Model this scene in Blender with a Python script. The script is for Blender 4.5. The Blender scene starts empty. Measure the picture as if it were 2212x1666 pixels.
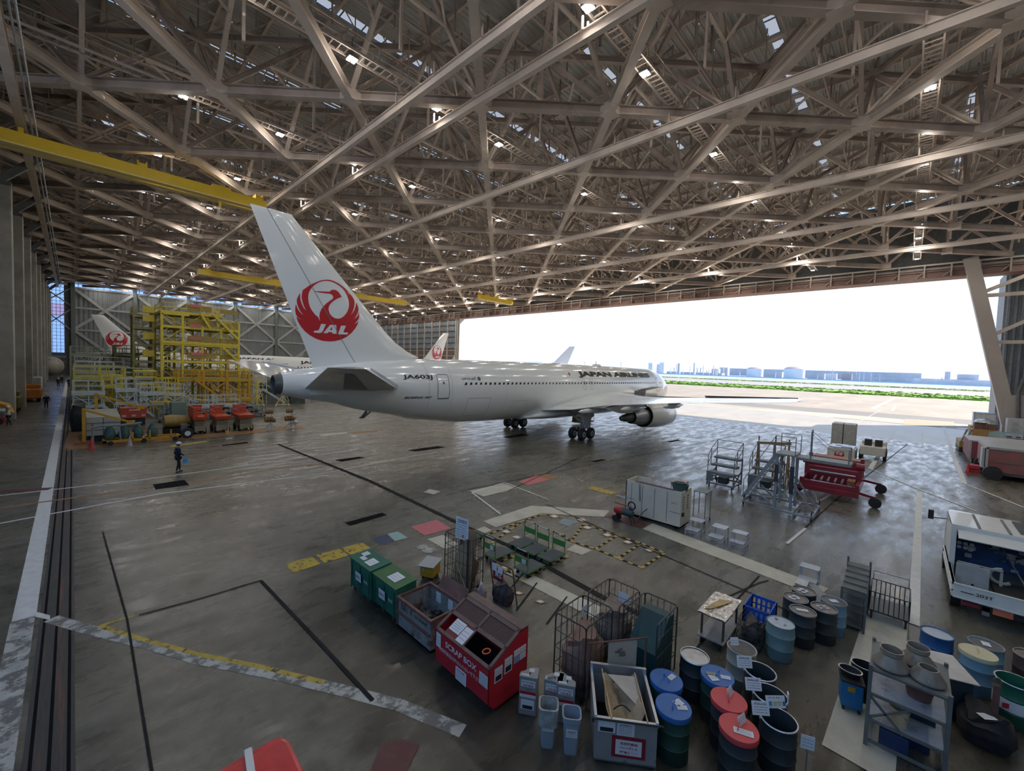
import bpy, math, random
from mathutils import Vector, Matrix
from mathutils.geometry import tessellate_polygon
random.seed(7)
R = math.radians
PI = math.pi
V = Vector
SC = bpy.context.scene
COL = SC.collection

# ---------------------------------------------------------------- camera
FPX, PITCH, ROLL, CAMH, PSI = 900.0, 0.045, 0.036, 7.0, 0.758
_v = V((math.cos(PSI), math.sin(PSI), 0)); _r = V((math.sin(PSI), -math.cos(PSI), 0)); _u = V((0, 0, 1))
_fw = _v*math.cos(PITCH) - _u*math.sin(PITCH); _up = _u*math.cos(PITCH) + _v*math.sin(PITCH)
_rt = _r*math.cos(ROLL) + _up*math.sin(ROLL); _up = _up*math.cos(ROLL) - _r*math.sin(ROLL)
CP = V((0, 0, CAMH))
cd = bpy.data.cameras.new('camera'); cam = bpy.data.objects.new('camera', cd); COL.objects.link(cam)
cam.matrix_world = Matrix((( _rt.x, _up.x, -_fw.x, CP.x), (_rt.y, _up.y, -_fw.y, CP.y), (_rt.z, _up.z, -_fw.z, CP.z), (0, 0, 0, 1)))
cd.sensor_fit = 'HORIZONTAL'; cd.sensor_width = 36; cd.lens = 36*FPX/2212; cd.clip_start = .05; cd.clip_end = 9000
SC.camera = cam

# ---------------------------------------------------------------- light of the place: sky, sun, exposure
SC.view_settings.view_transform = 'Standard'; SC.view_settings.look = 'None'
SC.view_settings.gamma = 1; SC.view_settings.use_curve_mapping = False
SC.view_settings.exposure = 0.4
SC.cycles.use_denoising = True
SC.cycles.max_bounces = 5; SC.cycles.diffuse_bounces = 3; SC.cycles.glossy_bounces = 2; SC.cycles.use_adaptive_sampling = True; SC.cycles.adaptive_threshold = .12
SC.cycles.transmission_bounces = 4; SC.cycles.transparent_max_bounces = 8
SC.cycles.caustics_reflective = False; SC.cycles.caustics_refractive = False
SC.cycles.sample_clamp_indirect = 6
W = bpy.data.worlds.new('sky'); SC.world = W; W.use_nodes = True
nt = W.node_tree; nt.nodes.clear()
tc = nt.nodes.new('ShaderNodeTexCoord'); sx = nt.nodes.new('ShaderNodeSeparateXYZ'); cr = nt.nodes.new('ShaderNodeValToRGB')
bg = nt.nodes.new('ShaderNodeBackground'); wo = nt.nodes.new('ShaderNodeOutputWorld')
nt.links.new(tc.outputs['Generated'], sx.inputs[0]); nt.links.new(sx.outputs['Z'], cr.inputs[0])
nt.links.new(cr.outputs[0], bg.inputs[0]); nt.links.new(bg.outputs[0], wo.inputs[0])
el = cr.color_ramp.elements
el[0].position = 0.0; el[0].color = (.86, .95, 1.13, 1); el[1].position = .8; el[1].color = (.16, .33, .70, 1)
e = el.new(.19); e.color = (.83, .95, 1.16, 1)
e = el.new(.32); e.color = (.38, .62, 1.0, 1)
bg.inputs[1].default_value = 1.2
sl = bpy.data.lights.new('sun', 'SUN'); so = bpy.data.objects.new('sun', sl); COL.objects.link(so)
so.rotation_euler = V((-.816*.815, .578*.815, -.58)).to_track_quat('-Z', 'Y').to_euler(); so.location = (200, -80, 120)
sl.energy = 8.0; sl.angle = .009; sl.color = (1, .86, .68)

# ---------------------------------------------------------------- where a picture point of the survey meets the ground or a height
def at(px, py, z=0.0):
    d = _fw + _rt*((px-1106)/FPX) - _up*((py-833)/FPX)
    return CP + d*((z-CAMH)/d.z)
def atX(px, py, X):
    d = _fw + _rt*((px-1106)/FPX) - _up*((py-833)/FPX)
    return CP + d*(X/d.x)
def atY(px, py, Y):
    d = _fw + _rt*((px-1106)/FPX) - _up*((py-833)/FPX)
    return CP + d*(Y/d.y)
def hof(p, py):
    d = V((p[0], p[1], 0)) - CP; k = (py-833)/FPX
    return -(k*d.dot(_fw) + d.dot(_up))/(_up.z + k*_fw.z)

# ---------------------------------------------------------------- materials
MATS = {}
def mat(name, col, rough=.6, metal=0.0, var=.15, scale=3.0, bump=0.0, spec=.5, emit=None, estr=0, coat=0, stretch=None, dirt=None, dscale=1.2, dlo=.5, dhi=.7):
    if name in MATS: return MATS[name]
    m = bpy.data.materials.new(name); m.use_nodes = True; n = m.node_tree; b = n.nodes['Principled BSDF']
    b.inputs['Roughness'].default_value = rough; b.inputs['Metallic'].default_value = metal
    b.inputs['Specular IOR Level'].default_value = spec
    if coat: b.inputs['Coat Weight'].default_value = coat; b.inputs['Coat Roughness'].default_value = .06
    t = n.nodes.new('ShaderNodeTexCoord'); mp = n.nodes.new('ShaderNodeMapping'); n.links.new(t.outputs['Object'], mp.inputs[0])
    if stretch: mp.inputs['Scale'].default_value = stretch
    nz = n.nodes.new('ShaderNodeTexNoise'); nz.inputs['Scale'].default_value = scale; nz.inputs['Detail'].default_value = 5
    n.links.new(mp.outputs[0], nz.inputs[0])
    r = n.nodes.new('ShaderNodeValToRGB'); n.links.new(nz.outputs[0], r.inputs[0])
    c = col; r.color_ramp.elements[0].position = .3; r.color_ramp.elements[1].position = .7
    r.color_ramp.elements[0].color = (c[0]*(1-var), c[1]*(1-var), c[2]*(1-var), 1)
    r.color_ramp.elements[1].color = (min(1, c[0]*(1+var)), min(1, c[1]*(1+var)), min(1, c[2]*(1+var)), 1)
    out = r.outputs[0]
    if dirt:
        n2 = n.nodes.new('ShaderNodeTexNoise'); n2.inputs['Scale'].default_value = dscale; n2.inputs['Detail'].default_value = 8
        n2.inputs['Roughness'].default_value = .7; n.links.new(mp.outputs[0], n2.inputs[0])
        r2 = n.nodes.new('ShaderNodeValToRGB'); n.links.new(n2.outputs[0], r2.inputs[0])
        r2.color_ramp.elements[0].position = dlo; r2.color_ramp.elements[1].position = dhi
        r2.color_ramp.elements[0].color = (0, 0, 0, 1); r2.color_ramp.elements[1].color = (1, 1, 1, 1)
        mx = n.nodes.new('ShaderNodeMix'); mx.data_type = 'RGBA'; n.links.new(r2.outputs[0], mx.inputs[0])
        n.links.new(out, mx.inputs[6]); mx.inputs[7].default_value = (*dirt, 1); out = mx.outputs[2]
    n.links.new(out, b.inputs['Base Color'])
    if bump:
        bp = n.nodes.new('ShaderNodeBump'); bp.inputs['Strength'].default_value = bump; bp.inputs['Distance'].default_value = .02
        n.links.new(nz.outputs[0], bp.inputs['Height']); n.links.new(bp.outputs[0], b.inputs['Normal'])
    if emit: b.inputs['Emission Color'].default_value = (*emit, 1); b.inputs['Emission Strength'].default_value = estr
    MATS[name] = m
    return m

# ---------------------------------------------------------------- mesh builder
class MB:
    def __init__(s): s.v = []; s.f = []
    def add(s, vs, fs):
        o = len(s.v); s.v += [tuple(x) for x in vs]; s.f += [tuple(i+o for i in f) for f in fs]; return s
    def box(s, c, d, rz=0, M=None):
        x, y, z = d[0]/2, d[1]/2, d[2]/2
        vs = [V((a, b, e)) for e in (-z, z) for a, b in ((-x, -y), (x, -y), (x, y), (-x, y))]
        if rz: q = Matrix.Rotation(rz, 3, 'Z'); vs = [q @ p for p in vs]
        if M: vs = [M @ p for p in vs]
        c = V(c); return s.add([p+c for p in vs], [(3, 2, 1, 0), (4, 5, 6, 7), (0, 1, 5, 4), (1, 2, 6, 5), (2, 3, 7, 6), (3, 0, 4, 7)])
    def b2(s, x0, x1, y0, y1, z0, z1): return s.box(((x0+x1)/2, (y0+y1)/2, (z0+z1)/2), (abs(x1-x0), abs(y1-y0), abs(z1-z0)))
    def bar(s, p, q, w=.05, h=None, up=(0, 0, 1)):
        p, q = V(p), V(q); h = h or w; d = (q-p).normalized(); a = d.cross(V(up))
        if a.length < 1e-4: a = d.cross(V((1, 0, 0)))
        a.normalize(); b = a.cross(d); a = a*w/2; b = b*h/2
        return s.add([p-a-b, p+a-b, p+a+b, p-a+b, q-a-b, q+a-b, q+a+b, q-a+b], [(3, 2, 1, 0), (4, 5, 6, 7), (0, 1, 5, 4), (1, 2, 6, 5), (2, 3, 7, 6), (3, 0, 4, 7)])
    def hb(s, p, q, w, h, t=.03):
        p, q = V(p), V(q); d = (q-p).normalized(); a = d.cross(V((0, 0, 1)))
        if a.length < 1e-4: a = V((1, 0, 0))
        a.normalize(); b = a.cross(d); k = b*(h/2)
        s.bar(p-k, q-k, w, t); s.bar(p+k, q+k, w, t); return s.bar(p, q, t, h)
    def tube(s, p, q, r=.025, n=6, r2=None, cap=True):
        p, q = V(p), V(q); d = (q-p).normalized(); a = d.orthogonal().normalized(); b = d.cross(a); r2 = r if r2 is None else r2
        vs = [p+(a*math.cos(2*PI*i/n)+b*math.sin(2*PI*i/n))*r for i in range(n)]+[q+(a*math.cos(2*PI*i/n)+b*math.sin(2*PI*i/n))*r2 for i in range(n)]
        fs = [(i, (i+1) % n, n+(i+1) % n, n+i) for i in range(n)]
        if cap: fs += [tuple(range(n-1, -1, -1)), tuple(range(n, 2*n))]
        return s.add(vs, fs)
    def path(s, pts, r=.02, n=6, close=False):
        pts = [V(p) for p in pts]; m = len(pts); vs = []; a = None
        for i, p in enumerate(pts):
            if close: d = (pts[(i+1) % m]-pts[i-1]).normalized()
            else: d = (pts[min(i+1, m-1)]-pts[max(i-1, 0)]).normalized()
            a = d.orthogonal() if a is None else a-d*a.dot(d)
            if a.length < 1e-5: a = d.orthogonal()
            a.normalize(); b = d.cross(a)
            vs += [p+(a*math.cos(2*PI*k/n)+b*math.sin(2*PI*k/n))*r for k in range(n)]
        fs = []
        for i in range(m if close else m-1):
            j = (i+1) % m
            fs += [(i*n+k, i*n+(k+1) % n, j*n+(k+1) % n, j*n+k) for k in range(n)]
        if not close: fs += [tuple(range(n-1, -1, -1)), tuple((m-1)*n+k for k in range(n))]
        return s.add(vs, fs)
    def rings(s, rs, cap0=True, cap1=True):
        n = len(rs[0]); vs = [p for r in rs for p in r]
        fs = [(i*n+k, i*n+(k+1) % n, (i+1)*n+(k+1) % n, (i+1)*n+k) for i in range(len(rs)-1) for k in range(n)]
        if cap0: fs.append(tuple(range(n-1, -1, -1)))
        if cap1: fs.append(tuple((len(rs)-1)*n+k for k in range(n)))
        return s.add(vs, fs)
    def lathe(s, prof, c=(0, 0, 0), n=20, ax='Z', sc=(1, 1), cap=True):
        c = V(c); rs = []
        for r, z in prof:
            ring = []
            for k in range(n):
                a = 2*PI*k/n; x, y = r*math.cos(a)*sc[0], r*math.sin(a)*sc[1]
                ring.append(c+(V((x, y, z)) if ax == 'Z' else V((z, x, y)) if ax == 'X' else V((y, z, x))))
            rs.append(ring)
        return s.rings(rs, cap, cap)
    def prism(s, poly, z0, z1, M=None):
        n = len(poly); vs = [V((x, y, z0)) for x, y in poly]+[V((x, y, z1)) for x, y in poly]
        if M: vs = [M @ p for p in vs]
        return s.add(vs, [tuple(range(n-1, -1, -1)), tuple(range(n, 2*n))]+[(i, (i+1) % n, n+(i+1) % n, n+i) for i in range(n)])
    def face(s, pts): return s.add(pts, [tuple(range(len(pts)))])
    def slab(s, pts, t):
        pts = [V(p) for p in pts]; nn = (pts[1]-pts[0]).cross(pts[2]-pts[0]).normalized()*t; n = len(pts)
        return s.add([p for p in pts]+[p+nn for p in pts], [tuple(range(n-1, -1, -1)), tuple(range(n, 2*n))]+[(i, (i+1) % n, n+(i+1) % n, n+i) for i in range(n)])
    def mesh(s, name, m, smooth=False):
        me = bpy.data.meshes.new(name); me.from_pydata(s.v, [], s.f); me.update()
        if m: me.materials.append(m)
        if smooth:
            me.shade_smooth()
            try: me.set_sharp_from_angle(angle=R(smooth if smooth > 1 else 40))
            except Exception: pass
        return me
    def build(s, name, m, parent=None, smooth=False, bevel=0, label=None):
        o = bpy.data.objects.new(name, s.mesh(name, m, smooth)); COL.objects.link(o)
        if parent: o.parent = parent
        if bevel:
            b = o.modifiers.new('b', 'BEVEL'); b.width = bevel; b.segments = 2; b.limit_method = 'ANGLE'
        if label: o['label'] = label
        return o
def tag(o, label, cat, group=None, kind=None):
    if label: o['label'] = label
    if cat: o['category'] = cat
    if group: o['group'] = group
    if kind: o['kind'] = kind
    return o
def thing(name, label, cat, loc=(0, 0, 0), rz=0, group=None):
    o = bpy.data.objects.new(name, None); COL.objects.link(o); o.empty_display_size = .1
    o.location = loc; o.rotation_euler = (0, 0, rz); return tag(o, label, cat, group)
def struct(o): o['kind'] = 'structure'; return o
KIDS = {}
def kids(o): return [c for c in bpy.data.objects if c.parent == o]
def dup(root, loc, rz=None, label=None, group=None, tree=None):
    def cp(o, par):
        c = o.copy(); COL.objects.link(c)
        if par: c.parent = par
        for ch in tree_of[o.name]: cp(ch, c)
        return c
    tree_of = tree or mk_tree(root)
    r = cp(root, None); r.location = loc
    if rz is not None: r.rotation_euler = (0, 0, rz)
    if label: r['label'] = label
    if group: r['group'] = group
    return r
def mk_tree(root):
    t = {}
    def go(o):
        ch = kids(o); t[o.name] = ch
        for c in ch: go(c)
    go(root); return t

# ---------------------------------------------------------------- writing
def textmesh(s, size=1.0, shear=0.0, bold=0.0, align='LEFT'):
    c = bpy.data.curves.new('t', 'FONT'); c.body = s; c.size = size; c.shear = shear; c.offset = bold; c.align_x = align; c.resolution_u = 3
    o = bpy.data.objects.new('t', c); COL.objects.link(o)
    me = bpy.data.meshes.new_from_object(o.evaluated_get(bpy.context.evaluated_depsgraph_get()))
    vs = [v.co.copy() for v in me.vertices]; fs = [tuple(p.vertices) for p in me.polygons]
    bpy.data.objects.remove(o); bpy.data.curves.remove(c); bpy.data.meshes.remove(me)
    return vs, fs
def write(s, M, size, m, parent, width=None, shear=0.0, bold=0.0, name='lettering', height=None):
    """lettering in the plane of matrix M (x along the words, y up), centred on its origin"""
    vs, fs = textmesh(s, 1.0, shear, bold)
    x0 = min(v.x for v in vs); x1 = max(v.x for v in vs); y0 = min(v.y for v in vs); y1 = max(v.y for v in vs)
    k = (width/(x1-x0)) if width else size; kh = (height/(y1-y0)) if height else (k if not width else size)
    b = MB(); b.add([M @ V(((v.x-(x0+x1)/2)*k, (v.y-(y0+y1)/2)*kh, .004)) for v in vs], fs)
    return b.build(name, m, parent)
def frame(o, x, y):
    x = V(x).normalized(); y = V(y); y = (y-x*y.dot(x)).normalized(); z = x.cross(y); o = V(o)
    return Matrix(((x.x, y.x, z.x, o.x), (x.y, y.y, z.y, o.y), (x.z, y.z, z.z, o.z), (0, 0, 0, 1)))
WHITE = mat('white_paper', (.72, .74, .76), .7, var=.04)
INK = mat('black_ink', (.02, .02, .025), .6)
REDINK = mat('red_ink', (.45, .02, .03), .6)
def sheet(M, w, h, parent, lines=5, head=None, m=None, name='notice', ink=None, pic=None):
    """a paper notice with printed lines lying in the plane of M"""
    b = MB(); b.add([M @ V((x*w/2, y*h/2, z)) for z in (.001, .006) for x, y in ((-1, -1), (1, -1), (1, 1), (-1, 1))], [(3, 2, 1, 0), (4, 5, 6, 7), (0, 1, 5, 4), (1, 2, 6, 5), (2, 3, 7, 6), (3, 0, 4, 7)])
    o = b.build(name, m or WHITE, parent); p = MB(); rnd = random.Random(int(w*1000)+lines)
    def q(x0, x1, y0, y1): p.add([M @ V((x, y, .008)) for x, y in ((x0, y0), (x1, y0), (x1, y1), (x0, y1))], [(0, 1, 2, 3)])
    for i in range(lines):
        y = h/2-(i+1.3)*h/(lines+1.4); x = -w*.4
        while x < w*.36:
            l = min(w*rnd.uniform(.06, .22), w*.4-x); q(x, x+l, y-h*.008-.0015, y+h*.008+.0015); x += l+w*.035
    if pic:
        q(-w*.38, w*.38, -h*.42, -h*.05)
    if p.v: p.build('printing', ink or INK, o)
    if head: write(head, M @ Matrix.Translation((0, h*.33, .004)), h*.14, ink or INK, o, width=w*.7)
    return o
# ================================================================ SETTING
def floor_material():
    m = bpy.data.materials.new('hangar_concrete'); m.use_nodes = True; n = m.node_tree; L = n.links; b = n.nodes['Principled BSDF']
    t = n.nodes.new('ShaderNodeTexCoord')
    def noise(sc, det=6, ro=.6, scale=(1, 1, 1), rz=0):
        mp = n.nodes.new('ShaderNodeMapping'); mp.inputs['Scale'].default_value = scale; mp.inputs['Rotation'].default_value = (0, 0, rz)
        L.new(t.outputs['Object'], mp.inputs[0]); z = n.nodes.new('ShaderNodeTexNoise'); z.inputs['Scale'].default_value = sc
        z.inputs['Detail'].default_value = det; z.inputs['Roughness'].default_value = ro; L.new(mp.outputs[0], z.inputs[0]); return z.outputs[0]
    def ramp(s, p0, c0, p1, c1):
        r = n.nodes.new('ShaderNodeValToRGB'); r.color_ramp.elements[0].position = p0; r.color_ramp.elements[1].position = p1
        r.color_ramp.elements[0].color = (*c0, 1); r.color_ramp.elements[1].color = (*c1, 1); L.new(s, r.inputs[0]); return r.outputs[0]
    def mix(f, a, c, typ='MIX'):
        x = n.nodes.new('ShaderNodeMix'); x.data_type = 'RGBA'; x.blend_type = typ
        if isinstance(f, float): x.inputs[0].default_value = f
        else: L.new(f, x.inputs[0])
        L.new(a, x.inputs[6]); L.new(c, x.inputs[7]); return x.outputs[2]
    base = ramp(noise(.16, 8), .35, (.105, .100, .080), .68, (.192, .178, .136))
    fine = ramp(noise(3.0, 8, .75), .3, (.72, .72, .72), .7, (1.15, 1.15, 1.15))
    c = mix(1.0, base, fine, 'MULTIPLY')
    stain = ramp(noise(.5, 8, .72), .56, (1, 1, 1), .74, (.48, .46, .43)); c = mix(1.0, c, stain, 'MULTIPLY')
    streak = ramp(noise(.35, 7, .65, (1, 4, 1), .76), .4, (.8, .8, .8), .62, (1.12, 1.12, 1.12)); c = mix(1.0, c, streak, 'MULTIPLY')
    for (cx, cy, rx, ry) in ((5.2, 7.6, 2.4, 6.5), (9.3, 1.2, 4.0, 3.2), (13.2, -2.6, 4.5, 2.8), (2.5, 3.0, 5.0, 3.5)):   # oily ground around the bins and drums
        mp = n.nodes.new('ShaderNodeMapping'); mp.vector_type = 'POINT'; mp.inputs['Location'].default_value = (-cx/rx, -cy/ry, 0); mp.inputs['Scale'].default_value = (1/rx, 1/ry, 0)
        L.new(t.outputs['Object'], mp.inputs[0]); g = n.nodes.new('ShaderNodeTexGradient'); g.gradient_type = 'SPHERICAL'; L.new(mp.outputs[0], g.inputs[0])
        ad = n.nodes.new('ShaderNodeMath'); ad.operation = 'MULTIPLY_ADD'; L.new(noise(.9, 7, .7), ad.inputs[0]); ad.inputs[1].default_value = .7; L.new(g.outputs['Fac'], ad.inputs[2])
        c = mix(1.0, c, ramp(ad.outputs[0], .38, (1, 1, 1), .85, (.42, .40, .38)), 'MULTIPLY')
    L.new(c, b.inputs['Base Color'])
    rr = ramp(noise(.45, 8, .7, (1, 3.2, 1), .76), .36, (.17, .17, .17), .68, (.48, .48, .48)); L.new(rr, b.inputs['Roughness'])
    b.inputs['Specular IOR Level'].default_value = .55
    return m
X0, X1, Y0, Y1 = -9.0, 95.0, -16.0, 176.5
FLOOR = floor_material()
struct(MB().b2(X0, 67, Y0, Y1, -.3, 0).build('floor', FLOOR)); struct(MB().b2(67, X1, Y0, Y1, -.3, 0).build('floor', mat('sunlit_floor', (.36, .33, .285), .38, var=.12, scale=.15, dirt=(.32, .30, .265), dscale=.2, stretch=(1, 3, 1))))  # paler slab by the door: sun patch brightness put into its colour
APRON = mat('apron_concrete', (.33, .285, .225), .75, var=.14, scale=.05, dirt=(.255, .225, .18), dscale=.03, stretch=(1, 3, 1))
APRON2 = mat('apron_light', (.42, .385, .33), .8, var=.10, scale=.1)
ASPH = mat('asphalt', (.19, .19, .19), .85, var=.12, scale=.02)
TAXI = mat('taxiway', (.30, .30, .30), .85, var=.10, scale=.01)
GRASS = mat('grass_green', (.15, .27, .025), .9, var=.45, scale=.06, stretch=(1, .25, 1))
GRASS2 = mat('grass_pale', (.30, .35, .13), .9, var=.3, scale=.03)
SEA = mat('sea_water', (.30, .48, .62), .35, var=.08, scale=.01)
FY0, FY1 = -2500, 5200
def strip(name, x0, x1, m, z=0.0, kind='structure', label=None, y0=FY0, y1=FY1):
    o = MB().b2(x0, x1, y0, y1, z-.4, z).build(name, m); o['kind'] = kind
    if label: o['label'] = label
    return o
strip('ground', X1, 104, APRON2); strip('apron_ground', 104, 118, ASPH); strip('apron_ground', 118, 250, APRON)
strip('apron_ground', 350, 545, TAXI); strip('ground_bank', 640, 690, TAXI, .3); strip('water', 690, 1600, SEA, -.3)
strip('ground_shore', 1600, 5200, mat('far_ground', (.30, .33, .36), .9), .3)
strip('ground', -60, X0, APRON2, -.05, y0=-400, y1=400)
struct(MB().b2(X0, X1, -400, Y0, -.4, -.02).build('ground', APRON2)); struct(MB().b2(X0, X1, Y1, 420, -.4, -.02).build('ground', APRON2))
def grass(name, x0, x1, m, h, seed, label, y0, y1, n):
    rnd = random.Random(seed); b = MB(); b.b2(x0, x1, y0, y1, -.3, .02)
    for i in range(n):
        y = rnd.uniform(-120, 420); x = rnd.choice((rnd.uniform(x0, x0+20), rnd.uniform(x0, x1))); a = rnd.uniform(0, PI); w = rnd.uniform(.6, 1.8); hh = h*rnd.uniform(.4, 1)
        d = V((math.cos(a)*w, math.sin(a)*w, 0)); p = V((x, y, 0))
        b.add([p-d, p+d, p+d*.4+V((0, 0, hh)), p-d*.5+V((0, 0, hh*.8))], [(0, 1, 2, 3)])
    return tag(b.build(name, m), label, 'grass', kind='stuff')
grass('grass', 250, 350, GRASS, .5, 1, 'bright green mown grass beside the apron', FY0, FY1, 5000)
grass('grass', 545, 640, GRASS2, .7, 2, 'pale grass strip beyond the taxiway by the water', FY0, FY1, 2500)

# ---- painted floor
PW = mat('floor_white', (.68, .68, .65), .55, var=.1, scale=4, dirt=(.4, .39, .35), dscale=2.5, dlo=.6, dhi=.75)
PWW = mat('floor_white_worn', (.46, .46, .42), .6, var=.15, scale=4, dirt=(.16, .155, .14), dscale=3.0, dlo=.46, dhi=.54)
PCR = mat('floor_cream', (.52, .50, .41), .5, var=.1, scale=1.5, dirt=(.36, .345, .29), dscale=1.2, dlo=.5, dhi=.75)
POR = mat('floor_orange', (.36, .16, .05), .6, var=.2, scale=4, dirt=(.18, .14, .10), dscale=2.2, dlo=.45, dhi=.62)
PYE = mat('floor_yellow', (.50, .36, .05), .6, var=.15, scale=4, dirt=(.05, .05, .04), dscale=5, dlo=.52, dhi=.6)
PPK = mat('floor_pink', (.55, .15, .17), .6, var=.1, scale=4, dirt=(.3, .12, .12), dscale=4, dlo=.6, dhi=.7)
PNV = mat('floor_navy', (.05, .07, .11), .6, var=.2, scale=4, dirt=(.12, .13, .14), dscale=5, dlo=.55, dhi=.62)
PTL = mat('floor_teal', (.30, .45, .42), .6, var=.1, scale=4, dirt=(.2, .2, .18), dscale=4, dlo=.58, dhi=.66)
PBG = mat('floor_bluegrey', (.22, .28, .33), .55, var=.1, scale=4)
PRD = mat('floor_red', (.11, .028, .03), .5, var=.15, scale=3, dirt=(.1, .06, .055), dscale=3)
DRK = mat('floor_joint', (.03, .029, .027), .9, spec=.1)
TRE = mat('rail_trench', (.045, .045, .043), .5, var=.3, scale=6, stretch=(8, .3, 1), dirt=(.16, .07, .045), dscale=.7, dlo=.52, dhi=.62)
GRT = mat('grate_iron', (.012, .012, .012), .9, spec=.05)
TPY = mat('tape_yellow', (.48, .33, .08), .6)
ZF = [0.004]
def zq(pts, m, name='floor_marking', z=None):
    z = z or ZF[0]; o = MB().face([V((p.x, p.y, z)) for p in pts]).build(name, m); o['kind'] = 'structure'; ZF[0] += .00012; return o
def fp(*px): return [at(x, y) for x, y in px]
def quad(px, m, name='floor_marking'):
    p = fp(*px); n = (p[1]-p[0]).cross(p[2]-p[0]); return zq(p if n.z > 0 else p[::-1], m, name)
def line(px, w, m, name='floor_marking', world=False, closed=False):
    p = [V(q) for q in px] if world else fp(*px); b = MB(); z = ZF[0]; ZF[0] += .00012
    for a, c in zip(p, p[1:]):
        d = (c-a); d.z = 0; d.normalize(); s = V((-d.y, d.x, 0))*w/2
        b.face([V((q.x, q.y, z)) for q in (a-s, c-s, c+s, a+s)])
    return struct(b.build(name, m))
def dash(px, w, m, l=.2, name='floor_marking'):
    p = fp(*px); b = MB(); z = ZF[0]; ZF[0] += .00012; b2 = MB()
    for a, c in zip(p, p[1:]):
        d = (c-a); n = d.length; d.normalize(); s = V((-d.y, d.x, 0))*w/2; x = 0
        while x < n:
            e = min(x+l, n)
            b.face([V((q.x, q.y, z)) for q in (a+d*x-s, a+d*e-s, a+d*e+s, a+d*x+s)]); x += 2*l
        b2.face([V((q.x, q.y, z-.00006)) for q in (a-s, c-s, c+s, a+s)])
    struct(b2.build(name, DRK)); return struct(b.build(name, m))
line([(-.92, 16.3, 0), (-.92, 150, 0)], .42, PW, world=True); line([(-.94, 2, 0), (-.94, 16.3, 0)], .42, PWW, world=True)
line([(-.33, 2, 0), (-.33, 150, 0)], .62, TRE, world=True)
for x in (-.55, -.33, -.1): line([(x, 2, 0), (x, 150, 0)], .05, GRT, world=True)
quad([(78, 1322), (108, 1330), (108, 1340), (76, 1333)], PW)
line([(110, 1337), (190, 1360), (330, 1395), (430, 1425), (600, 1458), (740, 1492), (860, 1523), (1000, 1580)], .3, PWW)
line([(215, 1353), (320, 1385), (420, 1412), (560, 1440), (700, 1475)], .12, PYE)
line([(215, 1353), (290, 1330)], .12, PYE)
line([(0, 1071), (320, 1035), (560, 1002), (760, 973)], .15, PW); line([(0, 1131), (345, 1067), (693, 1024), (900, 984), (1100, 955)], .15, PW)
line([(5, 1097), (335, 1051), (500, 1030), (640, 1006), (740, 1000)], .22, POR)
line([(0, 1063), (110, 1056)], .5, PRD)
for p in ([(330, 1047), (398, 1037), (409, 1048), (336, 1058)], [(724, 994), (775, 987), (789, 989), (738, 998)], [(880, 973), (945, 964), (963, 967), (897, 976)],
          [(1086, 944), (1128, 937), (1144, 940), (1100, 947)], [(1275, 997), (1300, 992), (1311, 994), (1287, 999)], [(744, 1130), (825, 1108), (836, 1113), (757, 1136)],
          [(478, 962), (533, 955), (537, 958), (481, 964)], [(1440, 954), (1465, 950), (1470, 952), (1447, 956)]):
    quad(p, GRT, 'floor_grate')
    a, c, d, e = fp(*p)
    n = max(4, int((c-a).length/.5))
    for k in range(1, n, 2): line([a.lerp(c, k/n), e.lerp(d, k/n)], .03, DRK, 'floor_grate', world=True)
def z2(*q): return [(560+.4069*x, 1040+.4069*y) for x, y in q]
def z3(*q): return [(1100+.3302*x, 600+.3302*y) for x, y in q]
for p, m in ((z2((135, 440), (280, 400), (325, 440), (180, 488)), PYE), (z2((300, 392), (425, 360), (478, 394), (345, 435)), PYE), (z2((432, 358), (545, 325), (595, 358), (486, 392)), PYE),
             (z2((595, 303), (680, 280), (720, 318), (640, 340)), PNV), (z2((680, 280), (735, 268), (790, 300), (720, 318)), PTL), (z2((805, 243), (940, 205), (1020, 250), (880, 290)), PPK),
             (z2((890, 308), (975, 285), (1060, 335), (985, 360)), PCR), (z2((820, 345), (880, 335), (960, 370), (890, 385)), PWW), (z2((870, 58), (905, 42), (965, 55), (925, 70)), PCR),
             (z2((1115, 52), (1300, 12), (1370, 38), (1190, 82)), PCR), (z3((60, 1335), (180, 1295), (260, 1325), (125, 1358)), PPK), (z3((180, 1295), (235, 1280), (330, 1308), (262, 1325)), POR),
             (z3((515, 1380), (545, 1365), (705, 1405), (665, 1420)), PYE), (z3((700, 1420), (760, 1435), (765, 1450), (690, 1425)), PBG), (z2((1580, 218), (1620, 200), (1700, 215), (1640, 240)), PBG),
             (z2((1630, 365), (1675, 338), (1765, 368), (1715, 392)), PCR), ([(1304, 1116), (1323, 1110), (1400, 1133), (1384, 1142)], PRD),
             (z2((1190, 213), (1445, 130), (1495, 172), (1255, 245)), PCR), (z2((1445, 130), (1860, 156), (1830, 190), (1495, 172)), PCR), (z2((1140, 262), (1195, 240), (1235, 262), (1175, 285)), PCR),
             ([(1388, 1143), (1410, 1131), (1790, 1272), (1768, 1290)], PCR), ([(1093, 1239), (1118, 1228), (1330, 1327), (1300, 1345)], PCR),
             ([(1868, 1330), (1962, 1342), (1932, 1700), (1775, 1610)], PCR), ([(825, 1605), (870, 1598), (906, 1610), (868, 1690), (790, 1690)], PRD),
             ([(160, 966), (640, 918), (660, 926), (138, 974)], POR), ([(138, 970), (150, 925), (175, 925), (190, 970)], POR), ([(365, 963), (445, 952), (450, 955), (370, 967)], PYE),
             ([(690, 939), (748, 934), (752, 937), (695, 943)], PCR), ([(755, 935), (815, 930), (820, 932), (765, 938)], POR), ([(485, 948), (500, 945), (503, 948), (490, 950)], PTL)):
    quad(p, m)
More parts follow.
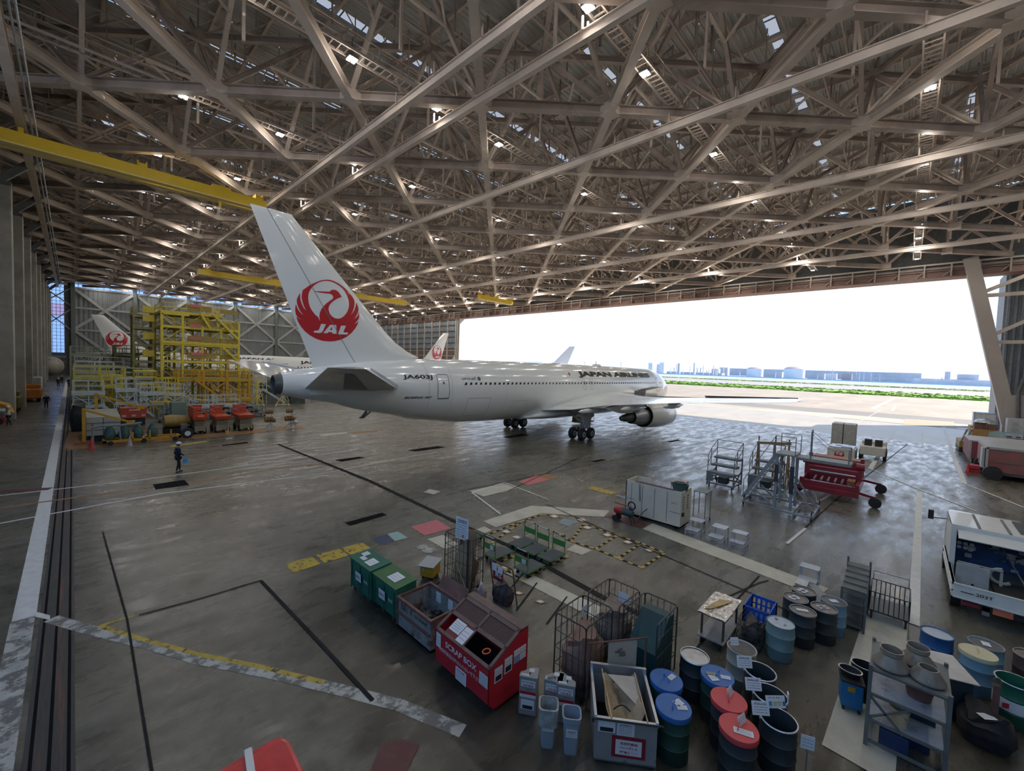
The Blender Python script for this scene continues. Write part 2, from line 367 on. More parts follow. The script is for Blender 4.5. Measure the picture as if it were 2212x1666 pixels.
for q in (((1205, 288), (1395, 212), (1505, 176), (1612, 192)), ((1395, 212), (1345, 250), (1230, 330)), ((1655, 320), (1725, 226)), ((1785, 360), (1900, 290)), ((1905, 410), (2030, 330)), ((2032, 460), (2152, 382)),
          ((1655, 320), (1785, 360), (1905, 410), (2032, 460)), ((1560, 262), (1655, 320)), ((1725, 226), (1900, 290), (2030, 330), (2152, 382)), ((1400, 527), (1640, 398)), ((1400, 527), (1255, 440), (1370, 392)), ((1640, 398), (1600, 380))):
    dash(z2(*q), .11, TPY)
for c in ((1310, 267), (1365, 297), (1565, 186), (1712, 205), (1740, 246), (1845, 285), (1955, 323), (2070, 366), (1305, 458), (1375, 594), (1490, 640)):
    q = z2((c[0]-32, c[1]-2), (c[0]+2, c[1]-11), (c[0]+36, c[1]+4), (c[0]+4, c[1]+13)); quad(q, POR)
    q = z2((c[0]-22, c[1]-1), (c[0]+2, c[1]-7), (c[0]+25, c[1]+3), (c[0]+3, c[1]+8)); quad(q, PW)
for q in ([(1121, 1256), (1150, 1262), (1108, 1244)],): pass
for w, *q in ((.3, (1880, 1013), (1932, 930)), (.16, (1993, 937), (1993, 966)), (.28, (2038, 918), (2060, 985), (2083, 1045)), (.14, (1880, 1013), (1985, 1058), (2110, 1105)), (.14, (2083, 1045), (2212, 1097)),
              (.26, (1986, 1064), (1980, 1200), (1973, 1350)), (.1, (1790, 960), (1850, 915), (1905, 885)), (.12, (1740, 1142), (1700, 1175)), (.1, (1020, 1065), (1090, 1043), (1185, 1080)), (.1, (1020, 1065), (1082, 1112))):
    line(q, w, PW)
for w, *q in ((.045, (222, 1150), (275, 1340), (330, 1680)), (.09, (563, 1255), (700, 1400), (805, 1515)), (.06, (300, 1330), (430, 1295), (563, 1255)), (.22, (600, 960), (800, 1040), (1010, 1140), (1100, 1180), (1300, 1290), (1420, 1345)),
              (.05, (880, 1300), (1050, 1200)), (.05, (1640, 1245), (1560, 1330), (1490, 1420)), (.06, (1180, 1090), (1350, 1165), (1640, 1290), (1800, 1370)), (.05, (1000, 1060), (1300, 1000), (1600, 940)), (.05, (1550, 1300), (1640, 1260), (1660, 1255)),
              (.05, (1130, 1240), (1080, 1300)), (.05, (1160, 1260), (1115, 1320)), (.05, (1225, 1290), (1180, 1350)), (.05, (1100, 1060), (1260, 985)), (.05, (1740, 1140), (1800, 1085), (1960, 960))):
    line(q, w, DRK)
# apron marks outside
for w, *q in ((.5, (1927, 888), (1935, 876)), (.9, (1885, 883), (1933, 860))): line(q, w, PW)
quad([(1950, 918), (1955, 905), (2060, 912), (2068, 925)], mat('apron_tan', (.42, .30, .22), .7))
line([(1800, 902), (2100, 930)], .35, ASPH); line([(1440, 868), (1780, 892)], .35, ASPH)

# ---- shell walls
CORR = mat('wall_sheet', (.24, .255, .26), .55, var=.08, scale=.4)
DSTEEL = mat('dark_steel', (.12, .125, .125), .6, var=.2, scale=2)
LSTEEL = mat('light_steel', (.42, .43, .42), .55, var=.12, scale=1)
CONC = mat('column_concrete', (.34, .335, .30), .8, var=.12, scale=.5, dirt=(.22, .215, .19), dscale=.3)
TRUSS = mat('truss_paint', (.64, .545, .47), .6, var=.16, scale=.5, dirt=(.36, .28, .22), dscale=.25, dlo=.55, dhi=.75)
TRUSSD = mat('truss_paint_brown', (.44, .365, .315), .6, var=.18, scale=.5, dirt=(.24, .17, .125), dscale=.3, dlo=.5, dhi=.75)
RUST = mat('header_rust', (.27, .17, .14), .65, var=.15, scale=.4, dirt=(.18, .10, .08), dscale=.25, stretch=(1, .3, 1))
DECK = mat('roof_sheet', (.54, .53, .51), .5, var=.12, scale=.3)
GLASSM = None
def corrugated(p0, p1, z0, z1, nrm, per=.6, dep=.12):
    p0, p1 = V(p0), V(p1); d = (p1-p0); n = int(d.length/per); d.normalize(); nrm = V(nrm)*dep; b = MB(); vs = []; fs = []
    for i in range(n+1):
        for t, o in ((0, 0), (.3, 0), (.5, 1), (.8, 1)):
            q = p0+d*(i+t)*per+nrm*o; vs += [q+V((0, 0, z0)), q+V((0, 0, z1))]
    for i in range(len(vs)//2-1): fs.append((2*i, 2*i+2, 2*i+3, 2*i+1))
    b.add(vs, fs); return b
ZB, ZT, ZD = 26.0, 33.0, 36.5
struct(corrugated((0, Y1, 0), (X1, Y1, 0), 0, 25.2, (0, -1, 0), 1.0, .12).build('wall_far', CORR))
struct(MB().b2(X0, -6.2, Y1-.1, Y1+.3, 0, ZD).b2(-6.2, 0, Y1, Y1+.3, 0, 6.4).b2(X0, X1, Y1, Y1+.3, 27.4, ZD).b2(-1.5, 0, Y1-.05, Y1+.3, 6.4, 27.4).build('wall_far_frame', DSTEEL))
b = MB()
for i in range(8):
    x = .2+13.37*i
    struct(MB().b2(x-.45, x+.45, Y1-1.0, Y1-.25, 0, 27.4).build('column', mat('column_green', (.16, .18, .175), .6)))
    for z in (25.3, 19.6, 13.2, 6.6): struct(MB().bar((x, Y1-.5, z), (x+13.37, Y1-.5, z), .25, .5).build('beam', LSTEEL))
    for za, zb in ((25.3, 13.2), (13.2, 1.0)):
        struct(MB().bar((x, Y1-.6, za), (x+13.37, Y1-.6, zb), .18, .75).bar((x, Y1-.6, zb), (x+13.37, Y1-.6, za), .18, .75).b2(x+6.1, x+7.3, Y1-.75, Y1-.45, (za+zb)/2-.5, (za+zb)/2+.5).build('beam', LSTEEL))
gl = bpy.data.materials.new('pane_glass'); gl.use_nodes = True
_n = gl.node_tree; _n.nodes.clear(); _o = _n.nodes.new('ShaderNodeOutputMaterial'); _m = _n.nodes.new('ShaderNodeMixShader'); _t = _n.nodes.new('ShaderNodeBsdfTransparent'); _g = _n.nodes.new('ShaderNodeBsdfTranslucent'); _g.inputs[0].default_value = (.75, .85, 1, 1); _t.inputs[0].default_value = (.62, .78, 1, 1)
_m.inputs[0].default_value = .3; _n.links.new(_t.outputs[0], _m.inputs[1]); _n.links.new(_g.outputs[0], _m.inputs[2]); _n.links.new(_m.outputs[0], _o.inputs[0])
tl = bpy.data.materials.new('skylight_sheet'); tl.use_nodes = True
_n = tl.node_tree; _n.nodes.clear(); _o = _n.nodes.new('ShaderNodeOutputMaterial'); _g = _n.nodes.new('ShaderNodeBsdfTranslucent'); _g.inputs[0].default_value = (.42, .44, .46, 1); _n.links.new(_g.outputs[0], _o.inputs[0])
w1 = struct(MB().b2(-6.2, -1.5, Y1+.1, Y1+.14, 6.4, 27.4).build('window_1', gl))
b = MB()
for i in range(7): b.b2(-6.2+i*.78-.04, -6.2+i*.78+.04, Y1-.02, Y1+.2, 6.4, 27.4)
for i in range(22): b.b2(-6.2, -1.5, Y1-.02, Y1+.2, 6.4+i*.98-.04, 6.4+i*.98+.04)
b.build('window_frame', LSTEEL, w1)
struct(MB().bar((-6, Y1-.5, 25), (-.2, Y1-.5, 20), .15, .3).bar((-6, Y1-.5, 20), (-.2, Y1-.5, 25), .15, .3).bar((-6, Y1-.5, 13), (-.2, Y1-.5, 19), .15, .3).bar((-6, Y1-.5, 19), (-.2, Y1-.5, 13), .15, .3).build('beam', LSTEEL))
w2 = struct(MB().b2(0, X1, Y1+.1, Y1+.14, 25.6, 27.4).build('window_2', gl))
b = MB()
for i in range(72): b.b2(i*1.33-.06, i*1.33+.06, Y1-.02, Y1+.2, 25.6, 27.4)
b.b2(0, X1, Y1-.02, Y1+.2, 26.4, 26.55).b2(0, X1, Y1-.1, Y1+.2, 25.2, 25.6).build('window_frame', DSTEEL, w2)
struct(MB().b2(-5.8, -1.2, Y1-.12, Y1+.1, 4.9, 5.6).b2(-5.8, -1.2, Y1-.12, Y1+.1, 3.7, 4.0).build('trim_1', mat('wall_bluegrey', (.25, .32, .36), .6)))
# red building beyond the far window
MBR = MB().b2(-16, 4, Y1+60, Y1+62, 0, 32).build('wall_outside', mat('outside_blue', (.45, .55, .72), .6)); struct(MBR)
struct(MB().b2(-16, 4, Y1+59.7, Y1+60, 20.6, 25.0).build('wall_outside_band', mat('outside_red', (.62, .16, .2), .6)))
# back wall (behind the walkway)
struct(corrugated((X0, 44.0, 0), (X0, Y1, 0), 0, ZD, (1, 0, 0), .9, .2).build('wall_back', mat('wall_back_sheet', (.16, .17, .165), .6)))
struct(MB().b2(X0-.2, X0, Y0, 44.0, 0, 9).b2(X0-.2, X0, Y0, 44.0, 25.5, ZD).build('wall_back', MATS['wall_back_sheet']))  # unseen stretch: open band added so outside light fills the roof
for z in range(3, 34, 4): struct(MB().b2(X0+.2, X0+.6, 30, Y1, z-.15, z+.15).build('beam', DSTEEL))
for i in range(9):
    y = 63.0+13.34*i
    struct(MB().b2(-6.0, -3.9, y, y+1.3, 0, 22.5).build('column', CONC, bevel=.06))
    struct(MB().b2(-6.6, -3.9, y+.1, y+1.2, 22.5, 22.9).bar((-5, y+.6, 22.6), (-2, y+.6, 26), .5, .6).bar((-5, y+.6, 22.6), (-8.5, y+.6, 26), .5, .6).build('beam', DSTEEL))
    struct(MB().b2(-8.6, -7.2, y+3, y+4.2, 0, 26).build('column', DSTEEL))
    struct(MB().bar((-8.2, y+1, 8), (-8.2, y+13, 14), .3).bar((-8.2, y+1, 14), (-8.2, y+13, 8), .3).bar((-8.2, y, 14.2), (-8.2, y+13.3, 14.2), .3).bar((-8.2, y, 7.8), (-8.2, y+13.3, 7.8), .3).build('beam', DSTEEL))
# pipe and ladder on the near column
tag(MB().tube((-7.3, 60, 0), (-7.3, 60, 25), .22, 10).build('drain_pipe', mat('pale_pipe', (.5, .52, .55), .4), smooth=True), 'pale vertical drain pipe beside the first concrete column', 'pipe')
lad = thing('wall_ladder', 'steel caged ladder beside the pale pipe on the back wall', 'ladder', (-7.6, 61.2, 0))
for s in (-.3, .3): MB().tube((0, s, 0), (0, s, 22), .05).build('rail', LSTEEL, lad)
b = MB()
for k in range(60): b.tube((0, -.3, .4+k*.36), (0, .3, .4+k*.36), .03, 4)
b.build('ladder_rungs', LSTEEL, lad)  # the ladder's separate rungs
# near end wall, outside the picture: solid from floor to roof
struct(MB().b2(X0, X1, Y0-.3, Y0, 0, 26).b2(X0, X1, Y0-.3, Y0, 25.5, ZD).build('wall_near', mat('wall_near_sheet', (.3, .31, .31), .6)))
# door wall: sliding leaves at the far end, header, guide rails
w3 = struct(MB().b2(X1, X1+.5, 118.3, Y1, 0, 23.6).build('door_1', mat('door_sheet', (.20, .17, .16), .6, dirt=(.13, .1, .09), dscale=.3)))
fr = MB()
for i in range(13):
    y = 118.4+i*4.84; fr.b2(X1-.35, X1, y-.25, y+.25, 0, 23.6)
for z in (1, 3.3, 5.6, 7.9, 10.2, 12.2, 23.4): fr.b2(X1-.25, X1, 118.3, Y1, z-.12, z+.12)
fr.build('door_frame', TRUSS, w3)
for i in range(12):
    y = 118.4+i*4.84
    p = MB().b2(X1-.06, X1-.03, y+.35, y+4.5, 12.8, 22.8).build('pane', mat('door_pane', (.34, .42, .52), .2, var=.3, scale=1.5, spec=.8), w3)
    g = MB()
    for k in range(5): g.b2(X1-.12, X1-.02, y+.25, y+4.6, 12.4+k*2.1, 13.0+k*2.1)
    for k in range(1, 5): g.b2(X1-.1, X1-.02, y+.25+k*.86, y+.4+k*.86, 12.4, 22.8)
    g.build('glazing_bar', DSTEEL, w3)
struct(MB().b2(X1+.5, X1+1.6, 116.2, 118.3, 0, 23.6).b2(X1-.3, X1+.5, 116.2, 116.6, 0, 23.6).b2(X1-.3, X1+.5, 117.2, 117.6, 0, 23.6).b2(X1-.4, X1+.5, 118.1, 118.4, 0, 23.6).build('door_2', mat('door_edge', (.62, .61, .60), .5)))
h = struct(MB().b2(X1-.2, X1+1.8, Y0, Y1, 23.5, 24.55).build('header_beam', RUST))
struct(MB().b2(X1-.8, X1+2.0, Y0, Y1, 23.42, 23.56).b2(X1-.5, X1-.2, Y0, Y1, 24.5, 24.7).build('header_beam', RUST))
struct(MB().b2(X1+.3, X1+.6, Y0, Y1, 24.5, ZD).build('wall_front', DSTEEL))
struct(MB().b2(X1-.6, X1+.6, Y0, Y1, 25.5, 25.75).b2(X1-.6, X1-.3, Y0, Y1, 25.0, 25.08).b2(X1-.6, X1-.3, Y0, Y1, 24.85, 24.9).build('header_beam', TRUSS))
b = MB()
for i in range(64):
    y = Y0+i*3.0; b.b2(X1-.75, X1-.3, y-.1, y+.1, 23.55, 25.5).bar((X1-.5, y, 24.6), (X1-.5, y+.9, 23.7), .12)
struct(b.build('trim_2', TRUSSD))
# right jamb: door leaves parked outside, leaning steel column with braces
struct(corrugated((X1+2.2, -10.0, 0), (X1+2.2, -19.0, 0), 0, 24, (-1, 0, 0), .7, .25).build('door_3', mat('door_leaf_grey', (.22, .24, .25), .6)))
struct(MB().b2(X1+2.3, X1+9, -10.3, -10.0, 0, 24).b2(X1-1, X1+.3, Y0, -12.4, 0, ZD).build('wall_right_end', mat('door_leaf_grey', (.22, .24, .25))))
lc = V((X1-.8, -5.9, 26.0)); lf = V((X1-.8, -11.4, 0))
struct(MB().bar(lc, lf, 1.55, 1.5, up=(1, 0, 0)).b2(X1-1.8, X1+.2, -12.6, -10.4, 0, 5.5).build('leaning_column', mat('column_beige', (.44, .39, .35), .6, var=.08, scale=.3)))
for z, zz in ((20.5, 25), (20.2, 20.2), (14, 19), (13.2, 13.2)):
    k = (26-z)/26; p = lc.lerp(lf, k)
    struct(MB().bar(p, (X1-.8, -16, zz), .55, .5).build('beam_brace', TRUSS))
tag(MB().path([(X1-2.2, -11.9, .0), (X1-2.2, -11.6, 6), (X1-2.2, -12.6, 11), (X1-2.2, -12.6, 24)], .22, 8).build('drain_pipe', DSTEEL, smooth=True), 'dark drain pipe running down the leaning column at the door', 'pipe')

# ---- roof: diagonal two-layer grid of steel
S0, D0, G = 44.2, 43.0, 13.34
def node(k, m): return ((S0+k*G)-(D0+m*G))/2, ((S0+k*G)+(D0+m*G))/2
def clip(p, d):
    t0, t1 = -1e9, 1e9
    for i, (a, c) in enumerate(((X0+.8, X1-.6), (Y0+.3, Y1-1))):
        u, w = (a-p[i])/d[i], (c-p[i])/d[i]; t0, t1 = max(t0, min(u, w)), min(t1, max(u, w))
    return t0, t1
def chord(c0, sgn, z, w, h, name, m):
    if sgn > 0: p, d = (c0/2, c0/2), (1, -1)
    else: p, d = (-c0/2, c0/2), (1, 1)
    t0, t1 = clip(p, d)
    if t1-t0 < 3: return None
    return MB().hb((p[0]+d[0]*t0, p[1]+d[1]*t0, z), (p[0]+d[0]*t1, p[1]+d[1]*t1, z), w, h, .05)
inb = lambda x, y: X0+.5 < x < X1-.3 and Y0+.3 < y < Y1-.5
for k in range(-8, 18):
    for sg, c0 in ((1, S0+k*G), (-1, D0+k*G)):
        c = chord(c0, sg, ZB, .55, .6, '', None)
        if c: struct(c.build('roof_beam', TRUSS if sg < 0 else TRUSSD))
        c = chord(c0+G/2, sg, ZT, .38, .42, '', None)
        if c: struct(c.build('roof_beam', TRUSSD))
rr_ = random.Random(3)
for k in range(-8, 18):
    b = MB(); b2 = MB()
    for m in range(-14, 18):
        x, y = node(k+.5, m+.5)
        if not inb(x, y): continue
        b.b2(x-.5, x+.5, y-.5, y+.5, ZT-.3, ZT+.25)
        for j, (dx, dy) in enumerate(((G/2, 0), (-G/2, 0), (0, G/2), (0, -G/2))):
            if inb(x+dx, y+dy): (b if j < 2 else b2).hb((x, y, ZT), (x+dx, y+dy, ZB+.2), .27, .3, .04)
        if inb(x, y+G/2): b2.b2(x-.55, x+.55, y+G/2-.55, y+G/2+.55, ZB-.34, ZB+.4)
        # posts and light bracing up to the purlins, hangers down to the walkways
        for dx in (-3.3, 0, 3.3):
            for dy in (-3.3, 0, 3.3):
                if inb(x+dx, y+dy): b.bar((x+dx, y+dy, ZT-.2 if dx*dy == 0 else 34), (x+dx, y+dy, ZD-.2), .1)
        if inb(x+G/2, y) and inb(x, y): b2.bar((x, y, ZB+.1), (x, y, ZT), .16); b2.bar((x-3.3, y, (ZT+ZB)/2), (x+3.3, y, (ZT+ZB)/2), .2); b2.bar((x-3.3, y, (ZT+ZB)/2), (x, y+3.3, (ZT+ZB)/2), .14); b2.bar((x+3.3, y, (ZT+ZB)/2), (x, y-3.3, (ZT+ZB)/2), .14)
        if inb(x+G/2, y): b.bar((x, y, ZT), (x+G/4, y, ZD-.3), .16)
        if inb(x, y+G/2): b.bar((x, y, ZT), (x, y+G/4, ZD-.3), .16)
    if b.v: struct(b.build('roof_beam', TRUSSD))
    if b2.v: struct(b2.build('roof_beam', TRUSS))
i = 0
x = X0+1
while x < X1:
    struct(MB().hb((x, Y0, ZD-.35), (x, Y1-.5, ZD-.35), .22, .4, .03).build('roof_purlin', TRUSS)); x += 3.335
for q in range(58):
    y = Y0+1.2+q*3.335
    if y > Y1-1: break
    b = MB(); b.bar((X0+1, y, 34.3), (X1-.6, y, 34.3), .12, .14); x = X0+1; s_ = 0
    while x < X1-2.3: b.bar((x, y, 34.3 if s_ else 36.1), (x+1.667, y, 36.1 if s_ else 34.3), .07); x += 1.667; s_ = 1-s_
    struct(b.build('roof_joist', TRUSS))
for q in range(28):
    y = Y0+2.0+q*6.67
    if y > Y1-1: break
    b = MB(); b.bar((X0+1, y, 30.2), (X1-.6, y, 30.2), .12, .16); x = X0+1
    while x < X1-2.3: b.bar((x, y, 30.2), (x, y, 33.9), .07); x += 3.335
    struct(b.build('roof_joist', TRUSSD))
ys = [-16+.001]+[s for j in range(15) for s in (-3.35+j*G-.4, -3.35+j*G+.4)]+[Y1]
for j in range(0, len(ys), 2):
    a, c = ys[j], ys[j+1]
    if c > a+.5:
        b = MB(); n = max(2, int((c-a)/.5)); st = (c-a)/n; vs = []
        for q in range(n):
            for t, o in ((0, 0), (.35, 0), (.5, .1), (.85, .1)): vs += [(X0, a+(q+t)*st, ZD+o), (X1, a+(q+t)*st, ZD+o)]
        vs += [(X0, c, ZD), (X1, c, ZD)]
        b.add(vs, [(2*q, 2*q+1, 2*q+3, 2*q+2) for q in range(len(vs)//2-1)])
        struct(b.build('ceiling', DECK))
for j in range(14):
    y = -3.35+j*G
    if y > Y1-1: break
    for x0 in range(2, 90, 30):
        s = struct(MB().b2(x0, x0+24, y-.4, y+.4, ZD+.05, ZD+.07).build('window_%d' % (3+j), tl))
        b = MB()
        for q in range(13): b.b2(x0+q*2-.04, x0+q*2+.04, y-.4, y+.4, ZD-.05, ZD+.04)
        b.build('window_frame', DSTEEL, s)
        struct(MB().b2(x0+24, min(x0+30, X1), y-.66, y+.66, ZD+.02, ZD+.06).build('ceiling', DECK))
    struct(MB().b2(X0, 2, y-.66, y+.66, ZD+.02, ZD+.06).build('ceiling', DECK))

# ---- walkways between the trusses, one object each
for j in range(-1, 14):
    y = j*G
    b = MB()
    for s in (-.42, .42):
        b.bar((X0+1, y+s, ZB+.45), (X1-2, y+s, ZB+.45), .09, .16); b.bar((X0+1, y+s, ZB+1.5), (X1-2, y+s, ZB+1.5), .05)
    t = bpy.data.objects.new('roof_walkway', None); COL.objects.link(t); struct(t)
    b.build('rail', TRUSS, t)
    q = MB(); x = X0+1
    while x < X1-2:
        q.bar((x, y-.42, ZB+.45), (x, y+.42, ZB+.45), .07); x += .5
    q.build('walkway_rungs', TRUSSD, t)  # separate rungs across the walkway
    q = MB(); x = X0+1
    while x < X1-2:
        for s in (-.42, .42): q.bar((x, y+s, ZB+.4), (x, y+s, ZB+(1.5 if (x*10) % 3 else 4)), .05)
        x += 2.2
    q.build('hanger_posts', TRUSSD, t)  # separate handrail posts and hangers

# ---- lamps
LENS = mat('lamp_lens', (.9, .92, .95), .3, emit=(.95, .98, 1), estr=3.5)
lamp = thing('ceiling_lamp', 'small white square roof lamp shining beside a roof walkway', 'lamp', (5.8, -13.34, ZB+.05), 0, 'roof lamps')
MB().b2(-.3, .3, -.3, .3, .06, .2).tube((0, 0, .2), (0, 0, 1.4), .03).build('housing', DSTEEL, lamp)
b = MB()
for sx_ in (-.15, .15):
    for sy_ in (-.15, .15): b.b2(sx_-.11, sx_+.11, sy_-.11, sy_+.11, 0, .058)
b.build('lens', LENS, lamp)
pl = bpy.data.lights.new('lamp_light', 'POINT'); pl.energy = 80; pl.shadow_soft_size = .3; pl.color = (1, .95, .88)
ql = bpy.data.lights.new('lamp_beam', 'AREA'); ql.shape = 'SQUARE'; ql.size = .5; ql.energy = 80; ql.color = (1, .97, .90)
qo = bpy.data.objects.new('lamp_beam', ql); COL.objects.link(qo); qo.parent = lamp; qo.location = (0, 0, -.02)
po = bpy.data.objects.new('lamp_light', pl); COL.objects.link(po); po.parent = lamp; po.location = (0, 0, -.45)
tr = mk_tree(lamp)
for j in range(-1, 14):
    for i in range(14):
        if i == 0 and j == -1: continue
        dup(lamp, (5.8+6.55*i, j*G, ZB+.05), tree=tr)

# ---- crane rails and yellow bridge cranes
HANG = MB().bar((-.25, 0, 25.2), (-.25, 0, 25.9), .09).bar((.25, 0, 25.2), (.25, 0, 25.9), .09).bar((-.3, 0, 25.3), (.3, 0, 25.3), .08).mesh('hanger', TRUSSD)
for x, l in ((16.0, 'runway beam that the near yellow crane ends at, beside its twin'), (19.2, 'runway beam paired with the one at the near yellow crane end'), (30.4, 'single runway beam next after the close pair'), (47.6, 'runway beam midway between the pair and the door header'), (62.6, 'runway beam second from the door header'), (79, 'runway beam closest to the door header')):
    t = thing('crane_rail', 'steel crane '+l, 'crane rail', group='crane runway beams')
    MB().hb((x, Y0+1, 25.0), (x, Y1-1, 25.0), .34, .55, .05).build('beam', TRUSS, t)
    y = Y0+3
    while y < Y1-2: o = bpy.data.objects.new('hanger', HANG); COL.objects.link(o); o.parent = t; o.location = (x, y, 0); y += 4.45
t = thing('crane_rail', 'steel runway beam with cable pipes high along the back wall', 'crane rail', (0, 0, 0))
MB().hb((-2.7, Y0+1, 25.0), (-2.7, Y1-2, 25.0), .5, .6, .06).build('beam', TRUSS, t)
for dx in (.55, .8): MB().tube((-2.7+dx, Y0+1, 25.0), (-2.7+dx, Y1-2, 25.0), .06, 6).build('pipe', mat('pale_pipe', (.5, .52, .55)), t, smooth=True)
CY = mat('crane_yellow', (.72, .48, .02), .45, var=.06, scale=.6)
CYL = mat('crane_yellow_light', (.74, .60, .22), .45, var=.06)
def crane(p, q, dz, gap, label, trolley=.35):
    p, q = V(p), V(q); t = thing('overhead_crane', label, 'crane', (0, 0, 0)); d = (q-p).normalized(); s = V((-d.y, d.x, 0))*gap
    for sg in (-1, 1):
        MB().bar(p+s*sg, q+s*sg, .5, .95).build('bridge_beam', CY, t)
        MB().bar(p+s*sg-V((0, 0, .55)), q+s*sg-V((0, 0, .55)), .75, .12).build('flange', CYL, t)
    n = max(2, int((q-p).length/14))
    for k in range(n+1):
        c = p.lerp(q, min(.97, max(.03, k/n)))
        MB().bar(c-s*1.4+V((0, 0, .62)), c+s*1.4+V((0, 0, .62)), .5, .3).box(c+V((.3, 0, .75)), (.12, gap*2.4, .5)).box(c-V((.3, 0, -.75)), (.12, gap*2.4, .5)).build('end_truck', CY, t)
    for rx in (-2.7, 16.0, 19.2, 30.4, 47.6, 62.6, 79):
        if min(p.x, q.x) < rx < max(p.x, q.x): MB().bar((rx, p.y, 23.9), (rx, p.y, 24.74), .3, .3).build('hanger', CY, t)
    c = p.lerp(q, trolley)
    MB().box(c+V((0, 0, .5)), (1.6, gap*2+.4, .5)).tube(c+V((0, 0, -.2)), c+V((0, 0, -1.2)), .12, 8).build('hoist', CY, t)
    return t
a, c = at(-40, 292, 23.6), at(577, 443, 23.6); yy = (a.y+c.y)/2; crane((-5.6, yy, 23.6), (c.x, yy, 23.6), 0, .55, 'near yellow bridge crane whose end meets the tail fin tip', .8)
a, c = at(425, 588, 23.6), at(880, 655, 23.6); yy = (a.y+c.y)/2; crane((a.x, yy, 23.6), (c.x, yy, 23.6), 0, .6, 'far yellow bridge crane passing behind the large tail fin', .3)
a, c = at(1035, 641, 24), at(1122, 653, 24); t = crane((a.x, a.y, 24), (c.x, a.y, 24), 0, .3, 'short yellow jib crane high beside the door header', .2)
# far shore
HZ = mat('far_building', (.62, .66, .72), .8, var=.1, scale=.02); HZ2 = mat('far_building_grey', (.47, .52, .59), .8, var=.1, scale=.02); HZW = mat('far_tank', (.60, .66, .72), .7); HZR = mat('far_roof', (.50, .38, .38), .8)  # pale blue-grey tones put the distance haze into the colours
XS = 1625.0
FB = [0]
def far_box(x0, x1, ytop, m, label, cat, dep=30, name='far_building', X=None, win=False):
    FB[0] += 1; X = XS+FB[0]*(70 if name == 'far_building' else 8) if X is None else X
    p, q = atX(x0, 800, X), atX(x1, 800, X); z = max(3, atX((x0+x1)/2, ytop, X).z)
    o = MB().b2(X, X+dep, min(p.y, q.y), max(p.y, q.y), 0, z).build(name, m); return tag(o, label, cat, 'industrial buildings on the far shore')
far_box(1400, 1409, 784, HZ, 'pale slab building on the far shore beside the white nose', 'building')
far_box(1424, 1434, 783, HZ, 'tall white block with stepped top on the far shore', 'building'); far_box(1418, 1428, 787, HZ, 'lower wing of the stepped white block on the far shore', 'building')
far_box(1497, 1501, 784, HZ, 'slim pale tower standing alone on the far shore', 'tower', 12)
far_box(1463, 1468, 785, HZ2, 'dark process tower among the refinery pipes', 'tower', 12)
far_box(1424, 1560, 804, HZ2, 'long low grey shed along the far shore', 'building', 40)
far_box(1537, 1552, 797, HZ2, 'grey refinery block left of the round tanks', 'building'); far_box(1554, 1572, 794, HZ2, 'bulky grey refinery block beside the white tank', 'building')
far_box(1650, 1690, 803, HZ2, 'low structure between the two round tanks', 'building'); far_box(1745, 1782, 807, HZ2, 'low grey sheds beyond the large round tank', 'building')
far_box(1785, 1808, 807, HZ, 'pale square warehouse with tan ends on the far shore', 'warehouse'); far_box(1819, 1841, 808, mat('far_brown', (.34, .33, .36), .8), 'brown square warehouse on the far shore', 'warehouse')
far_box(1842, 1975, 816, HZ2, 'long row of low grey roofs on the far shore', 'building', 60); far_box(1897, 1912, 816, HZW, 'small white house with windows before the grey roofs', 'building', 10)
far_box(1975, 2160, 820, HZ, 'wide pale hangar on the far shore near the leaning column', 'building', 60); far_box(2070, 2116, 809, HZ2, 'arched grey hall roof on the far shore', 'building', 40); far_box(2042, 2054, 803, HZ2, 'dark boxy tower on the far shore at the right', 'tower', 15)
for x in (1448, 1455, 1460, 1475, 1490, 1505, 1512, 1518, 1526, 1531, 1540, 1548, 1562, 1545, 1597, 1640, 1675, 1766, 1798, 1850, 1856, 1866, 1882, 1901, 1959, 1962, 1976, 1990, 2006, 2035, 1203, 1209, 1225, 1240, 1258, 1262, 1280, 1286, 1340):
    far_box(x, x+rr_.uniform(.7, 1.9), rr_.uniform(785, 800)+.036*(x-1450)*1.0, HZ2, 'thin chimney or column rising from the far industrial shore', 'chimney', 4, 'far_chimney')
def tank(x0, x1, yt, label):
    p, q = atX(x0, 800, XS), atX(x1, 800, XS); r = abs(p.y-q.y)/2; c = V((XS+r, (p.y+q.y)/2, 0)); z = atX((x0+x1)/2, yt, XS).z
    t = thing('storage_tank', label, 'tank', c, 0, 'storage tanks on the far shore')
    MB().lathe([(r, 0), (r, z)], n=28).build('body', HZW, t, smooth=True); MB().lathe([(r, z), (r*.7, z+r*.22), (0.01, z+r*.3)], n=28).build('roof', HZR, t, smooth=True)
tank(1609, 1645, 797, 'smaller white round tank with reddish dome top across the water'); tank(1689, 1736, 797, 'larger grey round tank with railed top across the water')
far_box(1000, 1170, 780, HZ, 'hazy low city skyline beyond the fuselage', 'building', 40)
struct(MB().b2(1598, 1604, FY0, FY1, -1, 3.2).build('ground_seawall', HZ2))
far_box(1575, 1990, 801, HZ2, 'elevated road crossing behind the tanks', 'viaduct', 6, 'far_viaduct', XS+3400)
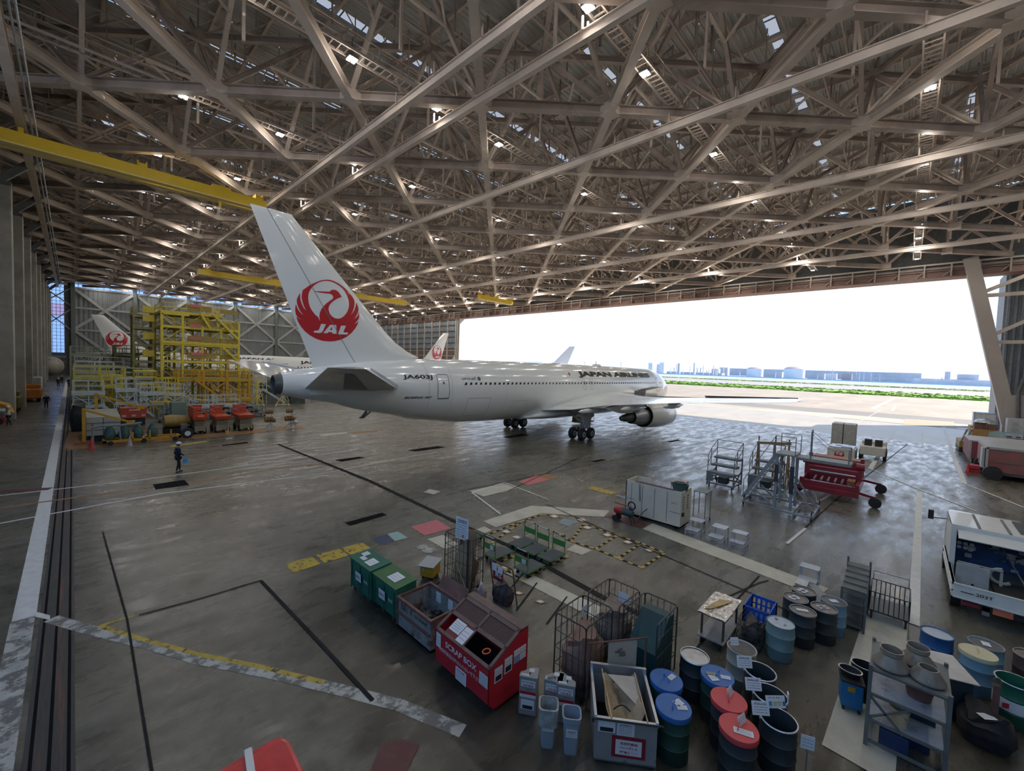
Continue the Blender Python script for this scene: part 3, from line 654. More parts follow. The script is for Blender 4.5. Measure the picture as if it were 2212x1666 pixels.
# ================================================================ AIRCRAFT
PAINT = mat('aircraft_white', (.80, .82, .81), .16, var=.03, scale=.25, coat=.6, spec=.55)
SUNPAINT = mat('aircraft_white_plain', (.80, .81, .81), .3, var=.02)
BAREM = mat('bare_metal', (.42, .44, .47), .28, metal=.85, var=.08, scale=.5)
GREYP = mat('aircraft_grey', (.36, .37, .37), .4, var=.08, scale=.4)
DGREY = mat('aircraft_dark', (.10, .105, .105), .45, var=.2, scale=1)
PANEL = mat('panel_line', (.24, .245, .24), .5)
LRED = mat('logo_red', (.52, .022, .03), .3, var=.03)
LTXT = mat('livery_black', (.012, .012, .014), .35)
TYRE = mat('tyre_rubber', (.02, .02, .021), .7)
HUBM = mat('wheel_hub', (.45, .45, .46), .4, metal=.3)
WIND = mat('cabin_window', (.045, .05, .055), .15)
FST = [(0, 4.38, 4.22, .06), (.3, 4.8, 3.75, .5), (1, 5.3, 3.2, 1.05), (2, 5.9, 2.75, 1.5), (3, 6.5, 2.45, 1.85), (4, 6.95, 2.25, 2.1), (5.5, 7.3, 2.08, 2.35), (7.5, 7.5, 1.98, 2.5), (12, 7.52, 1.9, 2.515), (20, 7.54, 1.88, 2.515), (34, 7.5, 1.87, 2.515),
       (38, 7.47, 1.92, 2.51), (41, 7.44, 2.02, 2.47), (44.6, 7.38, 2.45, 2.28), (48.8, 7.1, 3.3, 1.82), (52, 6.65, 4.1, 1.25), (54, 6.3, 4.5, .88), (54.9, 6.12, 4.68, .7)]
def fst(s):
    s = max(0, min(54.9, s))
    for a, b in zip(FST, FST[1:]):
        if s <= b[0]:
            k = (s-a[0])/(b[0]-a[0]); k2 = k*k*(3-2*k) if a[0] > 5 else k
            return tuple(a[i]+(b[i]-a[i])*k2 for i in (1, 2, 3))
def fside(s, z):
    t, b, w = fst(s); c = (t+b)/2; h = (t-b)/2; q = max(0, 1-((z-c)/h)**2); return w*math.sqrt(q)
# fin: leading/trailing edge by height
def fin_le(z):
    P = [(6.4, 47.0), (7.45, 44.8), (7.9, 45.9), (8.5, 46.9), (9.33, 47.84), (11.92, 50.37), (16.0, 54.3)]
    for a, b in zip(P, P[1:]):
        if z <= b[0]: return a[1]+(b[1]-a[1])*(z-a[0])/(b[0]-a[0])
    return P[-1][1]
def fin_te(z): return 52.91+(z-6.51)*(56.6-52.91)/(16.04-6.51)
FC = [(0, 0), (.03, .4), (.12, .85), (.3, 1), (.5, .95), (.75, .55), (1, .04)]
def fin_t(s, z):
    a, b = fin_le(z), fin_te(z); c = min(1, max(0, (s-a)/(b-a))); T = .40+(.15-.40)*(z-7)/9
    for p, q in zip(FC, FC[1:]):
        if c <= q[0]: return T*(p[1]+(q[1]-p[1])*(c-p[0])/(q[0]-p[0]))
    return .02
def subdivide(tris, L):
    out = []
    st = list(tris)
    while st:
        t = st.pop(); e = [((t[i]-t[(i+1) % 3]).length, i) for i in range(3)]; l, i = max(e)
        if l <= L: out.append(t); continue
        a, b, c = t[i], t[(i+1) % 3], t[(i+2) % 3]; m = (a+b)/2; st += [(a, m, c), (m, b, c)]
    return out
def decal(loops, fn, m, name, parent, L=.35):
    """flat outline loops (first outer, rest holes) laid on a surface given by fn(u,v)"""
    lp = [[V((p[0], p[1], 0)) for p in l] for l in loops]; flat = [p for l in lp for p in l]
    tris = [tuple(flat[i] for i in t) for t in tessellate_polygon(lp)]
    b = MB()
    for t in subdivide(tris, L): b.add([fn(p.x, p.y) for p in t], [(0, 1, 2)])
    return b.build(name, m, parent)
def textdecal(s, fn, x0, x1, z0, z1, m, parent, shear=0.0, bold=0.0, L=.5, name='lettering'):
    vs, fs = textmesh(s, 1, shear, bold); a = min(v.x for v in vs); b = max(v.x for v in vs); c = min(v.y for v in vs); d = max(v.y for v in vs)
    pts = [V((x0+(v.x-a)/(b-a)*(x1-x0), z0+(v.y-c)/(d-c)*(z1-z0), 0)) for v in vs]
    tris = []
    for f in fs:
        for i in range(1, len(f)-1): tris.append((pts[f[0]], pts[f[i]], pts[f[i+1]]))
    mb = MB()
    for t in subdivide(tris, L): mb.add([fn(p.x, p.y) for p in t], [(0, 1, 2)])
    return mb.build(name, m, parent)
_HOLE = [(745,1085),(700,990),(640,940),(570,850),(520,760),(490,660),(478,560),(485,470),(510,400),(555,330),(620,265),(700,215),(790,185),(880,176),(980,190),(1080,230),(1170,285),(1240,345),(1300,420),(1345,510),(1375,610),(1385,700),(1370,800),(1330,890),(1270,965),(1200,1015),(1130,1030),(1060,1015),(1000,975),(950,910),(925,830),(930,760),(960,700),(1020,640),(1100,585),(1220,535),(1190,490),(1150,430),(1100,390),(1040,375),(985,385),(945,420),(860,418),(580,405),(720,440),(860,460),(960,470),(1010,500),(1030,545),(1015,580),(960,620),(880,680),(810,750),(765,820),(735,900),(728,980)]
_OUT = [(880,150),(760,165),(650,205),(520,265),(430,330),(360,380),(340,480),(340,560),(360,650),(390,740),(440,845),(385,780),(345,700),(315,610),(303,520),(302,440),(260,520),(232,600),(240,680),(270,770),(310,850),(380,945),(320,895),(270,830),(235,760),(215,690),(205,760),(203,850),(220,930),(260,990),(345,1050),(280,1015),(240,980),(228,960),(240,1020),(270,1100),(330,1200),(420,1310),(530,1400),(660,1475),(800,1525),(950,1540),(1080,1530),(1200,1500),(1320,1440),(1430,1350),(1520,1240),(1570,1150),(1593,1082),(1550,1120),(1500,1147),(1545,1095),(1590,1045),(1605,1000),(1610,930),(1605,870),(1593,935),(1555,985),(1470,1045),(1520,995),(1570,920),(1592,850),(1597,800),(1585,750),(1560,690),(1545,665),(1535,745),(1495,850),(1420,945),(1465,860),(1500,760),(1512,680),(1508,620),(1498,585),(1460,520),(1400,450),(1330,370),(1250,300),(1160,235),(1060,185),(960,155)]
_J = [(765,1145),(870,1150),(810,1300),(780,1335),(735,1350),(605,1335),(625,1295),(690,1295),(720,1280)]
_A = [(960,1165),(1095,1170),(1105,1368),(1010,1362),(1010,1330),(925,1328),(905,1355),(815,1350)]; _AH = [(1003,1205),(1007,1285),(955,1280)]
_L = [(1200,1185),(1305,1188),(1250,1335),(1355,1340),(1340,1385),(1135,1380)]
# the emblem's outline, measured on the fin plane and reduced to a unit disc
AC_N = V((63.857, 27.6325, 0)); AC_H = -.018
_f = V((math.cos(AC_H), math.sin(AC_H), 0)); _s = V((math.sin(AC_H), -math.cos(AC_H), 0))
def finpt(px, py):
    d = _fw + _rt*((px-1106)/FPX) - _up*((py-833)/FPX); rel = CP-AC_N; k = (.2-rel.dot(_s))/d.dot(_s); q = CP+d*k-AC_N
    return -q.dot(_f), q.z
def unit(l):
    r = []
    for x, y in l:
        s, z = finpt(620+.09605*x, 590+.09605*y); r.append(((51.92-s)/2.06, (z-10.33)/2.06))
    return r
EMB = [unit(_OUT), unit(_HOLE)]; EMJ = [[unit(_J)], [unit(_A), unit(_AH)], [unit(_L)]]
def emblem(fn, parent, r, m=None, wm=None, L=.35, letters=True):
    """red crane disc: fn maps (u right, v up) in metres from its centre to the surface and takes a lift"""
    o = decal([[(x*r, y*r) for x, y in l] for l in EMB], lambda u, v: fn(u, v, .012), m or LRED, 'emblem', parent, L)
    if letters:
        for l in EMJ: decal([[(x*r, y*r) for x, y in q] for q in l], lambda u, v: fn(u, v, .024), wm or WHITE, 'emblem_letter', o, L)
    return o
def airfoil(le, te, t, z0, z1, th):
    """ring of points of a wing section: x=-s, y=-t"""
    P = [(0, 0), (.02, .35), (.1, .75), (.3, 1), (.55, .8), (.8, .4), (1, .05)]; r = []
    for c, h in P: r.append(V((-(le+(te-le)*c), -t, z0+(z1-z0)*c+th*h*.6)))
    for c, h in P[::-1][:-1]: r.append(V((-(le+(te-le)*c), -t, z0+(z1-z0)*c-th*h*.4-.003)))
    return r
def wing(secs, flip):
    b = MB(); rs = []
    for t, le, te, z0, z1, th in secs:
        r = airfoil(le, te, t, z0, z1, th)
        if flip: r = [V((p.x, -p.y, p.z)) for p in r][::-1]
        rs.append(r)
    return b.rings(rs)
WSEC = [(0, 15.6, 31.6, 3.7, 2.6, 1.7), (2.6, 17.4, 31.5, 3.9, 2.85, 1.5), (5, 19.1, 30.7, 4.0, 3.1, 1.15), (8, 21.3, 30.0, 4.1, 3.72, .75), (12, 24.4, 31.2, 4.42, 4.24, .5), (16, 27.0, 32.6, 4.85, 4.75, .36), (23.4, 32.4, 35.1, 5.58, 5.5, .2), (23.8, 33.2, 35.2, 5.62, 5.58, .08)]
SSEC = [(.6, 46.6, 53.6, 5.0, 5.15, .7), (2.0, 48.0, 54.0, 5.2, 5.3, .5), (9.2, 53.7, 55.6, 6.6, 6.65, .18), (9.35, 54.1, 55.65, 6.63, 6.66, .05)]
def side_pt(s, z, e=.012, sgn=1):
    t = fside(s, z); z2 = z; return V((-s, -sgn*(t+e), z2))
def fus_mesh():
    b = MB(); rs = []; ss = []
    s = 0
    while s < 54.9:
        ss.append(s); s += .12 if s < .8 else .35 if s < 8 else 1.5
    ss.append(54.9)
    for s in ss:
        t, bt, w = fst(s); c = (t+bt)/2; h = (t-bt)/2; rs.append([V((-s, w*math.sin(2*PI*k/48), c+h*math.cos(2*PI*k/48))) for k in range(48)])
    return b.rings(rs)
def fin_mesh():
    b = MB(); rs = []
    for z in (6.3, 6.8, 7.2, 7.45, 7.7, 7.9, 8.2, 8.5, 9.33, 10.5, 11.92, 13.2, 14.5, 15.6, 15.95, 16.05):
        a, e = fin_le(z), fin_te(z); k = 1 if z < 16 else .3; r = []
        for c, h in FC: s = a+(e-a)*c; r.append(V((-s, -fin_t(s, z)*k, z)))
        for c, h in FC[::-1][:-1]: s = a+(e-a)*c; r.append(V((-s, fin_t(s, z)*k+.001, z)))
        rs.append(r)
    return b.rings(rs)
def bogie(root, y, name='main_gear'):
    g = MB().tube((-28.5, y, .6), (-28.35, y*.97, 3.4), .17, 10).tube((-28.4, y, 1.7), (-28.3, y, 3.0), .24, 10).bar((-27.75, y, .58), (-29.25, y, .58), .28, .32).bar((-28.45, y, 1.2), (-26.6, y*.82, 3.2), .14).bar((-28.4, y, 1.6), (-28.4, y*.45, 3.0), .16).bar((-28.7, y, 1.0), (-28.75, y, 1.9), .08).bar((-28.9, y, .8), (-28.72, y, 1.4), .1).build(name, GREYP, root)
    for dx in (-.71, .71):
        for dy in (-.57, .57):
            w = MB().lathe([(.3, -.22), (.5, -.21), (.575, -.13), (.585, 0), (.575, .13), (.5, .21), (.3, .22)], (-28.5+dx, y+dy, .585), 24, 'Y').build('wheel', TYRE, g, smooth=True)
            MB().lathe([(.30, -.19), (.27, -.225), (.1, -.235), (.1, .235), (.27, .225), (.30, .19)], (-28.5+dx, y+dy, .585), 16, 'Y').build('hub', HUBM, w, smooth=True)
    sg = 1 if y > 0 else -1
    p = [(-29.6, y+sg*.6, 3.2), (-27.7, y+sg*.62, 3.3), (-27.3, y+sg*.6, 2.3), (-27.7, y+sg*.55, 2.1), (-27.75, y+sg*.5, 1.1), (-28.7, y+sg*.5, 1.05)]
    MB().slab(p, .05).build('gear_door', mat('door_grey', (.5, .51, .52), .4), g)
def nacelle(root, y, name='engine'):
    c = (0, y, 2.3); S = lambda s: -s
    e = MB().lathe([(1.02, -16.75), (1.15, -16.42), (1.28, -16.6), (1.40, -17.6), (1.43, -19), (1.36, -20.6), (1.22, -22.2), (1.16, -22.2), (1.25, -20.5), (1.2, -18), (1.02, -16.75)][::-1], c, 40, 'X', cap=False).build(name, PAINT, root, smooth=True)
    MB().lathe([(1.03, -16.8), (1.15, -16.40), (1.285, -16.6), (1.36, -17.15)][::-1], c, 40, 'X', cap=False).build('inlet_lip', BAREM, e, smooth=True)
    MB().lathe([(1.18, -17.9), (.3, -17.7), (.02, -17.2)][::-1], c, 24, 'X').build('fan', DGREY, e, smooth=True)
    MB().lathe([(1.2, -20.4), (1.0, -21.4), (.92, -22.4), (.80, -23.6), (.66, -24.7), (.60, -24.7), (.6, -24)][::-1], c, 32, 'X', cap=False).build('core_nozzle', BAREM, e, smooth=True)
    MB().lathe([(1.24, -20.3), (.5, -20.35), (.5, -20.5)][::-1], c, 24, 'X').build('duct', DGREY, e)
    MB().lathe([(.56, -24.0), (.45, -25.2), (.32, -26.2), (.24, -26.6), (.01, -26.65)][::-1], c, 20, 'X').build('exhaust_plug', mat('plug_metal', (.12, .12, .125), .4, metal=.7), e, smooth=True)
    sg = 1 if y > 0 else -1
    q = [(-17.9, 3.6), (-21.5, 4.05), (-29.6, 3.5), (-27.0, 2.85), (-24.6, 2.75), (-22.0, 3.3), (-19, 3.6)]
    MB().add([V((x, y+d, z)) for d in (-.2, .2) for x, z in q], [tuple(range(6, -1, -1)), tuple(range(7, 14))]+[(i, (i+1) % 7, 7+(i+1) % 7, 7+i) for i in range(7)]).build('pylon', PAINT, e)
A = thing('airliner', 'large white twin-engine airliner parked tail-first, red crane disc on its tall fin', 'airplane', AC_N, AC_H)
fus = fus_mesh().build('fuselage', PAINT, A, smooth=60)
MB().lathe([(.69, -54.88), (.66, -55.0), (.55, -55.3), (.45, -55.3), (.4, -54.9)][::-1], (0, 0, 5.4), 24, 'X').build('tail_exhaust', mat('exhaust_dark', (.13, .13, .13), .4, metal=.6), A, smooth=True)
fin = fin_mesh().build('fin', PAINT, A, smooth=50)
def fin_fn(u, v, e): s = 51.92-u; z = 10.33+v; return V((-s, -(fin_t(s, z)+e), z))
emblem(fin_fn, fin, 2.06)
b = MB()
for i in range(24):
    za, zb = 6.9+i*.38, 6.9+(i+1)*.38
    f = lambda z: 50.2+(z-6.9)*(55.75-50.2)/9.15
    b.add([V((-(f(z)+o), -(fin_t(f(z)+o, z)+.012 if not (8.2 < z < 12.5) else fin_t(f(z)+o, z)+.03), z)) for z, o in ((za, -.02), (za, .02), (zb, .02), (zb, -.02))], [(0, 1, 2, 3)])
b.build('rudder_gap', PANEL, fin)
for sg in (0, 1):
    w_ = wing(WSEC, sg).build('wing', PAINT, A, smooth=50)
    y = lambda t: t if sg else -t
    w_s = [(5.0, 19.05), (8, 21.25), (16, 26.95), (23.4, 32.35)]
    b = MB()
    for (ta, la), (tb, lb) in zip(w_s, w_s[1:]):
        zf = lambda t_: 4.0+(t_-5)*.05 if t_ < 8 else 4.12+(t_-8)*.095; za = zf(ta); zb = zf(tb)
        b.add([V((-la+.05, y(ta), za-.05)), V((-lb+.05, y(tb), zb-.02)), V((-lb-.35, y(tb), zb+.13)), V((-la-.55, y(ta), za+.3))], [(0, 1, 2, 3) if sg == 0 else (3, 2, 1, 0)])
    b.build('slat', BAREM, w_)
    for t, s0, s1, z in ((6.6, 27.2, 32.0, 3.1), (11.0, 27.6, 32.2, 3.75), (15.0, 29.2, 33.0, 4.4)):
        MB().lathe([(.02, 0), (.16, .5), (.24, 1.5), (.22, 2.8), (.12, s1-s0-.6), (.02, s1-s0)], (0, 0, 0), 10, 'X', sc=(.8, 1)).build('flap_fairing', PAINT, w_, smooth=True).matrix_local = Matrix.Translation((-s1, y(t), z))
    b = MB()
    for (ta, fa), (tb, fb) in (((2.8, 31.3), (8, 29.8)), ((8.2, 29.8), (17.5, 32.9)), ((17.7, 33.0), (23, 34.9))):
        za, zb = 2.86+(ta-2.8)*.137, 2.86+(tb-2.8)*.137
        b.add([V((-fa+1.6*(24-ta)/22, y(ta), za+.28*(24-ta)/22+.06)), V((-fb+1.6*(24-tb)/22, y(tb), zb+.28*(24-tb)/22+.06)), V((-fb+1.56*(24-tb)/22, y(tb), zb+.28*(24-tb)/22+.07)), V((-fa+1.56*(24-ta)/22, y(ta), za+.28*(24-ta)/22+.07))], [(0, 1, 2, 3)])
    b.build('flap_gap', PANEL, w_)
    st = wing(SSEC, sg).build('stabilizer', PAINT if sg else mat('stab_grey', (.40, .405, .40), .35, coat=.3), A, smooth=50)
    MB().bar((-46.8, y(1.75), 5.0), (-53.4, y(1.0), 5.2), .1, .9).build('stabilizer_fairing', PAINT, A)
    b = MB().add([V((-(47.75+(53.5-47.75)*k), y(2.0+7.2*k), 5.2+1.4*k+o)) for k, o in ((0, -.1), (1, -.03), (1, .12), (0, .2))], [(0, 1, 2, 3) if sg == 0 else (3, 2, 1, 0)])
    b.build('leading_edge', BAREM, st)
    nacelle(A, y(7.92)); bogie(A, y(4.65))
MB().add([V((-x, yy, z)) for x, yy, z in ((50.2, -2.35, 5.1), (52.1, -2.9, 5.24), (54.35, -8.2, 6.36), (53.8, -8.1, 6.28))], [(0, 1, 2, 3)]).build('panel', DGREY, A)
rs = []
for s, w, z0, z1 in ((14.5, .4, 1.95, 2.2), (16.5, 2.3, 1.72, 3.0), (19, 2.72, 1.6, 3.7), (24, 2.8, 1.58, 3.9), (28, 2.75, 1.6, 3.5), (31, 2.55, 1.7, 3.0), (33.5, 1.4, 1.85, 2.3)):
    rs.append([V((-s, w*math.sin(2*PI*k/24), (z0+z1)/2+(z1-z0)/2*math.cos(2*PI*k/24))) for k in range(24)])
MB().rings(rs).build('wing_fairing', PAINT, A, smooth=60)
g = MB().tube((-5.75, 0, .45), (-5.7, 0, 2.3), .1).build('nose_gear', GREYP, A)
for dy in (-.28, .28): MB().lathe([(.2, -.14), (.42, -.12), (.45, 0), (.42, .12), (.2, .14)], (-5.75, dy, .45), 18, 'Y').build('wheel', TYRE, g, smooth=True)
MB().tube((-49.1, 0, 3.35), (-49.5, 0, 2.9), .09).tube((-48.8, 0, 3.3), (-49.3, 0, 2.95), .06).box((-49.45, 0, 2.92), (.35, .2, .08)).build('tail_skid', DGREY, A)
MB().box((-29.2, 0, 1.75), (.5, .06, .35)).build('belly_antenna', PAINT, A)
for s0, s1, h in ((26.6, 28.3, .12), (18.3, 20.1, .22)):
    MB().lathe([(.55, 0), (.5, h*.6), (.2, h), (.01, h)], (-(s0+s1)/2, 0, 7.5), 20, sc=((s1-s0)/1.1, .8)).build('antenna_dome', PAINT, A, smooth=True)
MB().slab([(-41.5, -.02, 7.44), (-41.1, -.02, 7.44), (-41.3, -.02, 7.75)], .03).build('blade_antenna', PAINT, A)
# windows: one mesh, copies
def wpatch(s, z, w, h, e, n=6):
    o = []
    for k in range(n*4):
        a = 2*PI*k/(n*4); ca, sa = math.cos(a), math.sin(a); x = w*abs(ca)**.5*(1 if ca > 0 else -1); y = h*abs(sa)**.55*(1 if sa > 0 else -1); o.append((s+x, z+y))
    return o
def mkpatch(poly, e, m, name, par, sgn=1): return MB().face([side_pt(s, z, e, sgn) for s, z in (poly if sgn > 0 else poly[::-1])]).build(name, m, par)
proto = MB().face([V((x, 0, z)) for x, z in wpatch(0, 0, .115, .18, 0)]).mesh('window', WIND)
s = 41.8; n = 0
while s > 6:
    if not (24.9 < s < 25.45 or 23.45 < s < 24.0 or 7.0 < s < 8.2):
        o = bpy.data.objects.new('window', proto); COL.objects.link(o); o.parent = A; t = fside(s, 5.42); t2 = fside(s, 5.6); o.location = (-s, -(fside(s, 5.42)+.012), 5.42); o.rotation_euler = (math.atan2(t-t2, .18)*1.0, 0, 0)
        o.rotation_euler = (math.atan2(fside(s, 5.3)-fside(s, 5.54), .24), 0, 0)
    s -= .532; n += 1
def ring_patch(s0, s1, z0, z1, r, w, m, name, e=.014, sgn=1):
    def rr(g):
        o = []
        for cx, cz, a0 in ((s1-r, z1-r, 0), (s0+r, z1-r, 90), (s0+r, z0+r, 180), (s1-r, z0+r, 270)):
            for k in range(5): a = R(a0+k*22.5); o.append((cx+(r+g)*math.cos(a), cz+(r+g)*math.sin(a)))
        return o
    a, c = rr(0), rr(-w); n_ = len(a); b = MB(); A2 = []; C2 = []
    def dens(l):
        o = []
        for p, q in zip(l, l[1:]+l[:1]):
            for k in range(6): o.append((p[0]+(q[0]-p[0])*k/6, p[1]+(q[1]-p[1])*k/6))
        return o
    a, c = dens(a), dens(c); n_ = len(a)
    b.add([side_pt(x, z, e, sgn) for x, z in a]+[side_pt(x, z, e, sgn) for x, z in c], [(i, (i+1) % n_, n_+(i+1) % n_, n_+i) for i in range(n_)])
    return b.build(name, m, A)
d = ring_patch(43.38, 44.47, 4.33, 6.22, .16, .045, mat('door_line', (.12, .13, .14), .5), 'cabin_door')
mkpatch(wpatch(43.9, 5.55, .07, .1, 0), .016, WIND, 'door_window', d); MB().face([side_pt(s, z, .016) for s, z in ((43.42, 4.28), (44.45, 4.28), (44.45, 4.34), (43.42, 4.34))]).build('sill', BAREM, d)
for s0 in (24.92, 23.48):
    d = ring_patch(s0, s0+.52, 4.75, 6.0, .12, .03, PANEL, 'exit_hatch'); mkpatch(wpatch(s0+.26, 5.5, .1, .16, 0), .016, WIND, 'hatch_window', d)
ring_patch(39.1, 41.6, 2.75, 4.3, .1, .025, PANEL, 'cargo_hatch'); ring_patch(6.6, 7.7, 4.33, 6.22, .16, .04, PANEL, 'cabin_door'); ring_patch(34.3, 36.2, 2.5, 3.9, .05, .015, PANEL, 'service_panel')
def fus_fn(x, z): return side_pt(-x, z, .014)
textdecal('JA603J', fus_fn, -47.25, -44.85, 5.76, 6.16, LTXT, A, bold=.03)
textdecal('BOEING 767', fus_fn, -47.15, -44.95, 4.37, 4.53, LTXT, A, shear=.35, bold=.03)
textdecal('unicef', fus_fn, -42.1, -40.65, 5.78, 6.05, LTXT, A); textdecal('We support', fus_fn, -42.2, -41.3, 6.17, 6.25, PANEL, A)
decal([[( -40.3+.17*math.cos(R(20*k)), 5.9+.17*math.sin(R(20*k))) for k in range(18)]], fus_fn, mat('emblem_blue', (.08, .10, .14), .5), 'round_emblem', A)
textdecal('JAPAN AIRLINES', fus_fn, -25.85, -9.1, 6.06, 6.78, LTXT, A, bold=.07)
decal([[(-27.9, 6.15), (-26.95, 6.15), (-26.95, 6.75), (-27.9, 6.75)]], lambda x, z: side_pt(-x, z, .013), WHITE, 'flag', A); decal([[(-27.42+.17*math.cos(R(20*k)), 6.45+.17*math.sin(R(20*k))) for k in range(18)]], lambda x, z: side_pt(-x, z, .018), LRED, 'flag_disc', A)
for z, s0, s1 in ((5.02, 40, 54), (4.15, 48, 53.6)):
    pass
b = MB()
for s in (37.2, 43.1, 45.2, 48.3, 50.5, 52.4, 53.6):
    for k in range(26):
        a0, a1 = R(20+k*5.4), R(20+(k+1)*5.4); p = []
        for a, o in ((a0, 0), (a1, 0), (a1, .03), (a0, .03)):
            t, bt, w = fst(s+o); p.append(V((-(s+o), -(w+.008)*math.sin(a), (t+bt)/2+((t-bt)/2+.008)*math.cos(a))))
        b.face(p)
b.build('panel_seam', mat('seam_grey', (.48, .49, .48), .5), A)
# forward cargo opening: its shade painted as a flat dark patch; hatch swung up
cb = decal([[(-14.0, 3.1), (-10.9, 3.1), (-10.9, 4.45), (-14.0, 4.45)]], fus_fn, DGREY, 'cargo_bay_shade', A)
MB().slab([(-14.1, -2.5, 4.55), (-10.6, -2.5, 4.55), (-9.4, -4.2, 5.15), (-12.5, -4.2, 5.15)], .08).build('cargo_door', PAINT, A)

# simplified sisters: other airliners in and outside the hangar
FUSM = fus_mesh().mesh('fuselage_far', SUNPAINT, 60); FINM = fin_mesh().mesh('fin_far', SUNPAINT, 50); WGM = [wing(WSEC, k).mesh('wing_far', SUNPAINT, 50) for k in (0, 1)]; STM = [wing(SSEC, k).mesh('stab_far', SUNPAINT, 50) for k in (0, 1)]
def sister(loc, rz, sc, label, side=1, text=True, em=LRED):
    a = thing('airliner', label, 'airplane', loc, rz); a.scale = (sc,)*3
    def part(n, me):
        o = bpy.data.objects.new(n, me); COL.objects.link(o); o.parent = a; return o
    f = part('fuselage', FUSM); fi = part('fin', FINM)
    for m_ in WGM: part('wing', m_)
    for m_ in STM: part('stabilizer', m_)
    for y in (-7.92, 7.92):
        e = MB().lathe([(1.1, -16.6), (1.4, -17.6), (1.43, -19), (1.22, -22.2), (.8, -23.4), (.5, -25)][::-1], (0, y, 2.3), 20, 'X').build('engine', SUNPAINT, a, smooth=True)
    for y in (-4.65, 4.65):
        g_ = MB().tube((-28.5, y, .5), (-28.4, y, 3.2), .2).build('main_gear', GREYP, a)
        for dx in (-.71, .71): MB().lathe([(.58, -.8), (.58, .8)], (-28.5+dx, y, .585), 14, 'Y').build('wheel', TYRE, g_)
    g_ = MB().tube((-5.75, 0, .4), (-5.7, 0, 2.3), .12).build('nose_gear', GREYP, a); MB().lathe([(.45, -.4), (.45, .4)], (-5.75, 0, .45), 14, 'Y').build('wheel', TYRE, g_)
    emblem(lambda u, v, e: V((-(51.92-side*u), -side*(fin_t(51.92-side*u, 10.33+v)+e+.01), 10.33+v)), fi, 2.06, m=em, L=.6)
    fn = lambda x, z: side_pt(-(x if side > 0 else x), z, .02, side)
    if text:
        if side > 0: textdecal('JAPAN AIRLINES', fn, -25.85, -9.1, 6.06, 6.78, LTXT, a, bold=.04, L=1)
        else: textdecal('JAPAN AIRLINES', lambda x, z: side_pt(-x, z, .02, -1), -9.1, -25.85, 6.06, 6.78, LTXT, a, bold=.04, L=1)
    wm = MB()
    s = 41.5
    while s > 8:
        q = wpatch(s, 5.42, .13, .18, 0, 2); wm.face([side_pt(x, z, .02, side) for x, z in (q if side > 0 else q[::-1])]); s -= .75
    wm.build('window_row', WIND, a)
    ck = MB()
    for sg in (1, -1):
        q = [(2.35, 5.55), (3.3, 5.6), (3.75, 6.1), (3.2, 6.45), (2.7, 6.1)]; ck.face([side_pt(x, z, .03, sg) for x, z in q])
    ck.build('cockpit_window', WIND, a)
    return a
S1 = sister((3.3+56.6*1.02, 150, 0), 0, 1.02, 'white airliner at the far wall with its red-disc fin left of the yellow docks')
S2 = sister((16.5+56.6*.74, 118, 0), 0, .74, 'smaller white airliner behind the yellow tail dock, its fin disc seen through it')
S3 = sister((24, 91.5, 0), PI+.05, .98, 'white nose-in airliner beyond the large fuselage with its cabin door open', side=-1)
S3.scale = (.86, .98, .98)
d = MB().face([side_pt(x, z, .03, -1) for x, z in ((5.3, 4.2), (6.4, 4.2), (6.4, 6.1), (5.3, 6.1))]).build('door_opening', DGREY, S3)
MB().slab([side_pt(x, z, .1, -1) for x, z in ((3.7, 4.2), (5.2, 4.2), (5.2, 6.1), (3.9, 6.1))], .08).build('cabin_door', SUNPAINT, S3)
S4 = sister((118, 150, 0), PI*.62, 1.0, 'distant airliner on the apron, only its pale fin showing over the fuselage', side=1)
# old silver nose section at the end of the walkway
t = thing('aircraft_nose', 'old tan aircraft nose section on a stand at the far end of the walkway', 'aircraft nose', (-3.9, 150, 0), 0)
MB().lathe([(.1, 0), (1.0, .25), (1.8, 1.0), (2.3, 2.4), (2.5, 5)], (0, 0, 3.1), 24, 'Y', sc=(.95, 1)).build('shell', mat('nose_tan', (.36, .33, .27), .45, var=.1), t, smooth=True)
b = MB()
for k in range(5): b.add([V((math.sin(a)*2.0*.96, 1.55, 3.1+math.cos(a)*2.0)) for a in ()], []) if False else b.box((-1.3+.65*k, 1.0-.12*(k-2)**2*-1, 4.55-.08*(k-2)**2), (.5, .3, .4))
b.build('cockpit_window', WIND, t)
MB().box((0, 2.6, .4), (3, 3, .8)).box((0, 3, .9), (.5, 1.5, .6)).build('stand', DSTEEL, t)
# ================================================================ THINGS NEAR THE CAMERA
def zr(x0, y0, s): return lambda x, y: (x0+s*x, y0+s*y)
M = mat
GRN = M('bin_green', (.012, .13, .085), .5, var=.2, scale=3, dirt=(.05, .07, .05), dscale=3, dlo=.58, dhi=.75)
GRN2 = M('bin_green_lid', (.045, .14, .05), .55, var=.2, scale=3, dirt=(.16, .20, .14), dscale=4, dlo=.6, dhi=.75)
BLK = M('black_rubber', (.018, .018, .02), .6); STL = M('steel_grey', (.25, .26, .27), .45, metal=.4, var=.15)
ALU = M('aluminium', (.50, .53, .57), .35, metal=.7, var=.1, scale=3)
BINW = M('bin_weathered', (.26, .27, .26), .7, var=.25, scale=2, dirt=(.10, .06, .045), dscale=2.2, dlo=.5, dhi=.66)
RUSTB = M('bin_rust', (.17, .085, .07), .75, var=.25, scale=4)
REDB = M('scrap_red', (.50, .018, .03), .5, var=.1, scale=2, dirt=(.3, .03, .035), dscale=2, dlo=.6, dhi=.75)
MESHB = M('mesh_brown', (.085, .045, .04), .75, var=.3, scale=40)
DGR = M('inside_dark', (.012, .012, .013), .8)
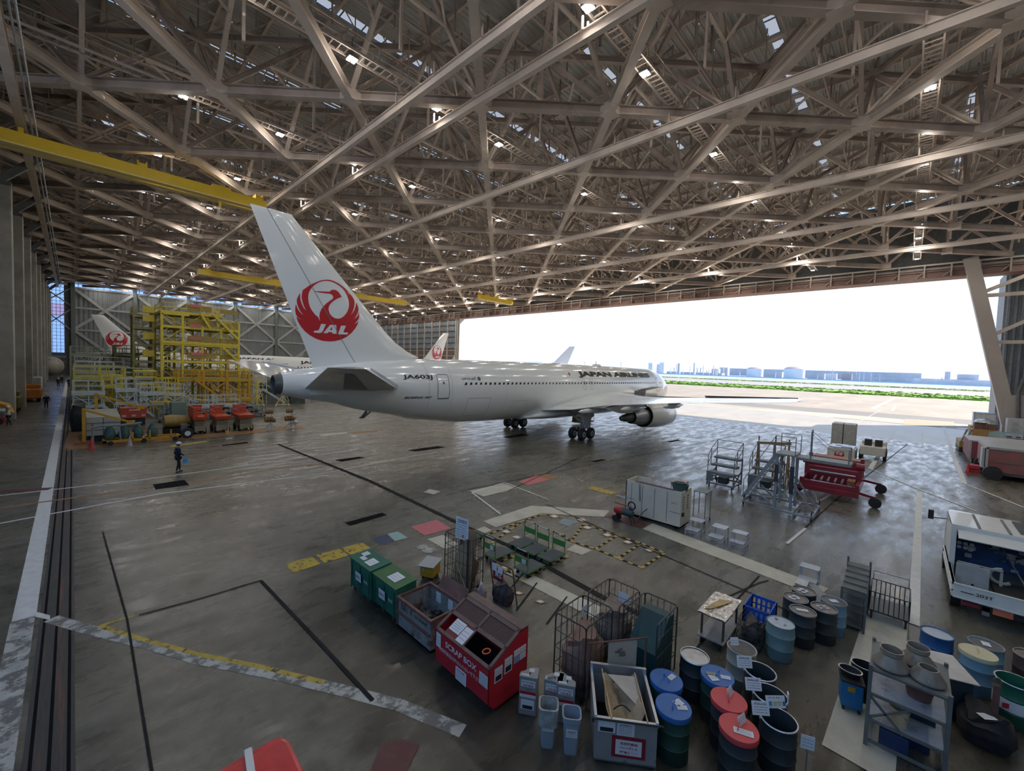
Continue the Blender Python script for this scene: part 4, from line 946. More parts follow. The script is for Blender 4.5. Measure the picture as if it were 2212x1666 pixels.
GBIN = M('bin_grey', (.27, .28, .27), .5, var=.06, scale=4); PBIN = M('bin_plastic', (.30, .36, .42), .5, var=.06, scale=4)
CARD = M('cardboard', (.34, .24, .155), .8, var=.12, scale=3)
CAGE = M('cage_dark', (.035, .042, .042), .45, var=.2); CAGER = M('cage_brown', (.10, .06, .05), .6)
YEL = M('box_yellow', (.55, .30, .02), .5, var=.12, scale=3, dirt=(.25, .16, .03), dscale=3, dlo=.6, dhi=.75)
def T(x, y, z, ang=None):  # frame on a wall facing -x(world) or given by two vectors
    return Matrix.Translation((x, y, z))
def FX(o): return frame(o, (0, -1, 0), (0, 0, 1))       # on a face that looks towards -X
def FYm(o): return frame(o, (1, 0, 0), (0, 0, 1))       # on a face that looks towards -Y
def FT(o, rz=-90): return Matrix.Translation(V(o)) @ Matrix.Rotation(R(rz), 4, 'Z')   # lying flat
def casters(b, x0, x1, y0, y1, r=.06, z=None):
    for x in (x0, x1):
        for y in (y0, y1): b.lathe([(r, -.02), (r, .02)], (x, y, r), 12, 'Y').box((x, y, r*2.1), (.07, .06, r*.5))
    return b
def lcasters(t, x0, x1, y0, y1, r=.06, m=None):
    for x in (x0, x1):
        for y in (y0, y1): MB().lathe([(r*.5, -.025), (r, -.02), (r, .02), (r*.5, .025)], (x, y, r), 12, 'Y').box((x, y, r*2.0), (.08, .07, r*.5)).build('caster', m or BLK, t)
# -- green dumpsters
def dumpster(loc, w, d, h, label, rz=-90, papers=(), front=None, lidm=GRN):
    t = thing('dumpster', label, 'dumpster', (loc[0], loc[1], 0), R(rz), 'green dumpsters')
    MB().add([(0, .05, .14), (w, .05, .14), (w, d, .14), (0, d, .14), (0, 0, h-.05), (w, 0, h-.05), (w, d, h-.03), (0, d, h-.03)], [(3, 2, 1, 0), (4, 5, 6, 7), (0, 1, 5, 4), (1, 2, 6, 5), (2, 3, 7, 6), (3, 0, 4, 7)]).build('body', GRN, t, bevel=.012)
    l = MB().slab([(-.02, -.03, h-.05), (w+.02, -.03, h-.05), (w+.02, d+.02, h-.0), (-.02, d+.02, h)], .035).build('lid', lidm, t, bevel=.008)
    for k, (x, y, pw, ph) in enumerate(papers): sheet(frame((x, y, h-.008+y*.08), (1, 0, 0), (0, 1, .08)), pw, ph, l, 3, name='notice')
    lcasters(t, .12, w-.12, .12, d-.12, .07)
    for x in (.1, w/2, w-.1): MB().box((x, -.005, h*.5), (.03, .02, h*.75)).build('rib', GRN, t)
    MB().box((0, .1, h*.75), (.05, .12, .1)).build('latch', BLK, t)
    if front: sheet(frame((w*.45, -.02, h*.58), (1, 0, 0), (0, -.05, 1)), .33, .26, t, 2, name='notice'); write(front, frame((w*.45, -.03, h*.58), (1, 0, 0), (0, -.05, 1)), .08, INK, t, width=.27); write('専用', frame((w*.8, -.02, h*.58), (1, 0, 0), (0, 0, 1)), .1, WHITE, t, width=.2)
    return t
dumpster((5.80, 12.03), 1.26, .64, 1.06, 'green dumpster farthest from the red scrap box, three notices on its lid', papers=((.25, .38, .24, .2), (.45, .2, .26, .14), (.85, .25, .36, .3)), front='可燃ゴミ')
dumpster((5.85, 10.74), 1.24, .64, 1.02, 'green dumpster beside the rusty open bin, one framed notice on its lighter lid', papers=((.75, .3, .42, .34),), front='不燃ゴミ', lidm=GRN2)
# -- rusty open bin
t = thing('scrap_bin', 'weathered grey open steel bin full of dark scrap, rusty rim', 'scrap bin', (5.87, 9.45, 0), R(-90))
w, d, h = 1.5, 1.05, .82
b = MB()
for x0, x1, y0, y1 in ((0, w, 0, .04), (0, w, d-.04, d), (0, .04, .04, d-.04), (w-.04, w, .04, d-.04)): b.b2(x0, x1, y0, y1, .05, h)
b.b2(0, w, 0, d, .05, .09).build('body', BINW, t)
MB().b2(-.02, w+.02, -.025, .045, h-.05, h+.02).b2(-.02, w+.02, d-.045, d+.025, h-.05, h+.02).b2(-.02, .045, .045, d-.045, h-.05, h+.02).b2(w-.045, w+.02, .045, d-.045, h-.05, h+.02).build('rim', RUSTB, t)
MB().b2(.02, w-.02, -.05, 0, .44, .49).b2(.02, .06, -.03, 0, .1, h).build('rail', RUSTB, t)
MB().slab([(.35, d+.03, h), (1.45, d+.03, h), (1.45, d+.2, h+.3), (.35, d+.2, h+.3)], .03).build('flap', RUSTB, t)
MB().b2(.05, .1, .06, .1, .02, .06).b2(w-.3, w-.1, .1, d-.1, 0, .06).b2(.1, .3, .1, d-.1, 0, .06).build('skid', RUSTB, t)
for x in (.45, .98): sheet(frame((x, d-.045, .6), (1, 0, 0), (0, 0, 1)), .2, .27, t, 5)
write('金属くず', FYm((.45, -.012, .68)), .2, INK, t, width=.55); write('SCRAP', FYm((1.1, -.012, .66)), .12, INK, t, width=.5)
b = MB(); rn = random.Random(5)
for k in range(140):
    a = rn.uniform(0, 3); s = rn.uniform(.03, .13); b.box((rn.uniform(.12, w-.12), rn.uniform(.12, d-.12), rn.uniform(.12, .34)), (s, s*rn.uniform(.2, 1), s*rn.uniform(.1, .6)), a)
tag(b.build('scrap_metal', M('scrap_dark', (.045, .042, .04), .5, var=.8, scale=5, metal=.4)), 'dark heap of metal scrap lying inside the rusty open bin', 'scrap', kind='stuff').matrix_world = Matrix.Translation((5.87, 9.45, 0)) @ Matrix.Rotation(R(-90), 4, 'Z')
# -- red scrap box
t = thing('scrap_box', 'red steel scrap box with sloped mesh lid and white lettering', 'scrap box', (5.66, 7.48, 0), R(-91))
w, d, hf, hr = 1.82, 1.12, .97, 1.40
prof = [(.16, .07), (0, .26), (0, hf), (d-.22, hr), (d, hr), (d, .07)]
b = MB()
for x in (0, w-.03): b.add([V((xx, y, z)) for xx in (x, x+.03) for y, z in prof], [tuple(range(5, -1, -1)), tuple(range(6, 12))]+[(i, (i+1) % 6, 6+(i+1) % 6, 6+i) for i in range(6)])
b.slab([(0, .16, .07), (w, .16, .07), (w, 0, .26), (0, 0, .26)], -.02).b2(0, w, 0, .025, .26, hf).b2(0, w, d-.02, d, .07, hr).b2(0, w, .16, d, .07, .1).build('body', REDB, t)
sl = (hr-hf)/(d-.22); P = lambda x, y, o=0: V((x, y, hf+y*sl+o))
b = MB()
for x0, x1, y0, y1 in ((0, w, 0, .06), (0, w, .42, .5), (0, w, d-.3, d-.22), (0, .07, 0, d-.22), (w-.07, w, 0, d-.22), (w*.5-.035, w*.5+.035, 0, d-.22)): b.slab([P(x0, y0), P(x1, y0), P(x1, y1), P(x0, y1)], .03)
b.b2(0, w, d-.22, d, hr-.02, hr+.03).build('lid_frame', M('lid_brown', (.15, .10, .085), .65, var=.2, scale=5), t)
for x0, x1 in ((.07, w*.5-.035), (w*.5+.035, w-.07)): MB().slab([P(x0, .5, .005), P(x1, .5, .005), P(x1, d-.3, .005), P(x0, d-.3, .005)], .008).build('mesh_panel', MESHB, t)
MB().b2(.1, w-.1, .2, d-.1, .3, .5).build('contents', DGR, t)
MB().slab([P(.28, .06, .01), P(w*.5-.04, .06, .01), P(w*.5-.04, .42, .01), P(.28, .42, .01)], .012).build('hatch', M('hatch_red', (.20, .03, .035), .6), t)
sheet(frame(P(.48, .26, .03), (1, 0, 0), (0, 1, sl)), .34, .28, t, 4, name='notice'); sheet(frame(P(.79, .2, .03), (1, 0, 0), (0, 1, sl)), .24, .36, t, 3, name='notice', ink=REDINK)
MB().path([P(1.5, .2, .05)+V((.07*math.cos(a), .09*math.sin(a), 0)) for a in [2*PI*k/16 for k in range(16)]], .013, 6, True).build('orange_ring', M('ring_orange', (.75, .14, .05), .4), t, smooth=True)
write('SCRAP BOX', FYm((w*.50, -.002, .80)), .16, WHITE, t, width=1.05, bold=.02, height=.13)
write('航空機部品以外は入れないで下さい', FYm((w*.48, -.002, .61)), .1, WHITE, t, width=1.42, bold=.01, height=.095)
sheet(FYm((.13, -.004, .77)), .17, .32, t, 3); sheet(FYm((1.66, -.004, .70)), .25, .25, t, 7); sheet(FYm((.95, -.004, .38)), .36, .28, t, 4, head='注意', ink=REDINK)
for y, z, a, c in ((.25, .78, .22, .3), (.53, .84, .22, .32)): sheet(frame((w+.001, y, z), (0, 1, 0), (0, 0, 1)), a, c, t, 4, pic=True)
for k in range(2):
    for j in range(2): sheet(frame((w+.001, .78+j*.19, .98-k*.15), (0, 1, 0), (0, 0, 1)), .18, .13, t, 2, m=M('notice_blue', (.25, .35, .55)) if k and j == 0 else None)
MB().b2(.1, w-.1, .25, d-.1, 0, .07).build('skid', BLK, t)
# -- seat-belt bins
r4 = zr(1090, 1420, 340/2212)
def beltbin(loc, rz, mir, label, full=True):
    t = thing('collection_bin', label, 'bin', (loc[0], loc[1], 0), R(rz), 'grey seat belt collection bins'); w, d, h = .36, .27, .76
    pl = [(0, 0), (w, 0), (w, d*.75 if mir else d), (w*.55, d), (0, d if not mir else d)] if not mir else [(0, 0), (w, 0), (w, d*.5), (.14, d*1.15), (0, d*1.1)]
    if not mir: pl = [(0, 0), (w, 0), (w, d*1.1), (w-.1, d*1.15), (0, d*.45)]
    MB().prism(pl, 0, h).build('body', GBIN, t, bevel=.01); l = MB().prism([(x*1.03-.005, y*1.03-.008) for x, y in pl], h, h+.035).build('lid', GBIN, t, bevel=.008)
    MB().box((w*.55, .1, h+.036), (.03, .06, .006)).build('slot', DGR, l); sheet(FT((w*.62, .2, h+.034), 0), .1, .09, l, 2); sheet(FT((w*.3, .05, h+.034), 0), .16, .04, l, 1)
    for z, s, m in ((.69, 'シートベルト', INK), (.62, '廃材専用', REDINK)):
        sheet(FYm((w*.5, -.001, z)), .29, .062, t, 0); write(s, FYm((w*.5, -.008, z)), .05, m, t, width=.26 if m is INK else .2, bold=.02, height=.045)
    MB().box((w*.5, -.005, .55), (.11, .02, .03)).build('handle', M('handle_grey', (.2, .2, .2), .5), t)
    MB().b2(.02, w-.02, -.004, 0, .42, .49).build('red_label', REDINK, t); sheet(FYm((w*.5, -.001, .40)), .32, .06, t, 1)
    if full: sheet(FYm((w*.5, -.001, .22)), .27, .2, t, 0, pic=True)
beltbin((6.15, 5.32), -58, False, 'grey seat belt bin beside the red scrap box, pictured notice at its foot')
p = at(*r4(558, 322), .77); beltbin((p.x, p.y), -62, False, 'grey seat belt bin in the middle of three, a small spray gun on its lid', False)
MB_ = thing('spray_gun', 'small dark spray gun lying on the middle grey bin lid', 'spray gun', (p.x+.1, p.y-.1, .806), R(-40)); MB().tube((-.08, 0, .02), (.08, 0, .03), .018).tube((.05, 0, .03), (.08, 0, -.0), .014).build('body', STL, MB_)
p = at(*r4(735, 385), .77); beltbin((p.x, p.y), -58, True, 'grey seat belt bin nearest the rolling cages, right of the other two', False)
# -- two plastic trash cans
def can(a, rz, label, bag):
    t = thing('trash_can', label, 'trash can', (a[0], a[1], 0), R(rz), 'pale plastic trash cans'); w0, w1, h = .24, .33, .72
    def rr(w, z, k=.22): return [V((w*(.5+.5*math.copysign(abs(math.cos(q))**.45, math.cos(q)))-(w-w0)/2, w*(.5+.5*math.copysign(abs(math.sin(q))**.45, math.sin(q)))-(w-w0)/2, z)) for q in [2*PI*i/24 for i in range(24)]]
    MB().rings([rr(w0*.96, 0), rr(w0, .03), rr(w1*.97, h*.93), rr(w1*.93, h*.93), rr(w0*.93, .06)], True, True).build('body', PBIN, t, smooth=50)
    MB().rings([rr(w1*1.03, h*.86), rr(w1*1.06, h), rr(w1*.93, h), rr(w1*.9, h*.9)], False, False).build('rim', PBIN, t, smooth=50)
    if bag: MB().rings([rr(w1*1.1, h*.62), rr(w1*1.1, h*.9), rr(w1*1.12, h+.05), rr(w1*.96, h+.06), rr(w1*.8, h*.7), rr(w0*.7, .15)], False, True).build('bin_bag', M('clear_bag', (.33, .35, .34), .25, var=.35, scale=9), t, smooth=True)
    sheet(frame((w0/2, -.035, h*.62), (1, 0, 0), (0, -.06, 1)), .2, .16, t, 4); write('資材置場' if bag else '廃材専用', frame((w0/2, -.045, h*.67), (1, 0, 0), (0, -.06, 1)), .03, INK, t, width=.12)
can((5.88, 4.51), -52, 'pale blue trash can with a clear bag folded over its rim', True); can((6.08, 4.13), -52, 'pale blue trash can without a bag, standing by the lined grey box', False)
# -- grey box with a canvas liner
t = thing('waste_box', 'grey open-top waste box with canvas liner and a red-framed notice', 'waste box', (6.34, 3.67, 0), R(-53.6)); w, d, h = 1.07, 1.2, .84
b = MB()
for x0, x1, y0, y1 in ((0, w, 0, .03), (0, w, d-.03, d), (0, .03, .03, d-.03), (w-.03, w, .03, d-.03)): b.b2(x0, x1, y0, y1, .06, h)
b.b2(0, w, 0, d, .06, .09).build('body', M('waste_grey', (.28, .285, .275), .6, var=.08, scale=3, dirt=(.18, .175, .16), dscale=3, dlo=.6), t)
MB().b2(-.02, w+.02, d-.04, d+.02, h-.02, h+.15).b2(-.02, .03, 0, d, h-.02, h+.04).b2(w-.03, w+.02, 0, d, h-.02, h+.04).b2(-.02, w+.02, -.02, .03, h-.03, h+.02).build('rim', ALU, t)
MB().tube((-.05, -.06, h+.03), (w+.08, -.05, h+.03), .016).tube((w+.08, -.05, h+.03), (w+.1, -.03, h-.08), .016).tube((-.05, -.06, h+.03), (-.03, .02, h-.1), .016).build('bar', BLK, t)
CANV = M('canvas', (.42, .32, .20), .9, var=.12, scale=6)
g = [[V((.2+.66*u/8, .06+1.0*v/8, h+.1-.48*math.sin(PI*u/8)*(.9-.5*(v/8))-.06*math.sin(u*2.1+v))) for u in range(9)] for v in range(9)]
MB().add([q for r in g for q in r], [(r*9+c, r*9+c+1, (r+1)*9+c+1, (r+1)*9+c) for r in range(8) for c in range(8)]).build('liner', CANV, t, smooth=True)
MB().slab([(.3, .95, h+.12), (.84, .98, h+.11), (.86, .3, h-.02)], .01).build('liner_flap', M('canvas_pale', (.50, .44, .37), .9, var=.12, scale=5), t)
for x0, x1 in ((.2, .28), (.84, .9)): MB().tube((x0, 1.05, h+.14), (x1, .0, h+.03), .014).build('pole', M('wood_pole', (.55, .40, .22), .6), t)
MB().b2(.05, w-.05, .05, d-.05, .12, .2).build('dark_bottom', DGR, t); MB().path([(.35+.3*k/10, .3, h-.06+.1*math.sin(PI*k/10)) for k in range(11)], .012).build('hose', BLK, t)
sheet(FYm((.2, -.001, .70)), .3, .2, t, 0, pic=True); sheet(FYm((.53, -.001, .69)), .3, .23, t, 6, head='お願い')
MB().b2(.30, .88, -.012, 0, .18, .56).build('sign_frame', M('sign_red', (.26, .02, .03), .5), t); s = sheet(FYm((.59, -.013, .37)), .45, .27, t, 0)
for z, x in ((.45, '航空機部品'), (.37, 'ペットボトル'), (.29, '廃棄禁止！！！！')): write(x, FYm((.59, -.021, z)), .06, REDINK, s, width=.3, bold=.02, height=.05)
MB().b2(.1, w-.1, .1, d-.1, 0, .06).build('skid', BLK, t)
# -- rolling cages
def cage(x0, x1, y0, y1, h, label, m=CAGE, sides='LRB', bars=5):
    t = thing('rolling_cage', label, 'rolling cage', (x0, y0, 0), 0, 'rolling mesh cages'); w, d = x1-x0, y1-y0
    MB().b2(0, w, 0, d, .17, .21).build('base', m, t); lcasters(t, .08, w-.08, .08, d-.08, .07)
    S = {'F': ((0, 0), (0, d)), 'B': ((w, 0), (w, d)), 'L': ((0, d), (w, d)), 'R': ((0, 0), (w, 0))}
    for k in sides:
        (ax, ay), (bx, by) = S[k]; b = MB(); p, q = V((ax, ay, 0)), V((bx, by, 0)); dd = (q-p).normalized()*.08; z = V((0, 0, 1))
        b.path([p+z*.2, p+z*(h-.08), p+dd*.3+z*(h-.02), p+dd+z*h, q-dd+z*h, q-dd*.3+z*(h-.02), q+z*(h-.08), q+z*.2], .017, 6)
        for j in range(1, bars): c = p.lerp(q, j/bars); b.tube(c+z*.2, c+z*h, .007, 4)
        for j in range(1, 4): b.tube(p+z*(.2+(h-.2)*j/4), q+z*(.2+(h-.2)*j/4), .011, 5)
        b.build('side_frame', m, t)
    return t
C1 = cage(7.2, 8.24, 4.47, 5.25, 1.7, 'rolling cage holding a sagging brown sack, nearest the grey bins', sides='FLRB'); C2 = cage(8.42, 9.4, 4.4, 5.22, 1.7, 'rolling cage behind the brown sack with white papers on it', m=CAGER, sides='LRB'); C3 = cage(8.4, 9.45, 3.5, 4.28, 1.7, 'rolling cage with the dark green cover beside the black drum', sides='LRB')
def sack(name, label, cx, cy, w, d, z0, h, m, seed, cat='sack'):
    rn = random.Random(seed); rs = []
    for i in range(9):
        k = i/8; f = (.86+.2*math.sin(PI*k)) if k < .85 else .75; rs.append([V((cx+w*f*.5*math.copysign(abs(math.cos(a))**.6, math.cos(a))+rn.uniform(-.02, .02), cy+d*f*.5*math.copysign(abs(math.sin(a))**.6, math.sin(a))+rn.uniform(-.02, .02), z0+h*k+rn.uniform(-.02, .02)+(.12*math.sin(a*2) if k > .8 else 0))) for a in [2*PI*j/20 for j in range(20)]])
    return tag(MB().rings(rs).build(name, m, smooth=True), label, cat)
sack('sack', 'brown plastic sack slumped inside the near rolling cage', 7.74, 4.86, .98, .68, .215, .95, M('sack_brown', (.22, .13, .10), .6, var=.2, scale=5), 1)
sack('sack', 'grey-brown sack standing inside the rear rolling cage', 8.89, 4.8, .88, .7, .215, 1.1, M('sack_grey', (.20, .16, .13), .6, var=.25, scale=5), 2)
MB().slab([(0, .04, .5), (0, .7, .5), (.0, .7, .56), (0, .04, .56)], .01)
for (x, y, z) in ((.9, .0, 1.35), (.3, .82, 1.3)): sheet(frame((x-.4, y if y else .82, z), (1, 0, 0), (0, 0, 1)) if y else frame((.98, .4, z), (0, -1, 0), (0, 0, 1)), .3, .25, C2, 0)
MB().add([(.1, .06, .22), (1.0, .06, .22), (1.0, .7, .22), (.1, .7, .22), (.1, .06, .95), (.75, .06, 1.5), (1.0, .06, 1.5), (1.0, .7, 1.5), (.75, .7, 1.5), (.1, .7, .95)], [(3, 2, 1, 0), (0, 1, 6, 5, 4), (3, 9, 8, 7, 2), (0, 4, 9, 3), (1, 2, 7, 6), (4, 5, 8, 9), (5, 6, 7, 8)]).build('cover', M('tarp_green', (.012, .055, .06), .5, var=.2, scale=3), C3)
t = thing('sign_board', 'blank cream board with dark stains hanging from a bar before the cages', 'sign', (0, 0, 0)); p0 = V((7.2, 4.40, 1.42)); p1 = at(1396, 1378, 1.38)
MB().tube(p0, p1, .018).tube((7.2, 4.40, .0), p0, .02).tube((p1.x, p1.y, 0), p1, .02).build('bar', RUSTB, t)
a, c = p0.lerp(p1, .34), p0.lerp(p1, .84); MB().slab([a-V((0, 0, .02)), c-V((0, 0, .02)), c-V((0, 0, .62)), a-V((0, 0, .62))], .012).build('board', M('board_cream', (.47, .44, .36), .6, var=.06, dirt=(.2, .18, .15), dscale=4, dlo=.68, dhi=.75), t)
mm = a.lerp(c, .4); dd = (c-a).normalized(); bb = MB()
for i, (u, v, l, s) in enumerate(((.0, -.22, .12, .03), (.05, -.28, .14, .04), (-.06, -.26, .1, .04), (.06, -.34, .15, .05), (.02, -.18, .06, .02))): q = mm+dd*u+V((0, 0, v)); n = dd.cross(V((0, 0, 1)))*.008; bb.add([q+n-dd*l/2, q+n+dd*l/2, q+n+dd*l/2+V((0, 0, s)), q+n-dd*l/2+V((0, 0, s))], [(0, 1, 2, 3)])
bb.build('faded_picture', M('faded_ink', (.16, .15, .14), .7), t)
# tall cage with cardboard behind the scrap box, notice on its pole
C4 = cage(8.12, 8.78, 9.28, 10.36, 1.7, 'tall rolling cage full of cardboard behind the red scrap box', sides='LRFB', bars=6)
def cardb(x, y, z, sx, sy, sz, rz, tilt, label):
    m_ = Matrix.Translation((x, y, z)) @ Matrix.Rotation(rz, 4, 'Z') @ Matrix.Rotation(tilt, 4, 'Y'); tag(MB().box((0, 0, 0), (sx, sy, sz)).build('cardboard_sheet', CARD), label, 'cardboard', 'cardboard in the tall cage').matrix_world = m_
for i, (y, z, sy, sz, rz, tl_) in enumerate(((9.45, .9, .3, 1.35, .3, .12), (9.8, .75, .6, 1.0, -.1, .2), (10.0, .6, .5, .75, .2, .3), (9.7, 1.05, .36, 1.5, .5, .1), (9.55, .55, .4, .65, -.3, .25))):
    cardb(8.3+.09*i, y, z, .02, sy, sz, rz, tl_, ('tallest brown cardboard piece leaning in the tall cage', 'wide cardboard sheet low in the tall cage', 'folded cardboard slanting at the back of the tall cage', 'upright cardboard strip rising above the tall cage rail', 'small cardboard flap at the front of the tall cage')[i])
b = MB()
for i in range(14): b.box((8.2+.01*(i % 3), 9.35+.045*i, .5), (.02, .012, .55))
tag(b.build('corrugated_bundle', M('card_edges', (.40, .32, .18), .8, var=.2)), 'bundle of ribbed cardboard edges low in the tall cage', 'cardboard')
t = thing('notice_board', 'white notice board on a dark pole above the tall cage', 'notice board', (8.03, 9.15, 0)); MB().bar((0, 0, 0), (0, 0, 1.85), .05).box((0, 0, .02), (.3, .3, .04)).build('pole', CAGE, t); MB().bar((.0, 0, 1.8), (.0, .3, 1.8), .03).build('arm', CAGE, t)
o = sheet(frame((-.03, .27, 2.1), (.15, -1, 0), (0, 0, 1)), .50, .66, t, 8, head='注意事項', name='board')
MB().add([frame((-.045, .27, 2.1), (.15, -1, 0), (0, 0, 1)) @ V(q) for q in ((.02, -.27, 0), (.1, -.27, 0), (.1, -.18, 0), (.02, -.18, 0))], [(0, 1, 2, 3)]).build('picture', M('sign_orange', (.55, .2, .05)), o)
t = thing('box_cart', 'low yellow box on wheels with a grey lid behind the green dumpsters', 'box', (7.72, 11.12, 0), R(-64)); MB().b2(0, .47, 0, .5, .1, .47).build('body', YEL, t, bevel=.01); MB().slab([(-.05, -.08, .45), (.52, -.08, .47), (.52, .55, .52), (-.05, .55, .52)], .02).build('lid', GREYP, t); lcasters(t, .08, .4, .08, .42, .045); MB().box((.12, -.004, .33), (.07, .01, .12)).build('label', GREYP, t)
t = thing('frame_rack', 'rust-red pipe frame hung with gloves and a red NO sign board', 'rack', (8.55, 7.85, 0)); b = MB().path([(.3, 0, 0), (.05, 0, 1.2), (0, .05, 1.25), (0, .9, 1.25), (.05, .95, 1.2), (.3, .95, 0)], .022).tube((.04, 0, 1.0), (.04, .95, 1.0), .015).build('frame', CAGER, t); t['label'] = 'rust-red pipe frame behind the scrap box with a maroon notice board hanging on it'
s = MB().b2(-.06, -.04, .28, .68, .75, 1.12).build('board', M('sign_maroon', (.16, .02, .03), .6), t); write('禁止', FX((-.062, .45, .95)), .2, WHITE, s, width=.28, bold=.02); sheet(FX((-.07, .62, 1.12)), .2, .22, s, 2); sheet(FX((-.07, .38, 1.1)), .2, .18, s, 2)
sack('sack', 'dark rags and hoses piled under the maroon notice board', 8.75, 8.35, .35, .7, 0, .55, M('rag_dark', (.06, .05, .05), .8, var=.6, scale=8), 7, 'rags'); sack('paper_bag', 'small white and red paper bag beside the dark rags', 8.32, 8.82, .22, .25, 0, .45, M('bag_white', (.45, .42, .42), .7, dirt=(.3, .05, .05), dscale=4), 9, 'bag')
t = thing('broom', 'pale-handled broom leaning behind the red scrap box', 'broom', (7.95, 8.9, 0)); MB().tube((0, 0, .1), (-.35, .25, 1.25), .012).build('handle', M('wood_pole', (.55, .4, .22)), t); MB().box((0, 0, .06), (.3, .08, .12)).build('bristles', BLK, t)
# -- drums
def drum_proto(body, top, lid=None, open_=False, ring=None, name='oil_drum'):
    t = thing(name, 'x', 'drum', (0, 0, 0)); r = .29
    pr = [(r-.01, 0), (r, .01), (r, .28), (r+.012, .295), (r, .31), (r, .57), (r+.012, .585), (r, .60), (r, .86), (r+.008, .875), (r+.008, .885)]
    if open_: MB().lathe(pr+[(r-.012, .885), (r-.015, .86), (r-.015, .08), (.01, .07)], n=28, cap=False).build('body', body, t, smooth=50); MB().lathe([(r+.008, .872), (r+.016, .88), (r+.008, .892), (r-.012, .888)], n=28, cap=False).build('rim', ring or ALU, t, smooth=True)
    else:
        MB().lathe(pr+[(r-.012, .885), (r-.018, .868)], n=28, cap=False).build('body', body, t, smooth=50); MB().lathe([(r-.018, .868), (.01, .870)], n=28).build('top', top, t, smooth=50)
    if ring and not open_: MB().lathe([(r+.005, .86), (r+.016, .878), (r+.004, .895), (r-.014, .885)], n=28, cap=False).build('rim', ring, t, smooth=True)
    if lid:
        l = MB().lathe([(r+.02, .81), (r+.024, .89), (r+.018, .905), (r-.03, .90), (.01, .903)], n=28).build('lid', lid, t, smooth=40); MB().path([(-.09, 0, .9), (-.09, 0, .95), (-.06, 0, .97), (.06, 0, .97), (.09, 0, .95), (.09, 0, .9)], .009).build('handle', lid, l)
    return t
DK = M('drum_dark', (.03, .04, .046), .5, var=.3, scale=3); DKG = M('drum_green', (.018, .06, .045), .5, var=.3, scale=3); LB = M('lid_blue', (.03, .13, .38), .4, var=.1, scale=4, dirt=(.35, .4, .42), dscale=7, dlo=.68, dhi=.72); LR = M('lid_red', (.58, .07, .075), .45, var=.08, scale=4)
DTL = M('drum_teal', (.17, .27, .28), .55, var=.15, scale=3, dirt=(.25, .25, .22), dscale=2.5, dlo=.55, dhi=.7); DLB = M('drum_lightblue', (.16, .30, .40), .5, var=.12, scale=3); DCR = M('drum_cream', (.40, .40, .35), .5, var=.08); DBL = M('drum_blue', (.02, .09, .24), .4, var=.15)
TOPR = M('top_rusty', (.20, .17, .15), .4, var=.3, scale=5, metal=.3, dirt=(.10, .055, .04), dscale=4); TOPS = M('top_steel', (.45, .46, .46), .3, metal=.5, var=.25, scale=5)
protos = {'blue': drum_proto(DKG, None, LB), 'red': drum_proto(DK, None, LR), 'open': drum_proto(DK, None, None, True), 'ring': drum_proto(DK, TOPS, None, False, ALU), 'cream': drum_proto(DCR, M('top_black', (.06, .06, .06), .35, var=.5, scale=6), None, False, DCR), 'dark': drum_proto(DK, TOPR, None, False, STL), 'lblue': drum_proto(DLB, M('top_dk', (.08, .085, .09), .4), None, False, STL),
          'bluetop': drum_proto(DBL, M('top_pale', (.42, .48, .54), .35, var=.15, scale=5), None, False, DBL), 'yel': drum_proto(DLB, None, M('lid_cream', (.55, .50, .32), .5, var=.08, scale=4)), 'greenband': drum_proto(M('drum_greenwhite', (.015, .12, .07), .45), TOPR, None, True), 'brown': drum_proto(M('drum_brown', (.10, .06, .05), .6, var=.2), TOPR, None, False, STL)}
used = set()
def drum(k, x, y, label, rz=0, z=0):
    p = protos[k]
    if k in used: o = dup(p, (x, y, z), rz, label, 'oil drums and barrels')
    else: o = p; o.location = (x, y, z); o.rotation_euler = (0, 0, rz); o['label'] = label; o['group'] = 'oil drums and barrels'; used.add(k)
    return o
def note(o, x, y, z, w, h, rz, n=3, stand=False, head=None):
    M_ = FT((x, y, z), rz) if not stand else Matrix.Translation((x, y, z)) @ Matrix.Rotation(R(rz), 4, 'Z') @ Matrix.Rotation(R(70), 4, 'X')
    return sheet(M_, w, h, o, n, head=head)
o = drum('blue', 8.07, 3.13, 'blue-lidded drum behind the grey lined box, the farther of two in line', .9); note(o, .05, -.14, .905, .18, .1, -60)
o = drum('blue', 7.52, 2.76, 'blue-lidded green drum right beside the grey lined box', .2); note(o, .13, -.06, .905, .16, .14, -30)
o = drum('blue', 8.95, 2.45, 'blue-lidded drum with a grey tag, behind the two red-lidded drums', 0); note(o, -.12, .05, .905, .16, .22, -40); MB().box((-.06, .1, .915), (.08, .2, .012), .6).build('tag', STL, o)
o = drum('red', 8.44, 2.09, 'red-lidded drum with a tilted cream card, farther from the camera', .3); note(o, .14, -.02, .96, .22, .16, -20, stand=True)
o = drum('red', 7.89, 1.77, 'red-lidded drum nearest the camera with a long white notice', .1); note(o, -.06, -.08, .905, .3, .13, -75, 4)
drum('ring', 9.24, 3.0, 'black drum with bright metal ring and mottled lid behind blue lids')
o = drum('cream', 10.30, 2.35, 'cream drum with a black top and a small upright card'); note(o, -.08, .14, 1.0, .18, .16, -45, 2, True)
o = drum('open', 9.76, 1.87, 'open black drum farthest from the camera, white notice at its rim'); note(o, -.15, .26, 1.02, .3, .22, -50, 4, True, '取扱注意'); MB().box((-.16, .25, .9), (.06, .02, .08)).build('tape', WHITE, o)
o = drum('open', 9.19, 1.57, 'open black drum in the middle of the row of three'); MB().box((.1, -.27, .93), (.1, .02, .16), .3).build('tape', WHITE, o)
o = drum('open', 8.63, 1.32, 'open black drum nearest the camera in the row of three'); o2 = note(o, .22, .1, 1.02, .36, .2, -45, 1, True, 'OIL')
